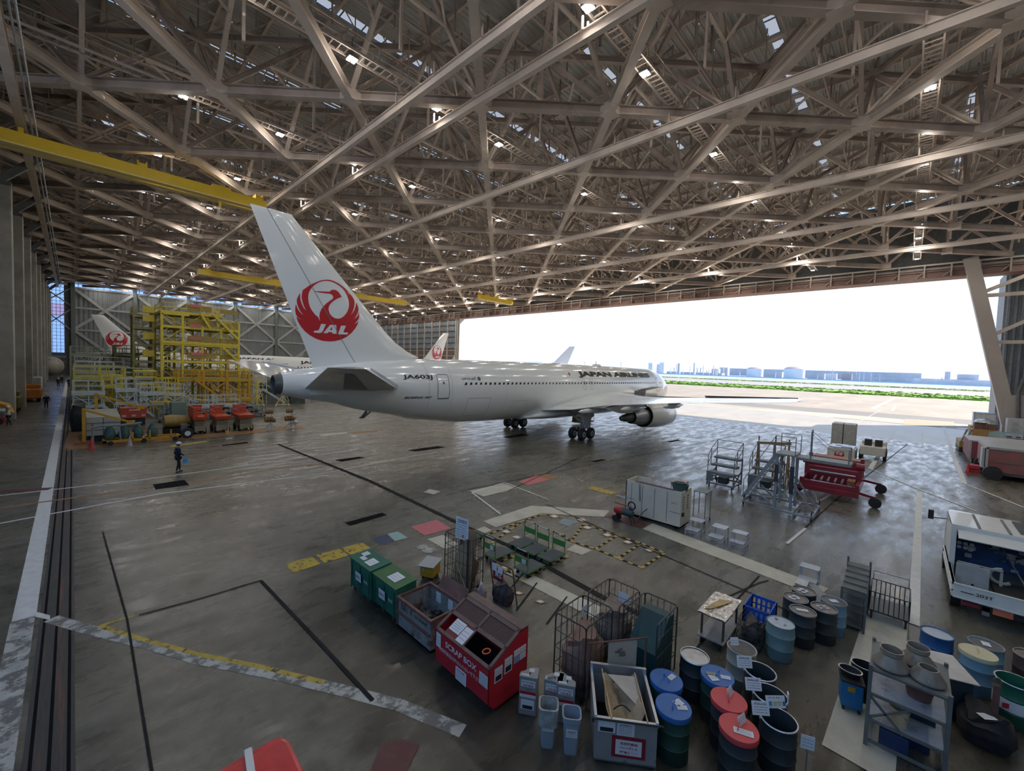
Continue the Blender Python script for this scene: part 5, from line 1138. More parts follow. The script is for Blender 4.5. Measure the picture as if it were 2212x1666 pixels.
for k, c in enumerate(((.05, .3, .6), (.6, .5, .2), (.6, .5, .3), (.05, .15, .4))): MB().add([Matrix.Translation((.22, .1, 1.02)) @ Matrix.Rotation(R(-45), 4, 'Z') @ Matrix.Rotation(R(70), 4, 'X') @ V((-.13+.085*k+u*.055, -.06+v*.07, .012)) for u, v in ((0, 0), (1, 0), (1, 1), (0, 1))], [(0, 1, 2, 3)]).build('picture', M('pic%d' % k, c), o2)
for k, (x, y, l) in enumerate(((13.14, 1.64, 'dark rusty-topped drum nearest the pale teal barrel'), (13.75, 1.26, 'dark rusty-topped drum in front of the pale blue one'), (13.76, 1.90, 'dark drum with brown top close behind the blue crate'), (14.41, 1.80, 'dark rusty-topped drum farthest back, beside the silver steps'))):
    o = drum('dark', x, y, l, k*.5); note(o, .03, .02, .875, .27, .11, -60-k*29, 2)
o = drum('lblue', 14.38, 1.12, 'pale blue drum with a dark top beside the steel shelf rack'); note(o, 0, 0, .875, .2, .14, -50, 2)
t = thing('barrel', 'pale teal plastic-looking barrel with bulging sides in front of dark drums', 'barrel', (12.1, 1.94, 0), 0, 'oil drums and barrels'); MB().lathe([(.26, 0), (.28, .03), (.29, .28), (.305, .3), (.295, .33), (.31, .6), (.32, .62), (.305, .65), (.295, .86), (.30, .88), (.285, .88), (.28, .865)], n=28, cap=False).build('body', DTL, t, smooth=50); MB().lathe([(.28, .865), (.01, .87)], n=28).build('top', M('top_pale', (.42, .48, .54)), t); MB().lathe([(.04, .87), (.035, .89), (.01, .89)], (.1, .12, 0), 12).lathe([(.03, .87), (.025, .885), (.01, .885)], (-.05, -.1, 0), 12).build('bung', STL, t)
drum('bluetop', 14.47, -.88, 'blue drum with a pale top at the truck side of the pile'); drum('yel', 14.12, -1.52, 'pale blue drum with a cream lid behind the cone rack'); o = drum('lblue', 14.76, -1.70, 'grey-topped drum beyond the cream-lidded one', 1)
o = drum('greenband', 13.38, -1.98, 'green drum with a white band and red patch at the picture edge'); MB().lathe([(.303, .33), (.303, .56)], n=28, cap=False).build('band', WHITE, o, smooth=True); MB().lathe([(.306, .38), (.306, .5)], n=28, cap=False); MB().box((-.29, .13, .44), (.02, .12, .1), .4).build('patch', REDINK, o)
drum('brown', 14.9, -2.42, 'brown-topped drum behind the green and white drum')
drum('ring', 6.98, 1.08, 'silver-lidded low can at the bottom edge beside the open drum', 0).scale = (.75, .75, .45)
t = thing('sign_stake', 'small grey sign on a thin stake behind the nearest open drum', 'sign', (8.60, .88, 0)); MB().tube((0, 0, 0), (0, 0, .85), .012).box((0, 0, .01), (.2, .2, .02)).build('stake', STL, t); sheet(frame((-.02, 0, .78), (.4, -1, 0), (0, 0, 1)), .2, .24, t, 3)
# -- platform trolleys
TG = M('trolley_green', (.07, .24, .06), .45, var=.1); DKT = M('deck_dark', (.06, .075, .085), .6, var=.15, scale=5)
def trolley(x0, x1, y0, y1, far, label, tagged=False):
    t = thing('platform_trolley', label, 'trolley', (x0, y0, 0), 0, 'green platform trolleys'); w, d = x1-x0, y1-y0
    MB().b2(0, w, 0, d, .2, .235).build('deck', DKT, t, bevel=.02); MB().b2(-.012, w+.012, -.012, d+.012, .185, .222).build('edge', TG, t, bevel=.015); lcasters(t, .12, w-.12, .1, d-.1, .065)
    hx = w-.03 if far else .03
    MB().path([(hx, .03, .22), (hx, .03, .86), (hx, .06, .9), (hx, d-.06, .9), (hx, d-.03, .86), (hx, d-.03, .22)], .017, 8).build('handle', TG, t, smooth=True)
    MB().tube((hx, .1, .9), (hx, d-.1, .9), .019, 8).build('grip', ALU, t, smooth=True); MB().b2(hx-.012, hx+.012, .03, d-.03, .45, .66).build('panel', TG, t)
    for y in (.06, d-.06): MB().lathe([(.026, -.02), (.026, .02)], (hx, y, .895), 8, 'Y').build('cap', BLK, t)
    if tagged: sheet(FX((hx-.014, d*.5-.12, .55)), .17, .15, t, 2)
trolley(11.52, 12.44, 10.17, 10.79, True, 'green platform trolley of the far row, nearest the blue-grey floor panel'); trolley(11.46, 12.36, 9.44, 10.07, True, 'green platform trolley in the middle of the far row of three'); trolley(11.5, 12.4, 8.72, 9.33, True, 'green platform trolley of the far row, nearest the square floor plate')
trolley(10.25, 11.15, 8.69, 9.33, False, 'green platform trolley standing alone in front with its handle this way', True); trolley(10.18, 11.12, 10.16, 10.79, False, 'green platform trolley close behind the cardboard cage', True); trolley(10.5, 11.4, 12.0, 12.6, False, 'green platform trolley mostly hidden by the white notice board')
# -- foil covered table cart
t = thing('table_cart', 'steel cart with a small table on it covered in crinkled foil', 'cart', (11.12, 2.95, 0)); MB().b2(0, 1.5, 0, .66, .2, .24).build('deck', STL, t, bevel=.02); lcasters(t, .12, 1.38, .1, .56, .08)
for x, y in ((.15, .06), (.15, .58), (1.28, .06), (1.28, .58)): MB().bar((x, y, .24), (x, y, .82), .045).build('leg', M('leg_brown', (.09, .07, .06), .5), t)
g = [[V((.02+1.4*u/12, -.02+.68*v/8, .84+.012*math.sin(u*2.3+v*1.1)+.01*math.sin(v*3.1+u))) for u in range(13)] for v in range(9)]
MB().add([q for r in g for q in r], [(r*13+c, r*13+c+1, (r+1)*13+c+1, (r+1)*13+c) for r in range(8) for c in range(12)]).b2(.02, 1.42, -.02, .66, .8, .825).build('foil_top', M('foil', (.62, .58, .52), .22, metal=.8, var=.2, scale=12, bump=.5), t)
MB().slab([(.2, .58, .865), (1.0, .42, .865), (1.15, .12, .865), (.35, .42, .865)], .01).build('card', M('card_tan', (.50, .35, .16), .7), t)
t = thing('basket_cart', 'dark mesh basket cart between the foil table and the teal barrel', 'cart', (11.76, 2.28, 0)); b = MB().b2(0, .76, 0, .55, .15, .18)
for x in range(9): b.tube((.76*x/8, 0, .16), (.76*x/8, 0, .72), .006, 4).tube((.76*x/8, .55, .16), (.76*x/8, .55, .72), .006, 4)
for z in (.3, .44, .58, .72): b.path([(0, 0, z), (.76, 0, z), (.76, .55, z), (0, .55, z)], .008, 5, True)
b.build('basket', CAGE, t); lcasters(t, .08, .68, .08, .47, .06); sack('cloth_heap', 'dark oily cloths heaped in the mesh basket cart', 12.14, 2.55, .6, .42, .19, .42, M('rag_dark', (.06, .05, .05)), 4, 'cloths')
BC = M('crate_blue', (.02, .10, .48), .4, var=.08)
t = thing('crate', 'bright blue plastic crate with slotted walls behind the teal barrel', 'crate', (12.58, 2.28, 0)); b = MB()
for a_, c_ in (((0, 0), (.82, 0)), ((.82, 0), (.82, .6)), ((.82, .6), (0, .6)), ((0, .6), (0, 0))):
    p, q = V((*a_, 0)), V((*c_, 0))
    for z0, z1 in ((.3, .36), (.48, .52), (.66, .74)): b.bar(p+V((0, 0, (z0+z1)/2)), q+V((0, 0, (z0+z1)/2)), .025, z1-z0)
    for k in range(6): c = p.lerp(q, k/5); b.bar(c+V((0, 0, .3)), c+V((0, 0, .72)), .045)
b.b2(0, .82, 0, .6, .28, .31).build('walls', BC, t); MB().b2(.05, .77, .05, .55, 0, .28).build('plinth', CAGE, t)
# -- steel shelf rack, cage trolley, silver steps
t = thing('shelf_rack', 'dark steel rack with stacked sloping shelves beside the pale blue drum', 'shelf rack', (14.9, .48, 0)); DS = M('rack_steel', (.10, .115, .115), .55, var=.25, scale=4)
for x, h in ((0, 1.15), (1.5, 1.55)):
    for y in (0, .52): MB().bar((x, y, 0), (x, y, h), .05).build('post', DS, t)
for k in range(5): MB().b2(0, 1.5, 0, .52, .1+k*.22, .13+k*.22).b2(0, 1.5, -.01, .02, .1+k*.22, .2+k*.22).build('shelf', DS, t)
for k in range(5): MB().slab([(k*.3, .0, 1.12+k*.06), (k*.3+.31, 0, 1.14+k*.06), (k*.3+.31, .52, 1.14+k*.06), (k*.3, .52, 1.12+k*.06)], .03).build('tray', DS, t)
t = thing('cage_trolley', 'dark low steel trolley with barred sides on large castors', 'trolley', (16.05, -.42, 0)); MB().b2(0, 1.05, 0, .86, .24, .28).build('deck', CAGE, t); lcasters(t, .08, .97, .06, .8, .11); b = MB()
for p, q in (((0, 0), (0, .86)), ((1.05, 0), (1.05, .86)), ((0, .86), (1.05, .86)), ((0, 0), (1.05, 0))):
    p, q = V((*p, 0)), V((*q, 0)); b.tube(p+V((0, 0, .82)), q+V((0, 0, .82)), .016)
    for k in range(9): c = p.lerp(q, k/8); b.tube(c+V((0, 0, .28)), c+V((0, 0, .82)), .011, 5)
b.build('bars', CAGE, t); MB().path([(1.05, .03, .8), (1.05, .03, 1.08), (1.05, .83, 1.08), (1.05, .83, .8)], .015).build('handle', STL, t)
def steps(x, y, label, w=.95, d=.57, h=.57):
    t = thing('step_stool', label, 'step stool', (x, y, 0), 0, 'aluminium step stools'); b = MB()
    MB().b2(w*.45, w, 0, d, h-.03, h).build('step', ALU, t, bevel=.006); MB().b2(0, w*.47, .02, d-.02, h*.5-.03, h*.5).build('step', ALU, t, bevel=.006)
    for xx, hh in ((.03, h*.5), (w*.48, h), (w-.03, h)):
        for yy in (.03, d-.03): MB().bar((xx, yy, 0), (xx, yy, hh), .035).build('leg', ALU, t)
    MB().bar((.03, .03, .12), (w-.03, .03, .12), .02).bar((.03, d-.03, .12), (w-.03, d-.03, .12), .02).bar((.03, .03, .1), (.03, d-.03, h*.45), .018).bar((.03, d-.03, .1), (.03, .03, h*.45), .018).build('brace', ALU, t)
steps(18.2, 6.06, 'aluminium step stool touching the beige power cabinet'); steps(18.15, 5.1, 'aluminium step stool in the middle of the row of three'); steps(18.25, 4.32, 'aluminium step stool at the end away from the beige cabinet', .75)
steps(16.6, 1.75, 'aluminium step stool behind the rusty-topped drums', .8, .55, .6); t = thing('steel_plate', 'stack of bright steel plates leaning beside the rusty drums', 'plates', (15.25, 1.35, 0)); MB().slab([(0, 0, .02), (1.0, -.1, .02), (1.05, .45, .4), (.05, .5, .4)], .03).build('sheet', ALU, t); MB().b2(.4, .9, .55, .85, 0, .5).build('block', ALU, t)
# -- rack with cone cans, lower right
t = thing('steel_rack', 'dark steel rack with three shelves holding cans at the lower right', 'rack', (10.42, -.86, 0)); w, d = 1.15, 1.05; DS2 = M('rack_steel_grey', (.13, .14, .135), .5, var=.2)
for x in (0, w):
    for y in (0, d): MB().bar((x, y, 0), (x, y, 1.58), .06).build('post', DS2, t)
for z in (.55, 1.05): MB().b2(.0, w, 0, d, z-.02, z).build('shelf', M('shelf_white', (.42, .43, .45), .5, var=.15, scale=4, dirt=(.2, .2, .2), dscale=3), t)
b = MB()
for z in (.12, .53, 1.03, 1.5):
    for p, q in (((0, 0), (0, d)), ((w, 0), (w, d)), ((0, 0), (w, 0)), ((0, d), (w, d))): b.bar((*p, z), (*q, z), .045)
b.bar((0, d, .55), (0, 0.5, 1.0), .035).bar((0, .55, .5), (0, d, 1.0), .035).build('rail', DS2, t); MB().b2(.02, w-.02, .02, d-.02, 1.5, 1.53).build('top_shelf', DS2, t)
r7 = zr(1780, 1330, 432/2142)
def conecan(x, y, z, r, label, neck=True):
    t = thing('metal_can', label, 'can', (x, y, z), 0, 'wide-bellied metal cans on the rack'); pr = [(r*.8, 0), (r, .03), (r, .07), (r*.55, .23), (r*.55, .25)]+([(r*.62, .27), (r*.6, .34), (r*.64, .35)] if neck else [])
    MB().lathe(pr+[(pr[-1][0]-.015, pr[-1][1]), (r*.5, .2), (r*.7, .06), (.01, .05)], n=24, cap=False).build('body', M('can_metal', (.36, .32, .27), .4, metal=.5, var=.15, scale=4), t, smooth=40)
    for s in (-1, 1): MB().path([(s*r, 0, .08), (s*r*1.12, 0, .1), (s*r*.95, 0, .13)], .01).build('handle', STL, t)
conecan(10.72, -.08, 1.532, .27, 'wide-bellied metal can with a tall neck nearest the walkway on the rack top'); conecan(10.72, -.58, 1.532, .25, 'wide-bellied metal can without a neck on the rack top', False); conecan(11.22, -.45, 1.532, .27, 'wide-bellied metal can with a tall neck at the far side of the rack top')
t = thing('pot', 'brown round tub with a paper lid on the middle rack shelf', 'tub', (10.95, -.5, 1.052)); MB().lathe([(.17, 0), (.22, .27), (.2, .27), (.16, .05)], n=20, cap=False).build('body', RUSTB, t, smooth=True); MB().lathe([(.23, .26), (.23, .29), (.01, .3)], n=20).build('lid', M('lid_cream', (.55, .5, .32)), t)
t = thing('bucket', 'cream bucket on the lower rack shelf', 'bucket', (10.62, -.25, .552)); MB().lathe([(.11, 0), (.14, .3), (.15, .3), (.15, .33), (.13, .33)], n=18, cap=False).build('body', M('bucket_cream', (.62, .46, .26), .5), t, smooth=40); MB().path([(-.14, 0, .3), (-.1, -.1, .2), (.1, -.1, .2), (.14, 0, .3)], .006).build('handle', STL, t)
for x, y, s, l in ((10.75, -.2, (.4, .42, .38), 'dark blue square can on the floor under the rack, walkway end'), (11.2, -.45, (.45, .5, .36), 'dark blue square can on the floor under the rack, far end')): tag(MB().box((x, y, s[2]/2+.0), s).build('square_can', M('can_navy', (.02, .04, .11), .5), bevel=.02), l, 'can', 'square cans under the rack')
tag(MB().box((11.2, -.5, .75), (.4, .5, .38)).build('storage_box', M('box_darkblue', (.015, .03, .05), .6)), 'dark box on the lower rack shelf beside the cream bucket', 'box')
t = thing('wheeled_bin', 'bright blue wheeled bin with black oily pans resting in its mouth', 'bin', (11.22, .28, 0), R(12)); MB().b2(0, .36, 0, .36, .1, .62).build('body', M('bin_blue', (.01, .16, .36), .4), t, bevel=.02); MB().b2(-.02, .38, -.02, .38, .62, .66).build('rim', BLK, t); lcasters(t, .05, .31, .05, .31, .05); MB().box((-.004, .2, .5), (.01, .12, .1)).build('label', YEL, t)
for x, y, z, r, l in ((11.42, .53, .665, .2, 'black oil pan with bright rim lying on the blue wheeled bin'), (11.85, .3, .0, .25, 'black oval pan with white rim standing behind the blue wheeled bin')):
    t = thing('oil_pan', l, 'pan', (x, y, z), 0, 'black oil pans'); hh = .12 if z else .78
    MB().lathe([(r*.8, 0), (r, hh), (r-.012, hh), (r*.78, hh*.3), (.01, hh*.25)], n=22, sc=(.75, 1), cap=False).build('body', BLK, t, smooth=40); MB().lathe([(r+.004, hh-.01), (r+.008, hh+.005), (r-.014, hh+.005)], n=22, sc=(.75, 1), cap=False).build('rim', ALU, t, smooth=True)
t = thing('wood_panel', 'pale sheet of panel lying on drums behind the cone cans', 'panel', (12.9, -.95, .9), R(20)); t2 = MB().b2(-.5, .5, -.32, .32, 0, .015).build('sheet', M('panel_pale', (.5, .47, .44), .6), t)
MB().b2(-.42, .42, -.26, .26, -.9, 0).build('stand', DK, t)
sack('rag_heap', 'black heap of rags and hoses beside the steel rack', 12.3, -1.5, .75, .75, 0, .55, M('rag_black', (.018, .018, .02), .8, var=.5, scale=8), 12, 'rags')
t = thing('hand_press', 'rusty upright bar with a ring on top among the black rags', 'tool', (12.45, -1.62, .35)); MB().bar((0, 0, 0), (0, 0, .75), .09).path([(0, .05*math.cos(a), .82+.07*math.sin(a)) for a in [2*PI*k/12 for k in range(12)]], .012, 6, True).build('shaft', RUSTB, t); sheet(FT((-.25, .12, .18), -50), .25, .16, t, 2)
# -- beige ground power cabinet, compressor
BEI = M('cabinet_beige', (.60, .565, .47), .5, var=.04, scale=2, dirt=(.45, .42, .36), dscale=2, dlo=.62, dhi=.8)
t = thing('power_cabinet', 'large beige wheeled ground power cabinet beside the red compressor', 'cabinet', (18.35, 6.9, 0)); w, d, h = 1.2, 2.65, 1.75
b = MB().b2(0, w, 0, .04, .14, h).b2(0, .04, .04, d, .14, h).b2(w-.04, w, .04, d*.72, .14, h*.72).b2(w-.04, w, d*.72, d, .14, h).b2(0, w, d-.04, d, .14, h).b2(0, w, 0, d, .14, .2).b2(.04, w-.04, .04, d*.25, h*.93, h*.95)
b.build('body', BEI, t); b = MB()
for y in (.62, 1.2, 1.8, 2.35): b.box((-.003, y, h*.55), (.012, .02, h*.78))
b.b2(-.006, 0, 0, .5, .78, .8).b2(-.006, 0, 2.2, d, .9, .92).build('panel_line', DSTEEL, t)
lcasters(t, .15, w-.15, .2, d-.2, .09)
for y in (.25, .62, .85): pass
for x in (.32, .8): MB().b2(x-.09, x+.09, -.006, 0, .85, 1.5).build('vent', DSTEEL, t)
for x in (.32, .8):
    for k in range(6): MB().b2(x-.06, x+.06, -.012, -.004, .88+k*.1, .94+k*.1).build('louvre', BEI, t)
MB().box((.22, -.03, .72), (.14, .08, .16)).build('socket', BLK, t); MB().b2(.02, w-.02, .06, .6, .5, 1.5).build('generator', DGR, t); MB().path([(.05, 1.95, h), (-.03, 1.95, h-.1), (-.03, 1.9, .9)], .03).build('cable', M('cable_grey', (.25, .24, .2)), t)
MB().path([(.05, .3, h+.02), (.05, 2.2, h+.02)], .03).path([(.1, .4, h+.02), (.12, 2.0, h+.03)], .025).build('hose', RUSTB, t); write('GPU', FX((-.004, .3, 1.2)), .1, REDINK, t, width=.25)
t = thing('tool_tray', 'dark green tub with hoses standing on top of the beige cabinet', 'tub', (18.95, 7.2, 1.66)); MB().lathe([(.26, 0), (.33, .3), (.3, .3), (.24, .06), (.01, .06)], n=20, sc=(.8, 1.2), cap=False).build('body', M('tub_green', (.04, .09, .09), .5), t, smooth=40)
for k in range(3): MB().path([(.2*math.cos(a)*(.6+.15*k), .28*math.sin(a)*(.6+.15*k), .3+.03*k) for a in [2*PI*j/14 for j in range(14)]], .018, 6, True).build('hose', M('hose_green', (.08, .13, .13)), t)
def tbl(x, y, z0, h, label, tm): 
    t = thing('side_table', label, 'table', (x, y, z0)); MB().b2(-.4, .4, -.3, .3, h-.03, h).build('top', tm, t)
    for a in (-.36, .36):
        for c in (-.26, .26): MB().bar((a, c, .08), (a, c, h-.03), .03).build('leg', STL, t)
    MB().b2(-.36, .36, -.26, .26, .2, .22).build('shelf', STL, t); lcasters(t, -.36, .36, -.26, .26, .04)
tbl(20.6, 6.75, 0, 1.45, 'wheeled work table with a dull green top behind the beige cabinet', M('table_green', (.14, .18, .17), .5)); tbl(20.3, 7.75, 0, 1.72, 'wheeled table with rusty parts on top behind the beige cabinet', M('table_tan', (.4, .33, .3), .6, dirt=(.2, .12, .1)))
t = thing('air_compressor', 'small red and dark green air compressor on the maroon floor panel', 'compressor', (17.5, 9.2, 0)); MB().lathe([(.02, -.52), (.13, -.5), (.17, -.42), (.17, -.02)], (0, 0, .5), 18, 'Y').build('tank', M('comp_green', (.03, .06, .065), .45), t, smooth=True); MB().lathe([(.172, -.02), (.172, .34), (.12, .42), (.02, .44)], (0, 0, .5), 18, 'Y').build('tank_red', M('comp_red', (.35, .02, .03), .4), t, smooth=True)
for x in (-.17, .17): MB().lathe([(.05, -.04), (.14, -.035), (.14, .035), (.05, .04)], (x, .3, .14), 16, 'X').build('wheel', BLK, t)
MB().bar((.1, -.4, .4), (.15, -.55, 0), .03).bar((-.1, -.4, .4), (-.15, -.55, 0), .03).bar((0, .3, .14), (0, .3, .4), .06).build('leg', BLK, t); MB().tube((0, .45, .82), (0, -.45, .78), .035).build('motor', RUSTB, t)
MB().path([(.04, -.4+.17*math.cos(a), .85+.17*math.sin(a)) for a in [2*PI*k/18 for k in range(18)]], .035, 6, True).build('flywheel', BLK, t, smooth=True); MB().path([(0, -.4, .35), (.05, -.75, .35), (.05, -.95, .7), (.05, -1.15, .9)], .022).build('handle', M('handle_brown', (.15, .1, .08)), t)
# -- red padded corner at the very bottom of the picture, close to the camera
q = [at(x, y, 6.25) for x, y in ((425, 1690), (520, 1632), (590, 1592), (612, 1588), (628, 1598), (648, 1640), (690, 1730), (560, 1800))]
t = thing('padded_corner', 'glossy red padded corner of the viewing platform with a white cable tie', 'padding', (0, 0, 0)); MB().prism([(p.x, p.y) for p in q], 6.0, 6.25).build('pad', M('pad_red', (.55, .012, .02), .28, var=.15, scale=30, bump=.15, coat=.4), t, bevel=.02)
a, c = at(536, 1622, 6.256), at(545, 1690, 6.256); MB().bar(a, c, .012, .008).bar(a, a-V((0, 0, .25)), .012, .01).build('cable_tie', M('tie_white', (.6, .58, .55), .5), t)
MB().bar((q[3].x-.0, q[3].y, 0), (q[3].x, q[3].y, .01), .01).build('base', DSTEEL, t) if False else None
# ================================================================ GROUND EQUIPMENT FARTHER AWAY
PLAT = M('platform_steel', (.15, .16, .165), .5, var=.2, scale=2); RAIL = M('rail_steel', (.22, .24, .25), .45, metal=.3)
def rails(b, pts, z0, h, r=.02, n=3, close=False):
    pts = [V((p[0], p[1], p[2] if len(p) > 2 else z0)) for p in pts]; u = V((0, 0, 1))
    for p, q in zip(pts, pts[1:]+(pts[:1] if close else [])):
        for k in range(1, n): b.tube(p+u*h*k/(n-1), q+u*h*k/(n-1), r, 5)
        m = max(1, int((q-p).length/1.2))
        for k in range(m+1): c = p.lerp(q, k/m); b.tube(c, c+u*h, r, 5)
    return b
def workplatform(x, y, label):
    t = thing('work_platform', label, 'work platform', (x, y, 0), 0, 'stepped grey work platforms')
    b = MB()
    for k, (x0, z) in enumerate(((0, .95), (.55, 1.35), (1.1, 1.75))): b.b2(x0, x0+.55, 0, 1.5, z-.12, z)
    b.build('tread', PLAT, t); b = MB()
    for x_ in (0, 1.65):
        for y_ in (0, 1.5): b.bar((x_, y_, .1), (x_, y_, .9 if x_ == 0 else 1.75), .07)
    for y_ in (0, 1.5): b.bar((0, y_, .25), (1.65, y_, .25), .07).bar((0, y_, .3), (1.65, y_, 1.0), .05).bar((0, y_, .85), (1.65, y_, .85), .06).bar((0, y_, .9), (1.65, y_, .3), .05)
    b.bar((0, 0, .25), (0, 1.5, .25), .08).bar((1.65, 0, .25), (1.65, 1.5, .25), .08).build('frame', PLAT, t)
    MB().b2(-.04, .0, 1.15, 1.55, .4, .98).b2(-.03, .0, .1, 1.1, .78, .95).build('side_panel', PLAT, t); MB().box((.7, .75, .42), (.6, .5, .4)).build('pump_box', M('pump_dark', (.06, .06, .06), .6), t)
    rails(MB(), [(0, 0, .95), (.55, 0, 1.35), (1.65, 0, 1.75), (1.65, 1.5, 1.75), (.55, 1.5, 1.35), (0, 1.5, .95)], 0, 1.0, .022).build('guardrail', RAIL, t); lcasters(t, .1, 1.55, .1, 1.4, .1)
workplatform(27.2, 7.2, 'grey stepped work platform with railings, nearer the airliner wing'); workplatform(28.3, 5.15, 'grey stepped work platform half hidden by the ladder stand')
t = thing('lifting_frame', 'ochre A-frame hoist standing behind the ladder stand', 'hoist', (31.3, 5.9, 0)); OCH = M('ochre_paint', (.34, .20, .06), .55, var=.15)
b = MB().bar((0, -.8, 2.75), (0, 1.1, 2.55), .12, .16)
for y in (-.7, 1.0): b.bar((-.5, y, 0), (0, y, 2.65), .1).bar((.5, y, 0), (0, y, 2.65), .1).tube((0, y, 2.7), (0, y, 3.0), .04)
b.bar((0, .1, 0), (0, .1, 2.6), .1).build('frame', OCH, t)
t = thing('ladder_stand', 'silver stair stand with tall mast legs and a long bridging gangway', 'ladder stand', (25.0, 3.0, 0)); AL2 = M('alu_dull', (.36, .39, .42), .35, metal=.6, var=.1)
b = MB().bar((0, 3.1, .2), (-.4, .8, .2), .1).bar((-.4, .8, .2), (-.4, .0, .2), .1).bar((1.6, 3.1, .2), (2.2, 0, .2), .1).bar((0, 3.1, .2), (1.6, 3.1, .2), .1).bar((-.4, 0, .2), (2.2, 0, .2), .1).bar((-.4, .8, .2), (2.1, .8, .2), .08)
for x in (.35, 1.55):
    for y in (1.0, 1.7): b.bar((x, y, .1), (x, y, 2.95), .13)
    b.bar((x, 1.0, .6), (x, 1.7, 1.4), .06).bar((x, 1.7, .6), (x, 1.0, 1.4), .06).bar((x, 1.0, 1.5), (x, 1.7, 2.5), .06).bar((x, 0, .25), (x, 1.0, 1.6), .08).bar((x, .4, .25), (x, 1.0, 1.1), .06).bar((x-.1, 2.6, .9), (x, 1.9, .25), .08)
b.build('frame', AL2, t); MB().bar((.3, 1.0, 1.0), (.3, 1.0, 2.4), .17).bar((.3, 1.7, 1.5), (.3, 1.7, 2.4), .15).build('padding', M('pad_dark', (.03, .035, .05), .6), t)
b = MB()
for k in range(11): z = .35+k*.24; b.b2(.4, 1.4, 3.0-k*.13, 3.2-k*.13, z-.03, z)
b.bar((.36, 3.2, .3), (.36, 1.75, 2.9), .05, .18).bar((1.44, 3.2, .3), (1.44, 1.75, 2.9), .05, .18).build('stairs', AL2, t); MB().b2(.2, 1.7, .9, 1.8, 2.92, 3.0).b2(.4, 1.5, -1.3, .9, 2.78, 2.92).build('deck', M('deck_grey', (.20, .22, .21), .5), t)
b = MB(); rails(b, [(.2, 1.8, 3.0), (.2, .9, 3.0)], 0, .9); rails(b, [(1.7, 1.8, 3.0), (1.7, .9, 3.0)], 0, .9); rails(b, [(.36, 3.2, .4), (.36, 1.8, 3.0)], 0, .9, .018, 2)
for x, y in ((.45, .3), (1.45, .4), (.45, -1.2), (1.45, -1.2)): b.tube((x, y, 2.9), (x, y, 4.3 if y > 0 else 3.6), .03)
b.path([(.45, .3, 4.2), (.45, -.3, 3.6), (.45, -.8, 3.4), (.45, -1.2, 3.6)], .012).path([(1.45, .4, 4.2), (1.45, -.3, 3.6), (1.45, -.8, 3.4), (1.45, -1.2, 3.6)], .012).build('guardrail', RAIL, t)
for x, y in ((.1, 3.1), (1.5, 3.1), (-.4, .0), (2.1, .0)): MB().lathe([(.1, -.03), (.1, .03)], (x, y, .1), 12, 'Y').tube((x+.1, y, 0), (x+.1, y, .5), .025).build('caster', BLK, t)
RDC = M('cradle_red', (.25, .02, .035), .4, var=.15, scale=2, coat=.3)
t = thing('engine_cradle', 'dark red wheeled engine cradle with rollers beyond the ladder stand', 'cradle', (30.3, 1.6, 0))
MB().b2(0, 4.6, 0, .2, .5, 1.0).b2(0, 4.6, 2.6, 2.8, .5, 1.0).b2(0, .25, .2, 2.6, .45, .85).b2(4.4, 4.6, .2, 2.6, .5, 1.3).b2(1.6, 1.85, .2, 2.6, .6, 1.5).b2(3.0, 3.2, .2, 2.6, .8, 1.75).b2(-.3, .1, .0, 2.9, .35, .6).build('frame', RDC, t)
b = MB()
for y in (.1, 2.7): b.bar((1.7, y, 1.0), (1.7, y, 1.9), .2).bar((3.1, y, 1.0), (3.1, y, 2.1), .2).bar((1.7, y, 1.9), (4.5, y, 1.2), .12).tube((1.7, y-.2, 1.8), (1.7, y+.2, 1.8), .2, 12)
b.build('arm', RDC, t)
for k in range(6): MB().tube((.5, .5+k*.33, .9), (1.3, .5+k*.33, .98), .06, 8).build('roller', ALU, t)
MB().b2(.5, 1.4, .25, .6, .85, 1.1).b2(3.25, 4.3, .2, 2.6, 1.5, 1.9).build('tray', M('tray_rust', (.30, .12, .06), .6), t); MB().tube((1.4, .3, 1.25), (1.4, 2.5, 1.25), .06).tube((2.8, .3, 1.1), (2.8, 2.5, 1.1), .06).build('rod', ALU, t)
b = MB().bar((.1, 0, .6), (-.2, -.7, .55), .14).bar((4.2, 0, .6), (4.0, -.8, .55), .14).bar((-.2, -.7, .55), (-.2, -.7, .3), .1).bar((4.0, -.8, .55), (4.0, -.8, .3), .1).build('outrigger', RDC, t)
for x, y in ((-.2, -.7), (4.0, -.8), (.4, 2.9), (4.2, 3.0)): MB().lathe([(.1, -.1), (.28, -.09), (.28, .09), (.1, .1)], (x, y, .28), 16, 'X').build('wheel', TYRE, t)
MB().bar((-.2, 1.2, .3), (-2.2, 1.6, .12), .07).bar((-.2, 2.0, .3), (-2.2, 1.6, .12), .05).build('tow_bar', AL2, t)
CB = M('cart_beige', (.62, .58, .48), .5, var=.06)
def gencart(x, y, label):
    t = thing('power_cart', label, 'ground power cart', (x, y, 0)); MB().b2(0, 2.2, 0, 1.75, .42, 1.42).build('body', CB, t, bevel=.05); MB().b2(.1, 2.1, .1, 1.65, 1.42, 1.5).b2(.3, .9, .3, .9, 1.5, 1.58).b2(1.1, 1.8, .5, 1.3, 1.5, 1.56).build('top_grille', ALU, t); MB().b2(.2, 2.0, -.015, 0, .6, 1.3).build('vent', DSTEEL, t)
    emblem(lambda u, v, e: V((-e*.5, .95-u, .95+v)), t, .33, L=2, letters=False); MB().b2(.1, 2.1, .1, 1.65, .25, .42).build('chassis', DSTEEL, t)
    for a in (.4, 1.8):
        for c in (.12, 1.63): MB().lathe([(.1, -.08), (.25, -.07), (.25, .07), (.1, .08)], (a, c, .25), 14, 'Y').build('wheel', TYRE, t)
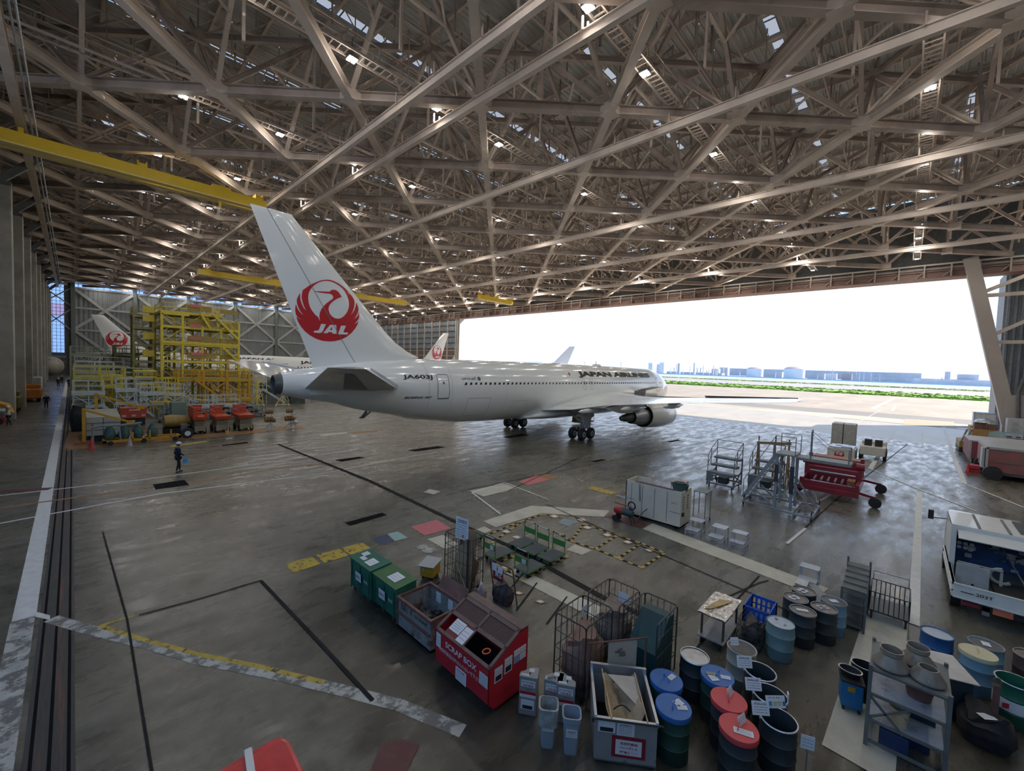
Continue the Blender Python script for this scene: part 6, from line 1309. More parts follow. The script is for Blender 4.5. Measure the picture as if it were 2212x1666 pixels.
gencart(42.2, 2.65, 'beige power cart with a red crane disc behind the red cradle')
t = thing('box_truck', 'pair of tall beige boxes standing behind the crane-disc power cart', 'boxes', (52.5, 3.4, 0)); 
for y in (0, .95): MB().b2(0, 2.2, y, y+.88, .2, 2.5).build('box', M('box_greybeige', (.40, .39, .35), .5), t)
MB().b2(0, 2.2, 0, 1.83, .1, .2).build('skid', DSTEEL, t); t['category'] = 'cabinet'; t.name = 'twin_cabinet'
t = thing('tow_tractor', 'beige tow tractor with dark wheels parked by the twin boxes', 'tractor', (47.8, 1.0, 0)); MB().b2(0, 3.2, 0, 1.7, .4, 1.15).b2(2.2, 3.2, 0, 1.7, 1.15, 1.4).build('body', CB, t, bevel=.06); MB().box((1.0, .5, 1.4), (.5, .5, .6)).box((1.0, 1.2, 1.4), (.5, .5, .6)).build('seat', BLK, t); MB().tube((1.7, .5, 1.15), (1.5, .5, 1.6), .04).build('steering_column', BLK, t)
for a in (.6, 2.6):
    for c in (.05, 1.65): MB().lathe([(.15, -.12), (.42, -.1), (.42, .1), (.15, .12)], (a, c, .42), 18, 'Y').build('wheel', TYRE, t)
# -- right edge: containers and carts
CRD = M('container_red', (.30, .095, .085), .6, var=.2, scale=1.2, dirt=(.20, .12, .11), dscale=1.0, dlo=.45, dhi=.7); CFR = M('container_frame', (.42, .38, .37), .5)
t = thing('container_cart', 'faded red container on wheels at the right edge with pale edge trim', 'container', (46.6, -9.6, 0)); MB().b2(0, 5.5, 0, 5.0, .55, 2.3).build('body', CRD, t); MB().b2(-.05, .02, 0, 5.05, 2.2, 2.32).b2(-.05, .02, 4.93, 5.06, .5, 2.3).b2(0, 5.5, 4.95, 5.06, 2.2, 2.32).build('trim', CFR, t); MB().b2(-.06, 5.5, 0, 5.0, 2.3, 2.36).build('cover', GREYP, t); MB().b2(-.03, 0, .1, 4.9, 1.25, 1.35).build('rib', CRD, t); MB().b2(.1, 5.4, .1, 4.9, .35, .55).build('chassis', DSTEEL, t)
for x, y in ((-.4, 4.7), (4.8, 4.7), (-.4, .5), (4.8, .5)): MB().lathe([(.15, -.15), (.5, -.13), (.5, .13), (.15, .15)], (x, y, .5), 18, 'X').build('wheel', TYRE, t)
MB().bar((-.4, 4.7, 1.0), (-.4, 4.7, .5), .12).bar((-.5, 2.5, .3), (-3, 1.5, .15), .08).build('tow_bar', RDC, t); MB().b2(.5, 1.4, 5.06, 5.2, .7, 2.2).build('side_panel', M('pale_panel', (.42, .5, .5), .4), t)
t = thing('container_cart', 'darker red container with a white corner strip behind the nearer red one', 'container', (54.5, -9.4, 0)); MB().b2(0, 5, 0, 5.1, .4, 1.9).build('body', M('container_dark', (.22, .06, .08), .6, var=.2), t); MB().b2(-.05, .02, 4.95, 5.12, .4, 1.9).b2(-.05, 5, 0, 5.1, 1.9, 2.0).build('trim', CFR, t); MB().b2(0, 4.8, .2, 4.9, .0, .4).build('chassis', BLK, t)
t = thing('dolly_cart', 'dark equipment dolly with upright arms beyond the red containers', 'dolly', (62, -9.5, 0)); MB().b2(0, 4, 0, 5.3, .5, 1.1).build('deck', OCH, t); MB().b2(0, 4, 0, 5.3, .1, .5).build('chassis', BLK, t); b = MB()
for y in (4.9, 5.2): b.bar((0, y, 1.0), (.6, y-.4, 2.3), .1)
b.build('arm', PLAT, t); MB().lathe([(1.0, 0), (1.0, .5), (.2, .6)], (1.5, 2, 1.1), 18).build('drum', M('dolly_green', (.09, .14, .12), .5), t)
t = thing('glass_frame', 'low greenish windscreen frame on a cart by the door', 'frame', (69.5, -8.3, 0)); MB().b2(0, 2, 0, 1.6, 0, .7).build('base', DSTEEL, t); MB().slab([(0, .1, .7), (0, 1.5, .7), (.5, 1.4, 1.7), (.5, .2, 1.7)], .05).build('pane', M('frame_glass', (.20, .30, .28), .2), t)
t = thing('tank_cart', 'blue tank cart with a white panel beside the leaning column', 'tank cart', (72, -10.0, 0)); MB().add([(0, 0, 1.5), (0, 2.4, 1.5), (0, 2.0, .6), (0, .4, .6), (2, 0, 1.5), (2, 2.4, 1.5), (2, 2.0, .6), (2, .4, .6)], [(0, 1, 2, 3), (7, 6, 5, 4), (0, 4, 5, 1), (1, 5, 6, 2), (2, 6, 7, 3), (3, 7, 4, 0)]).build('tank', M('tank_blue', (.06, .19, .36), .45), t); MB().b2(-.06, -.01, .4, 1.8, 1.05, 1.55).build('panel', M('pale_panel2', (.5, .51, .5), .5), t); MB().b2(0, 2, .4, 2, 0, .6).build('chassis', BLK, t); MB().b2(-.09, -.06, .55, .9, 1.15, 1.25).b2(-.09, -.06, 1.2, 1.6, 1.15, 1.25).build('slot', BLK, t)
t = thing('cargo_box', 'white cargo box with a red crane disc by the open door', 'cargo box', (90, -9.4, 0)); MB().b2(0, 2, 0, 2.1, .8, 2.75).build('body', M('box_white', (.6, .6, .6), .4), t); MB().b2(-.05, .0, -.03, .1, .8, 2.8).b2(-.05, 0, 2.0, 2.13, .8, 2.8).b2(-.05, 2, -.03, 2.13, 2.7, 2.85).build('frame', ALU, t); emblem(lambda u, v, e: V((-e, 1.05-u, 1.75+v)), t, .42, L=2, letters=False); MB().b2(-.5, 2.4, -.2, 2.4, 0, .8).build('dolly', OCH, t)
t = thing('tug_rack', 'brown crates and covers piled on a cart before the white cargo box', 'crates', (82, -8.9, 0)); MB().b2(0, 2.0, 0, 2.3, 0, 1.0).build('cart', OCH, t); MB().b2(0, 1, .1, .9, 1.0, 1.7).b2(.3, 1.2, 1.0, 2.1, 1.0, 1.9).build('crate', RUSTB, t); MB().lathe([(1.0, 0), (.8, .3), (.1, .5)], (.8, 1.2, 1.9), 14).build('cover', ALU, t)
t = thing('switch_cabinet', 'pale grey cabinet with round gauges beside the door column', 'cabinet', (84, -12.1, 0)); MB().b2(0, 1.5, 0, 2.3, .1, 2.6).build('body', M('cab_pale', (.46, .47, .48), .5), t); 
for y in (.6, 1.6):
    for z in (1.2, 1.9): MB().lathe([(.3, 0), (.28, .04), (.01, .05)], (-.05, y, z), 16, 'X').build('gauge', GREYP, t)
MB().b2(0, 1.5, 0, 2.3, 0, .1).build('plinth', DSTEEL, t)
tag(MB().b2(60, 63.5, -12.2, -10.05, 0, 2.7).build('side_panel_wall', M('pale_blue_panel', (.40, .48, .54), .5)), 'pale blue tall panel at the right picture edge above the red containers', 'panel').name = 'tall_screen'
def cone(x, y, label, m=None, h=.7):
    t = thing('traffic_cone', label, 'cone', (x, y, 0), 0, 'traffic cones'); MB().lathe([(.15, .03), (.03, h), (.01, h)], n=16).build('body', m or M('cone_red', (.55, .05, .05), .5), t, smooth=40); MB().box((0, 0, .015), (.38, .38, .03)).build('base', m or M('cone_red', (.55, .05, .05)), t)
cone(48.2, -3.85, 'red traffic cone by the wheel of the red container', h=.8); cone(.9, 42.4, 'red traffic cone at the orange floor corner beside the walkway', h=.85); cone(2.93, 42.3, 'faded white traffic cone in front of the yellow dollies', M('cone_pale', (.42, .36, .33), .6))
tag(MB().b2(48.6, 49.6, -4.5, -3.9, .3, .55).b2(48.6, 49.6, -4.5, -3.9, 0, .25).build('chock', M('chock_red', (.5, .04, .05), .5)), 'red wheel chocks stacked by the cone at the red container', 'chock')
# -- truck
t = thing('truck', 'white flatbed service truck with an open box body, gate marked 203T', 'truck', (18.1, -3.35, 0)); TW = M('truck_white', (.70, .70, .66), .35, var=.05, coat=.4); TB = M('truck_blue', (.02, .06, .16), .5, var=.4, scale=3); w = 2.0
MB().b2(0, 5.5, .25, w-.25, .42, .6).build('chassis', BLK, t); MB().b2(0, 3.9, 0, w, .6, .68).build('bed', DSTEEL, t)
g = MB().b2(-.05, 0, 0, w, .62, 1.05).b2(-.07, -.05, .0, w, .62, .66).b2(-.07, -.05, 0, w, 1.01, 1.05).build('tailgate', TW, t); write('203T', FX((-.072, w-.62, .86)), .13, INK, g, width=.34, bold=.01); MB().box((-.06, w-.28, .84), (.012, .26, .02)).box((-.06, .4, .84), (.012, .26, .02)).build('latch', INK, g)
for y in (w, 0): MB().b2(0, 3.8, y-.03, y+.03, .62, 1.05).b2(0, 3.8, y-.04, y+.05, .98, 1.05).b2(0, 3.8, y-.04, y+.05, .78, .82).build('side_gate', TW, t)
c = MB().add([(4.0, .05, .5), (5.5, .05, .5), (5.5, .05, 1.25), (5.25, .1, 2.1), (4.0, .1, 2.15), (4.0, w-.05, .5), (5.5, w-.05, .5), (5.5, w-.05, 1.25), (5.25, w-.1, 2.1), (4.0, w-.1, 2.15)], [(4, 3, 2, 1, 0), (5, 6, 7, 8, 9), (0, 1, 6, 5), (1, 2, 7, 6), (2, 3, 8, 7), (3, 4, 9, 8), (4, 0, 5, 9)]).build('cab', TW, t, bevel=.04)
MB().slab([(5.52, .2, 1.3), (5.52, w-.2, 1.3), (5.29, w-.22, 2.0), (5.29, .22, 2.0)], .02).b2(4.3, 5.15, w-.075, w-.055, 1.3, 1.9).b2(4.3, 5.15, .055, .075, 1.3, 1.9).b2(3.98, 4.0, .3, w-.3, 1.4, 1.95).build('cab_window', WIND, c)
MB().tube((5.3, w-.1, 1.7), (5.45, w+.35, 1.6), .018).b2(5.4, 5.47, w+.28, w+.44, 1.55, 1.9).build('mirror', BLK, c)
b = MB().b2(1.95, 4.0, 0, w, 2.25, 2.32)
b.b2(1.95, 4.0, 0, .05, .68, 2.3).b2(1.95, 4.0, w-.05, w, .68, 2.3).b2(3.95, 4.0, 0, w, .68, 2.3).b2(1.93, 2.05, 0, w, 2.12, 2.3).b2(1.9, 2.02, w-.12, w+.01, .68, 2.3).b2(1.9, 2.02, 0, .1, .68, 2.3).build('box_body', TW, t)
MB().slab([(1.95, .06, 2.16), (1.95, w-.14, 2.16), (1.55, w-.14, 1.98), (1.55, .06, 1.98)], .03).build('hatch', TW, t); MB().b2(2.0, 3.9, .7, .76, 2.32, 2.345).b2(2.0, 3.9, 1.35, 1.41, 2.32, 2.345).build('roof_seam', DSTEEL, t)
b = MB()
for k in range(16): b.b2(2.3+k*.1, 2.35+k*.1, .1, .5, 2.32, 2.37)
b.build('roof_grille', DSTEEL, t); MB().b2(3.4, 3.94, .06, w-.06, .7, 2.2).build('cabinet', TB, t)
rn = random.Random(11)
for k in range(26): MB().box((3.36, rn.uniform(.15, w-.2), rn.uniform(.8, 2.0)), (.08, rn.uniform(.06, .25), rn.uniform(.05, .25))).build('gauge', M('gauge_grey%d' % (k % 3), ((.35, .36, .38), (.06, .12, .25), (.5, .5, .5))[k % 3], .4, var=.3, scale=6), t)
for y in (1.55, 1.4, 1.7):
    for z in (1.25, 1.4): MB().lathe([(.06, 0), (.05, .02), (.01, .02)], (3.3, y, z), 12, 'X').build('dial', WHITE, t)
MB().b2(1.0, 1.05, 1.2, 1.9, .68, 1.35).b2(1.3, 1.35, .9, 1.85, 1.28, 1.33).b2(1.3, 1.36, 1.3, 1.36, .68, 1.3).b2(1.3, 1.36, 1.8, 1.86, .68, 1.3).b2(1.3, 1.36, .9, .96, .68, 1.3).b2(1.0, 1.36, 1.5, 1.56, .75, .8).build('rack', M('rack_pale', (.38, .39, .38), .5), t)
MB().path([(1.5, .9+.25*math.sin(a), 1.1+.22*math.cos(a)) for a in [2*PI*k/16 for k in range(11)]], .05).build('hose', M('hose_pale', (.40, .39, .35)), t); MB().bar((3.2, .9, 1.9), (1.0, .3, .7), .03).build('strut', STL, t); MB().b2(.1, 1.8, .2, 1.1, .68, .85).build('locker', DGR, t)
for x in (1.0, 4.6):
    for y in (.12, w-.12): MB().lathe([(.12, -.12), (.36, -.11), (.37, .11), (.12, .12)], (x, y, .37), 18, 'Y').build('wheel', TYRE, t)
MB().slab([(-.04, .82, .42), (-.04, 1.2, .42), (-.02, 1.2, .6), (-.02, .82, .6)], .02).build('licence_plate', M('plate_red', (.55, .14, .07), .5), t); MB().b2(-.02, .02, w-.55, w-.2, .45, .55).build('tail_lamp', RDC, t); MB().b2(0, .04, w-.75, w-.6, .3, .55).build('step_frame', STL, t)

# ================================================================ LEFT ROW: equipment before the yellow docks
def scissor(x, y, w, label, closed=False):
    t = thing('scissor_lift', label, 'lift', (x, y, 0), 0, 'red scissor lifts'); OR = M('lift_red', (.55, .075, .03), .45, var=.08); UC = M('lift_tan', (.30, .26, .17), .55)
    MB().b2(.08, w-.08, 0, 2.3, .3, .75).build('chassis', UC, t); b = MB()
    for k in range(4): b.b2(.12, w-.12, -.03, 2.2, .8+k*.11, .86+k*.11)
    b.b2(.1, .22, -.05, .05, .2, .7).b2(w-.22, w-.1, -.05, .05, .2, .7).build('scissor', UC, t)
    MB().add([(0, -.15, 1.25), (w, -.15, 1.25), (w, 2.3, 1.25), (0, 2.3, 1.25), (-.05, -.25, 1.55), (w+.05, -.25, 1.55), (w+.05, 2.35, 1.55), (-.05, 2.35, 1.55)], [(3, 2, 1, 0), (4, 5, 6, 7), (0, 1, 5, 4), (1, 2, 6, 5), (2, 3, 7, 6), (3, 0, 4, 7)]).build('basket_floor', OR, t)
    if closed: MB().b2(-.05, .05, -.2, 2.3, 1.5, 2.4).b2(0, .25, -.22, -.17, 1.5, 2.4).b2(w-.2, w+.02, -.22, -.17, 1.5, 2.1).b2(0, w, 2.25, 2.3, 1.5, 2.4).build('panel', OR, t)
    else: MB().b2(0, w, 2.25, 2.3, 1.5, 2.35).b2(0, w*.45, -.2, -.16, 1.9, 2.35).build('panel', OR, t); MB().tube((w*.3, .2, 2.3), (w*.95, .1, 2.25), .09, 8).box((w*.5, .3, 2.25), (.35, .4, .3)).build('boom', BLK, t)
    rails(MB(), [(0, -.15), (w, -.15), (w, 2.2), (0, 2.2)], 1.55, .85, .022, 3, True).build('guardrail', M('rail_pink', (.50, .34, .32), .5), t)
    for a in (.1, w-.1):
        for c in (.3, 1.9): MB().lathe([(.1, -.1), (.3, -.09), (.3, .09), (.1, .1)], (a, c, .3), 14, 'X').build('wheel', TYRE, t)
scissor(7.3, 45.4, .95, 'red lift at the left of three, with a closed panelled basket', True); scissor(8.85, 45.2, 1.15, 'red scissor lift in the middle of three'); scissor(10.7, 45.2, 1.2, 'red scissor lift nearest the cable reel stands')
def reel(x, y, label):
    t = thing('reel_stand', label, 'reel stand', (x, y, 0), 0, 'cable reel stands'); PB = M('stand_blue', (.30, .42, .47), .5); RL = M('reel_tan', (.32, .16, .05), .6, var=.2)
    MB().bar((-.5, -.3, .05), (0, 0, .75), .05).bar((.5, -.3, .05), (0, 0, .75), .05).bar((-.5, -.3, .05), (.5, -.3, .05), .05).bar((-.45, .6, .05), (0, .0, .75), .05).bar((0, 0, .1), (0, 0, 2.05), .06).bar((-.35, 0, 1.85), (.35, 0, 1.85), .05).bar((-.5, 0, 1.1), (.4, 0, 1.1), .05).build('frame', PB, t)
    for i, (xx, z, r) in enumerate(((-.35, 1.78, .2), (-.15, 1.8, .2), (.05, 1.8, .2), (-.45, 1.05, .27), (-.2, 1.05, .27), (.05, 1.05, .27), (.28, .95, .24))): MB().lathe([(r, -.08), (r, -.06), (r*.7, -.05), (r*.7, .05), (r, .06), (r, .08)], (xx, .05, z), 14, 'X').build('reel', RL, t)
reel(13.2, 44.4, 'blue cable reel stand beside the red lifts'); reel(15.0, 44.4, 'blue cable reel stand with a silver bag, farther from the red lifts')
tag(MB().lathe([(.05, 0), (.28, .1), (.3, .3), (.05, .5)], (15.25, 44.0, .45), 10).build('silver_bag', M('silver', (.6, .62, .66), .3, metal=.6, var=.3, scale=9), smooth=True), 'crumpled silver bag hanging on the far reel stand', 'bag')
t = thing('trailer', 'long white box trailer behind the yellow towing arms', 'trailer', (.7, 45.4, 0)); MB().b2(0, 1.9, 0, 5.2, .5, 1.85).build('body', M('trailer_white', (.44, .45, .40), .5, var=.06), t); MB().slab([(0, 0, 1.85), (1.9, 0, 1.85), (1.9, 5.2, 2.0), (0, 5.2, 2.0)], .06).build('roof', M('trailer_roof', (.36, .35, .29), .6), t); MB().b2(-.02, 1.92, -.02, 0, .9, .95).b2(.9, .95, -.02, 0, .5, 1.85).b2(-.02, 1.92, -.02, 0, 1.45, 1.5).build('seam', DSTEEL, t); MB().b2(.1, 1.8, .1, 5.1, 0, .5).build('chassis', BLK, t)
AY = M('arm_yellow', (.58, .30, .02), .5, var=.1)
for x, y, l in ((.55, 44.9, 'yellow towing arm post in front of the white trailer'), (1.4, 51.5, 'yellow towing arm post behind the white trailer')):
    t = thing('towing_arm', l, 'boom', (x, y, 0), 0, 'yellow booms'); MB().bar((0, 0, 0), (0, 0, 2.7 if y < 50 else 3.4), .2, .2).build('mast', AY, t); MB().bar((0, -.1, 2.6 if y < 50 else 3.3), (2.6 if y < 50 else 2.9, -.3, 1.5 if y < 50 else 2.0), .12, .15).box((2.6 if y < 50 else 2.9, -.3, 1.45 if y < 50 else 2.05), (.5, .3, .35)).build('arm', AY, t); MB().box((0, 0, .1), (1.0, .7, .2)).bar((.45, -.3, 0), (.45, -.3, 1.6), .1).build('base', M('base_rust', (.36, .12, .03), .6), t)
t = thing('equipment_box', 'red equipment box lettered A350 among the ground gear', 'box', (3.1, 54.2, 0)); MB().b2(0, 1.9, 0, 1.4, .7, 1.7).build('body', M('box_red', (.48, .06, .03), .5), t); write('A350', FYm((1.0, -.01, 1.5)), .3, WHITE, t, width=.85, bold=.03, height=.14)
for x in (.25, .95, 1.65): MB().b2(x-.15, x+.15, -.03, 0, .85, 1.05).build('vent', M('vent_pale', (.45, .4, .38), .5), t)
MB().b2(.1, 1.8, .1, 1.3, 0, .7).build('skid', BLK, t)
t = thing('engine_dolly', 'long yellow engine dolly with dark green padded supports', 'dolly', (1.5, 42.95, 0)); MB().b2(0, 4.6, 0, .16, .22, .38).b2(0, 4.6, 1.3, 1.46, .22, .38).b2(0, .2, 0, 1.46, .22, .38).b2(2.2, 2.4, 0, 1.46, .22, .38).b2(4.4, 4.6, 0, 1.46, .22, .38).b2(2.6, 2.7, .0, .1, .3, 1.0).b2(3.9, 4.0, 0, .1, .3, .95).b2(1.6, 1.7, 0, .1, .3, .9).build('frame', AY, t)
for i, x in enumerate((.4, 1.2, 2.0, 2.9)): MB().lathe([(.3, 0), (.36, .3), (.25, .8), (.1, 1.0)], (x, .9, .4), 12).build('support', M('pad_green', (.05, .10, .09), .6, var=.5, scale=4), t, smooth=True)
MB().path([(-.6, .5, 1.35), (0, .4, 1.5), (.8, .4, 1.45), (2.2, .5, 1.55)], .09).tube((-.5, .5, .2), (-.5, .5, 1.4), .05).tube((1.0, .3, .2), (.9, .4, 1.45), .05).build('padded_bar', M('pad_greyblue', (.22, .27, .28), .6), t)
for x in (.4, 2.3, 4.2):
    for y in (.05, 1.4): MB().lathe([(.05, -.06), (.18, -.05), (.18, .05), (.05, .06)], (x, y, .18), 12, 'Y').build('wheel', TYRE, t)
t = thing('tow_dolly', 'large black tow dolly wheel with a white hub beside the yellow dolly', 'wheel', (6.6, 43.6, 0)); MB().lathe([(.2, -.14), (.42, -.12), (.44, 0), (.42, .12), (.2, .14)], (0, 0, .44), 18, 'Y').build('tyre', TYRE, t); MB().lathe([(.21, -.15), (.1, -.12), (.1, .12), (.21, .15)], (0, 0, .44), 14, 'Y').build('hub', WHITE, t); MB().bar((0, .2, .44), (-.35, .3, .8), .2).box((-.15, .55, .9), (.4, .5, .5)).build('arm', DSTEEL, t)
t = thing('engine_cover', 'ochre engine cowl cradle in front of the dark green crates', 'cowl', (5.4, 46.6, 0)); MB().lathe([(.85, 0), (.95, .5), (.8, 1.5), (.6, 1.8)], (0, 0, 1.15), 18, 'X', sc=(1, .6)).build('cowl', M('cowl_ochre', (.30, .20, .05), .55, var=.15), t, smooth=True); MB().box((.9, 0, .3), (1.8, 1.2, .6)).build('stand', DGR, t)
t = thing('tall_crate', 'green mesh-topped crate beside the closed red lift', 'crate', (6.2, 48.6, 0)); MB().b2(0, 1.1, 0, 1.2, .2, 1.4).build('box', M('crate_green', (.10, .26, .16), .5), t); MB().b2(0, 1.1, 0, 1.2, 1.4, 2.6).build('mesh_top', M('crate_mesh', (.16, .22, .17), .7, var=.4, scale=30), t); MB().b2(0, 1.1, 0, 1.2, 0, .2).build('skid', BLK, t)
tag(MB().lathe([(.14, 0), (.14, .3), (.01, .3)], (9.6, 44.4, .0), 12).build('small_drum', M('drum_tan', (.55, .35, .12), .5)), 'small tan drum lying before the middle red lift', 'drum')
sack('dark_cover', 'black tarpaulin-covered heap at the walkway end of the left row', .35, 52.6, 1.1, 1.6, 0, 2.2, M('tarp_black', (.012, .02, .016), .7, var=.5, scale=2), 21, 'cover')
rn = random.Random(31)
for k in range(9):
    x, y, ll = ((5.9, 54.6, 'low parts dolly behind the red A350 box'), (8.6, 55.2, 'low parts dolly behind the closed red lift'), (11.3, 54.4, 'low parts dolly behind the open red lifts'), (13.9, 55.4, 'low parts dolly behind the cable reel stands'), (3.0, 57.2, 'low parts dolly in front of the pale grey stands'), (6.4, 58.2, 'low parts dolly at the foot of the yellow ramp'), (14.4, 58.4, 'low parts dolly beside the long low railed platform'), (11.6, 62.4, 'low parts dolly behind the long low railed platform'), (14.2, 62.6, 'low parts dolly before the orange step stand'))[k]
    t = thing('parts_dolly', ll, 'dolly', (x, y, 0), rn.uniform(-.12, .12), 'parts dollies'); MB().b2(0, 2, 0, 1.4, .3, .5).build('deck', DSTEEL, t); b = MB()
    for q in range(4): b.bar((q % 2*1.9+.05, q//2*1.3+.05, .4), (q % 2*1.9+.05, q//2*1.3+.05, 1.1), .06)
    b.bar((0, .05, 1.05), (2, .05, 1.05), .05).bar((0, 1.35, 1.05), (2, 1.35, 1.05), .05).build('frame', M('dolly_frame', (.20, .25, .22), .5), t); MB().lathe([(.4, 0), (.5, .3), (.3, .6)], (1, .7, .5), 12).build('load', M('load_dark', (.07, .075, .07), .6, var=.5, scale=4), t); lcasters(t, .1, 1.9, .1, 1.3, .1)

# ---- docks
DY = M('dock_yellow', (.72, .58, .07), .5, var=.1); DYO = M('dock_orange', (.56, .31, .02), .5, var=.1); DGP = M('dock_palegreen', (.42, .47, .38), .5, var=.1); DKH = M('dock_khaki', (.30, .27, .11), .6, var=.2); DMESH = M('dock_mesh', (.34, .25, .06), .6, var=.2, scale=6); DLG = M('dock_lightgrey', (.48, .53, .54), .45, var=.1)
def dock(x0, x1, y0, y1, levels, label, m, nx=3, ny=2, brace=True, name='maintenance_dock', group=None, deckm=None, railh=1.1, pw=.16, top=None, cut=None, skipfront=()):
    t = thing(name, label, 'dock', (x0, y0, 0), 0, group); w, d = x1-x0, y1-y0; H = top or levels[-1]
    ys = [d*j/(ny-1) for j in range(ny)]; xs = [w*i/(nx-1) for i in range(nx)]
    for i, x in enumerate(xs):
        for y in ys: MB().bar((x, y, 0), (x, y, H+(railh if cut is None else 0) if cut is None or i < cut else levels[-2]+railh), pw).build('post', m, t)
    for li, z in enumerate(levels):
        wl = w if cut is None or li < len(levels)-1 else xs[min(cut, nx-1)]
        MB().b2(0, wl, 0, d, z-.08, z).build('deck', deckm or DKH, t); MB().b2(-.1, wl+.1, -.12, 0, z-.32, z+.02).b2(-.1, wl+.1, d, d+.12, z-.32, z+.02).b2(-.1, 0, 0, d, z-.3, z).b2(wl, wl+.1, 0, d, z-.3, z).build('edge_beam', m, t)
        if li not in skipfront: rails(MB(), [(0, 0), (wl, 0), (wl, d), (0, d)], z, railh, .035, 3, True).build('guardrail', m, t)
    if brace:
        b = MB()
        for za, zb in zip([0]+levels, levels):
            for i in range(nx-1):
                for y in (0, d):
                    if (i+int(za)) % 2 == 0: b.bar((xs[i], y, za+.1), (xs[i+1], y, zb-.3), .09)
                    else: b.bar((xs[i+1], y, za+.1), (xs[i], y, zb-.3), .09)
        b.build('brace', m, t)
    return t
def stair(t, p, q, w, m, name='stair'):
    p, q = V(p), V(q); b = MB(); d = q-p; s = V((-d.y, d.x, 0)).normalized()*w/2; n = int(abs(d.z)/.28)
    for sg in (-1, 1):
        b.bar(p+s*sg, q+s*sg, .08, .25); b.bar(p+s*sg+V((0, 0, 1)), q+s*sg+V((0, 0, 1)), .05)
        for k in range(0, n, 3): c = p.lerp(q, k/n)+s*sg; b.bar(c, c+V((0, 0, 1)), .04)
    for k in range(n): c = p.lerp(q, (k+.5)/n); b.box(c, (.3 if abs(d.x) > abs(d.y) else w, w if abs(d.x) > abs(d.y) else .3, .05))
    return b.build(name, m, t)
# the big yellow tail dock
t = dock(8.4, 17.4, 74, 81, [3.9, 6.2, 8.6, 11.0, 13.0], 'tall yellow steel tail dock with many platforms and stairs', DY, 5, 2, True, cut=3, pw=.28, skipfront=())
stair(t, (5.6, -.6, 13.0), (8.8, -.6, 9.6), .8, DY); stair(t, (3.2, -.5, 3.9), (8.2, -.5, .1), .9, DYO); stair(t, (6.8, -.4, 8.4), (8.9, -.4, 6.2), .8, DY); stair(t, (4.2, -.3, 13.0), (5.3, -.3, 11.0), .7, DY)
for z in (4.6, 7.0, 9.4, 11.7, 13.7): MB().b2(2.8, 6.2 if z < 13 else 5.6, -.18, -.14, z-.45, z+.35).b2(6.6, 8.9, -.18, -.14, z-.45, z+.2).build('kick_panel', DMESH, t)
for x, z in ((3.2, 14.0), (3.2, 11.2), (3.1, 9.4), (3.3, 7.2)): MB().b2(x-.1, x+1.2, -.25, -.19, z-.2, z+.2).build('notice', M('notice_red', (.6, .18, .15), .5), t)
MB().bar((0, 0, 12.6), (3.0, 0, 12.6), .3, .3).bar((0, 0, 0), (0, 0, 12.6), .3).bar((0, -.1, 8.7), (9.1, -.1, 8.7), .25, .35).build('mast_frame', DY, t); b = MB()
for k in range(5): b.bar((0, 0, k*2.5), (2.6, 0, k*2.5+2.5), .1).bar((2.6, 0, k*2.5), (0, 0, k*2.5+2.5), .1)
b.build('lattice', M('lattice_pale', (.42, .40, .22), .5), t)
t2 = dock(9.5, 17.6, 69.2, 72.3, [3.8], 'orange-yellow lower dock platform with a stair in front of the tail dock', DYO, 4, 2, False, pw=.3); stair(t2, (1.6, -.6, 3.8), (6.0, -.6, 0), .9, DYO)
MB().bar((3.2, 0, 1.8), (5.2, 0, 3.4), .16).bar((7.2, 0, 1.8), (5.2, 0, 3.4), .16).build('brace', DYO, t2)
t = dock(5.7, 7.7, 76, 79, [3.5, 6.0, 8.3, 10.6, 12.2], 'slim yellow and grey lift tower left of the tail dock', DKH, 2, 2, True, pw=.22)
for z in (4.0, 6.6, 9.0, 11.4, 12.6): MB().b2(.9, 2.1, -.3, -.1, z, z+.9).build('cabin', DY, t)
t = dock(-.2, 7.0, 86, 92, [2.6, 4.6, 6.6], 'pale green multi-level dock at the walkway side below the far white fin', DGP, 5, 2, True, pw=.18, deckm=DKH)
t = dock(4.2, 10.2, 82.2, 85.6, [7.0], 'long brown stabiliser dock platform on pale legs beneath the far fin', M('dock_brown', (.20, .18, .09), .6), 4, 2, False, pw=.3, deckm=DKH)
t = dock(.1, 4.2, 66, 71, [2.2, 4.2], 'yellow-green low dock at the walkway edge with two decks', M('dock_olive', (.50, .47, .10), .5), 3, 2, True, pw=.16)
for x, y, w_, z, l in ((.0, 60, 2.2, 2.9, 'pale grey work stand nearest the walkway'), (3.2, 61, 1.6, 3.1, 'pale grey work stand with a blue tray between the yellow stands'), (5.2, 62, 2.2, 2.6, 'pale grey work stand with a stair behind the red A350 box'), (7.6, 64.5, 1.8, 2.3, 'pale grey work stand in front of the yellow posts'), (9.2, 58, 4.6, 1.3, 'long low railed platform behind the red lifts')):
    t = dock(x, x+w_, y, y+1.8, [z*.55, z] if z > 2 else [z], l, DLG, 3, 2, True, name='work_stand', group='pale work stands', pw=.08, deckm=M('deck_bluegrey', (.3, .4, .45), .5)); stair(t, (w_-.2, -.4, z*.55), (w_+1.4, -.4, .05), .6, DLG)
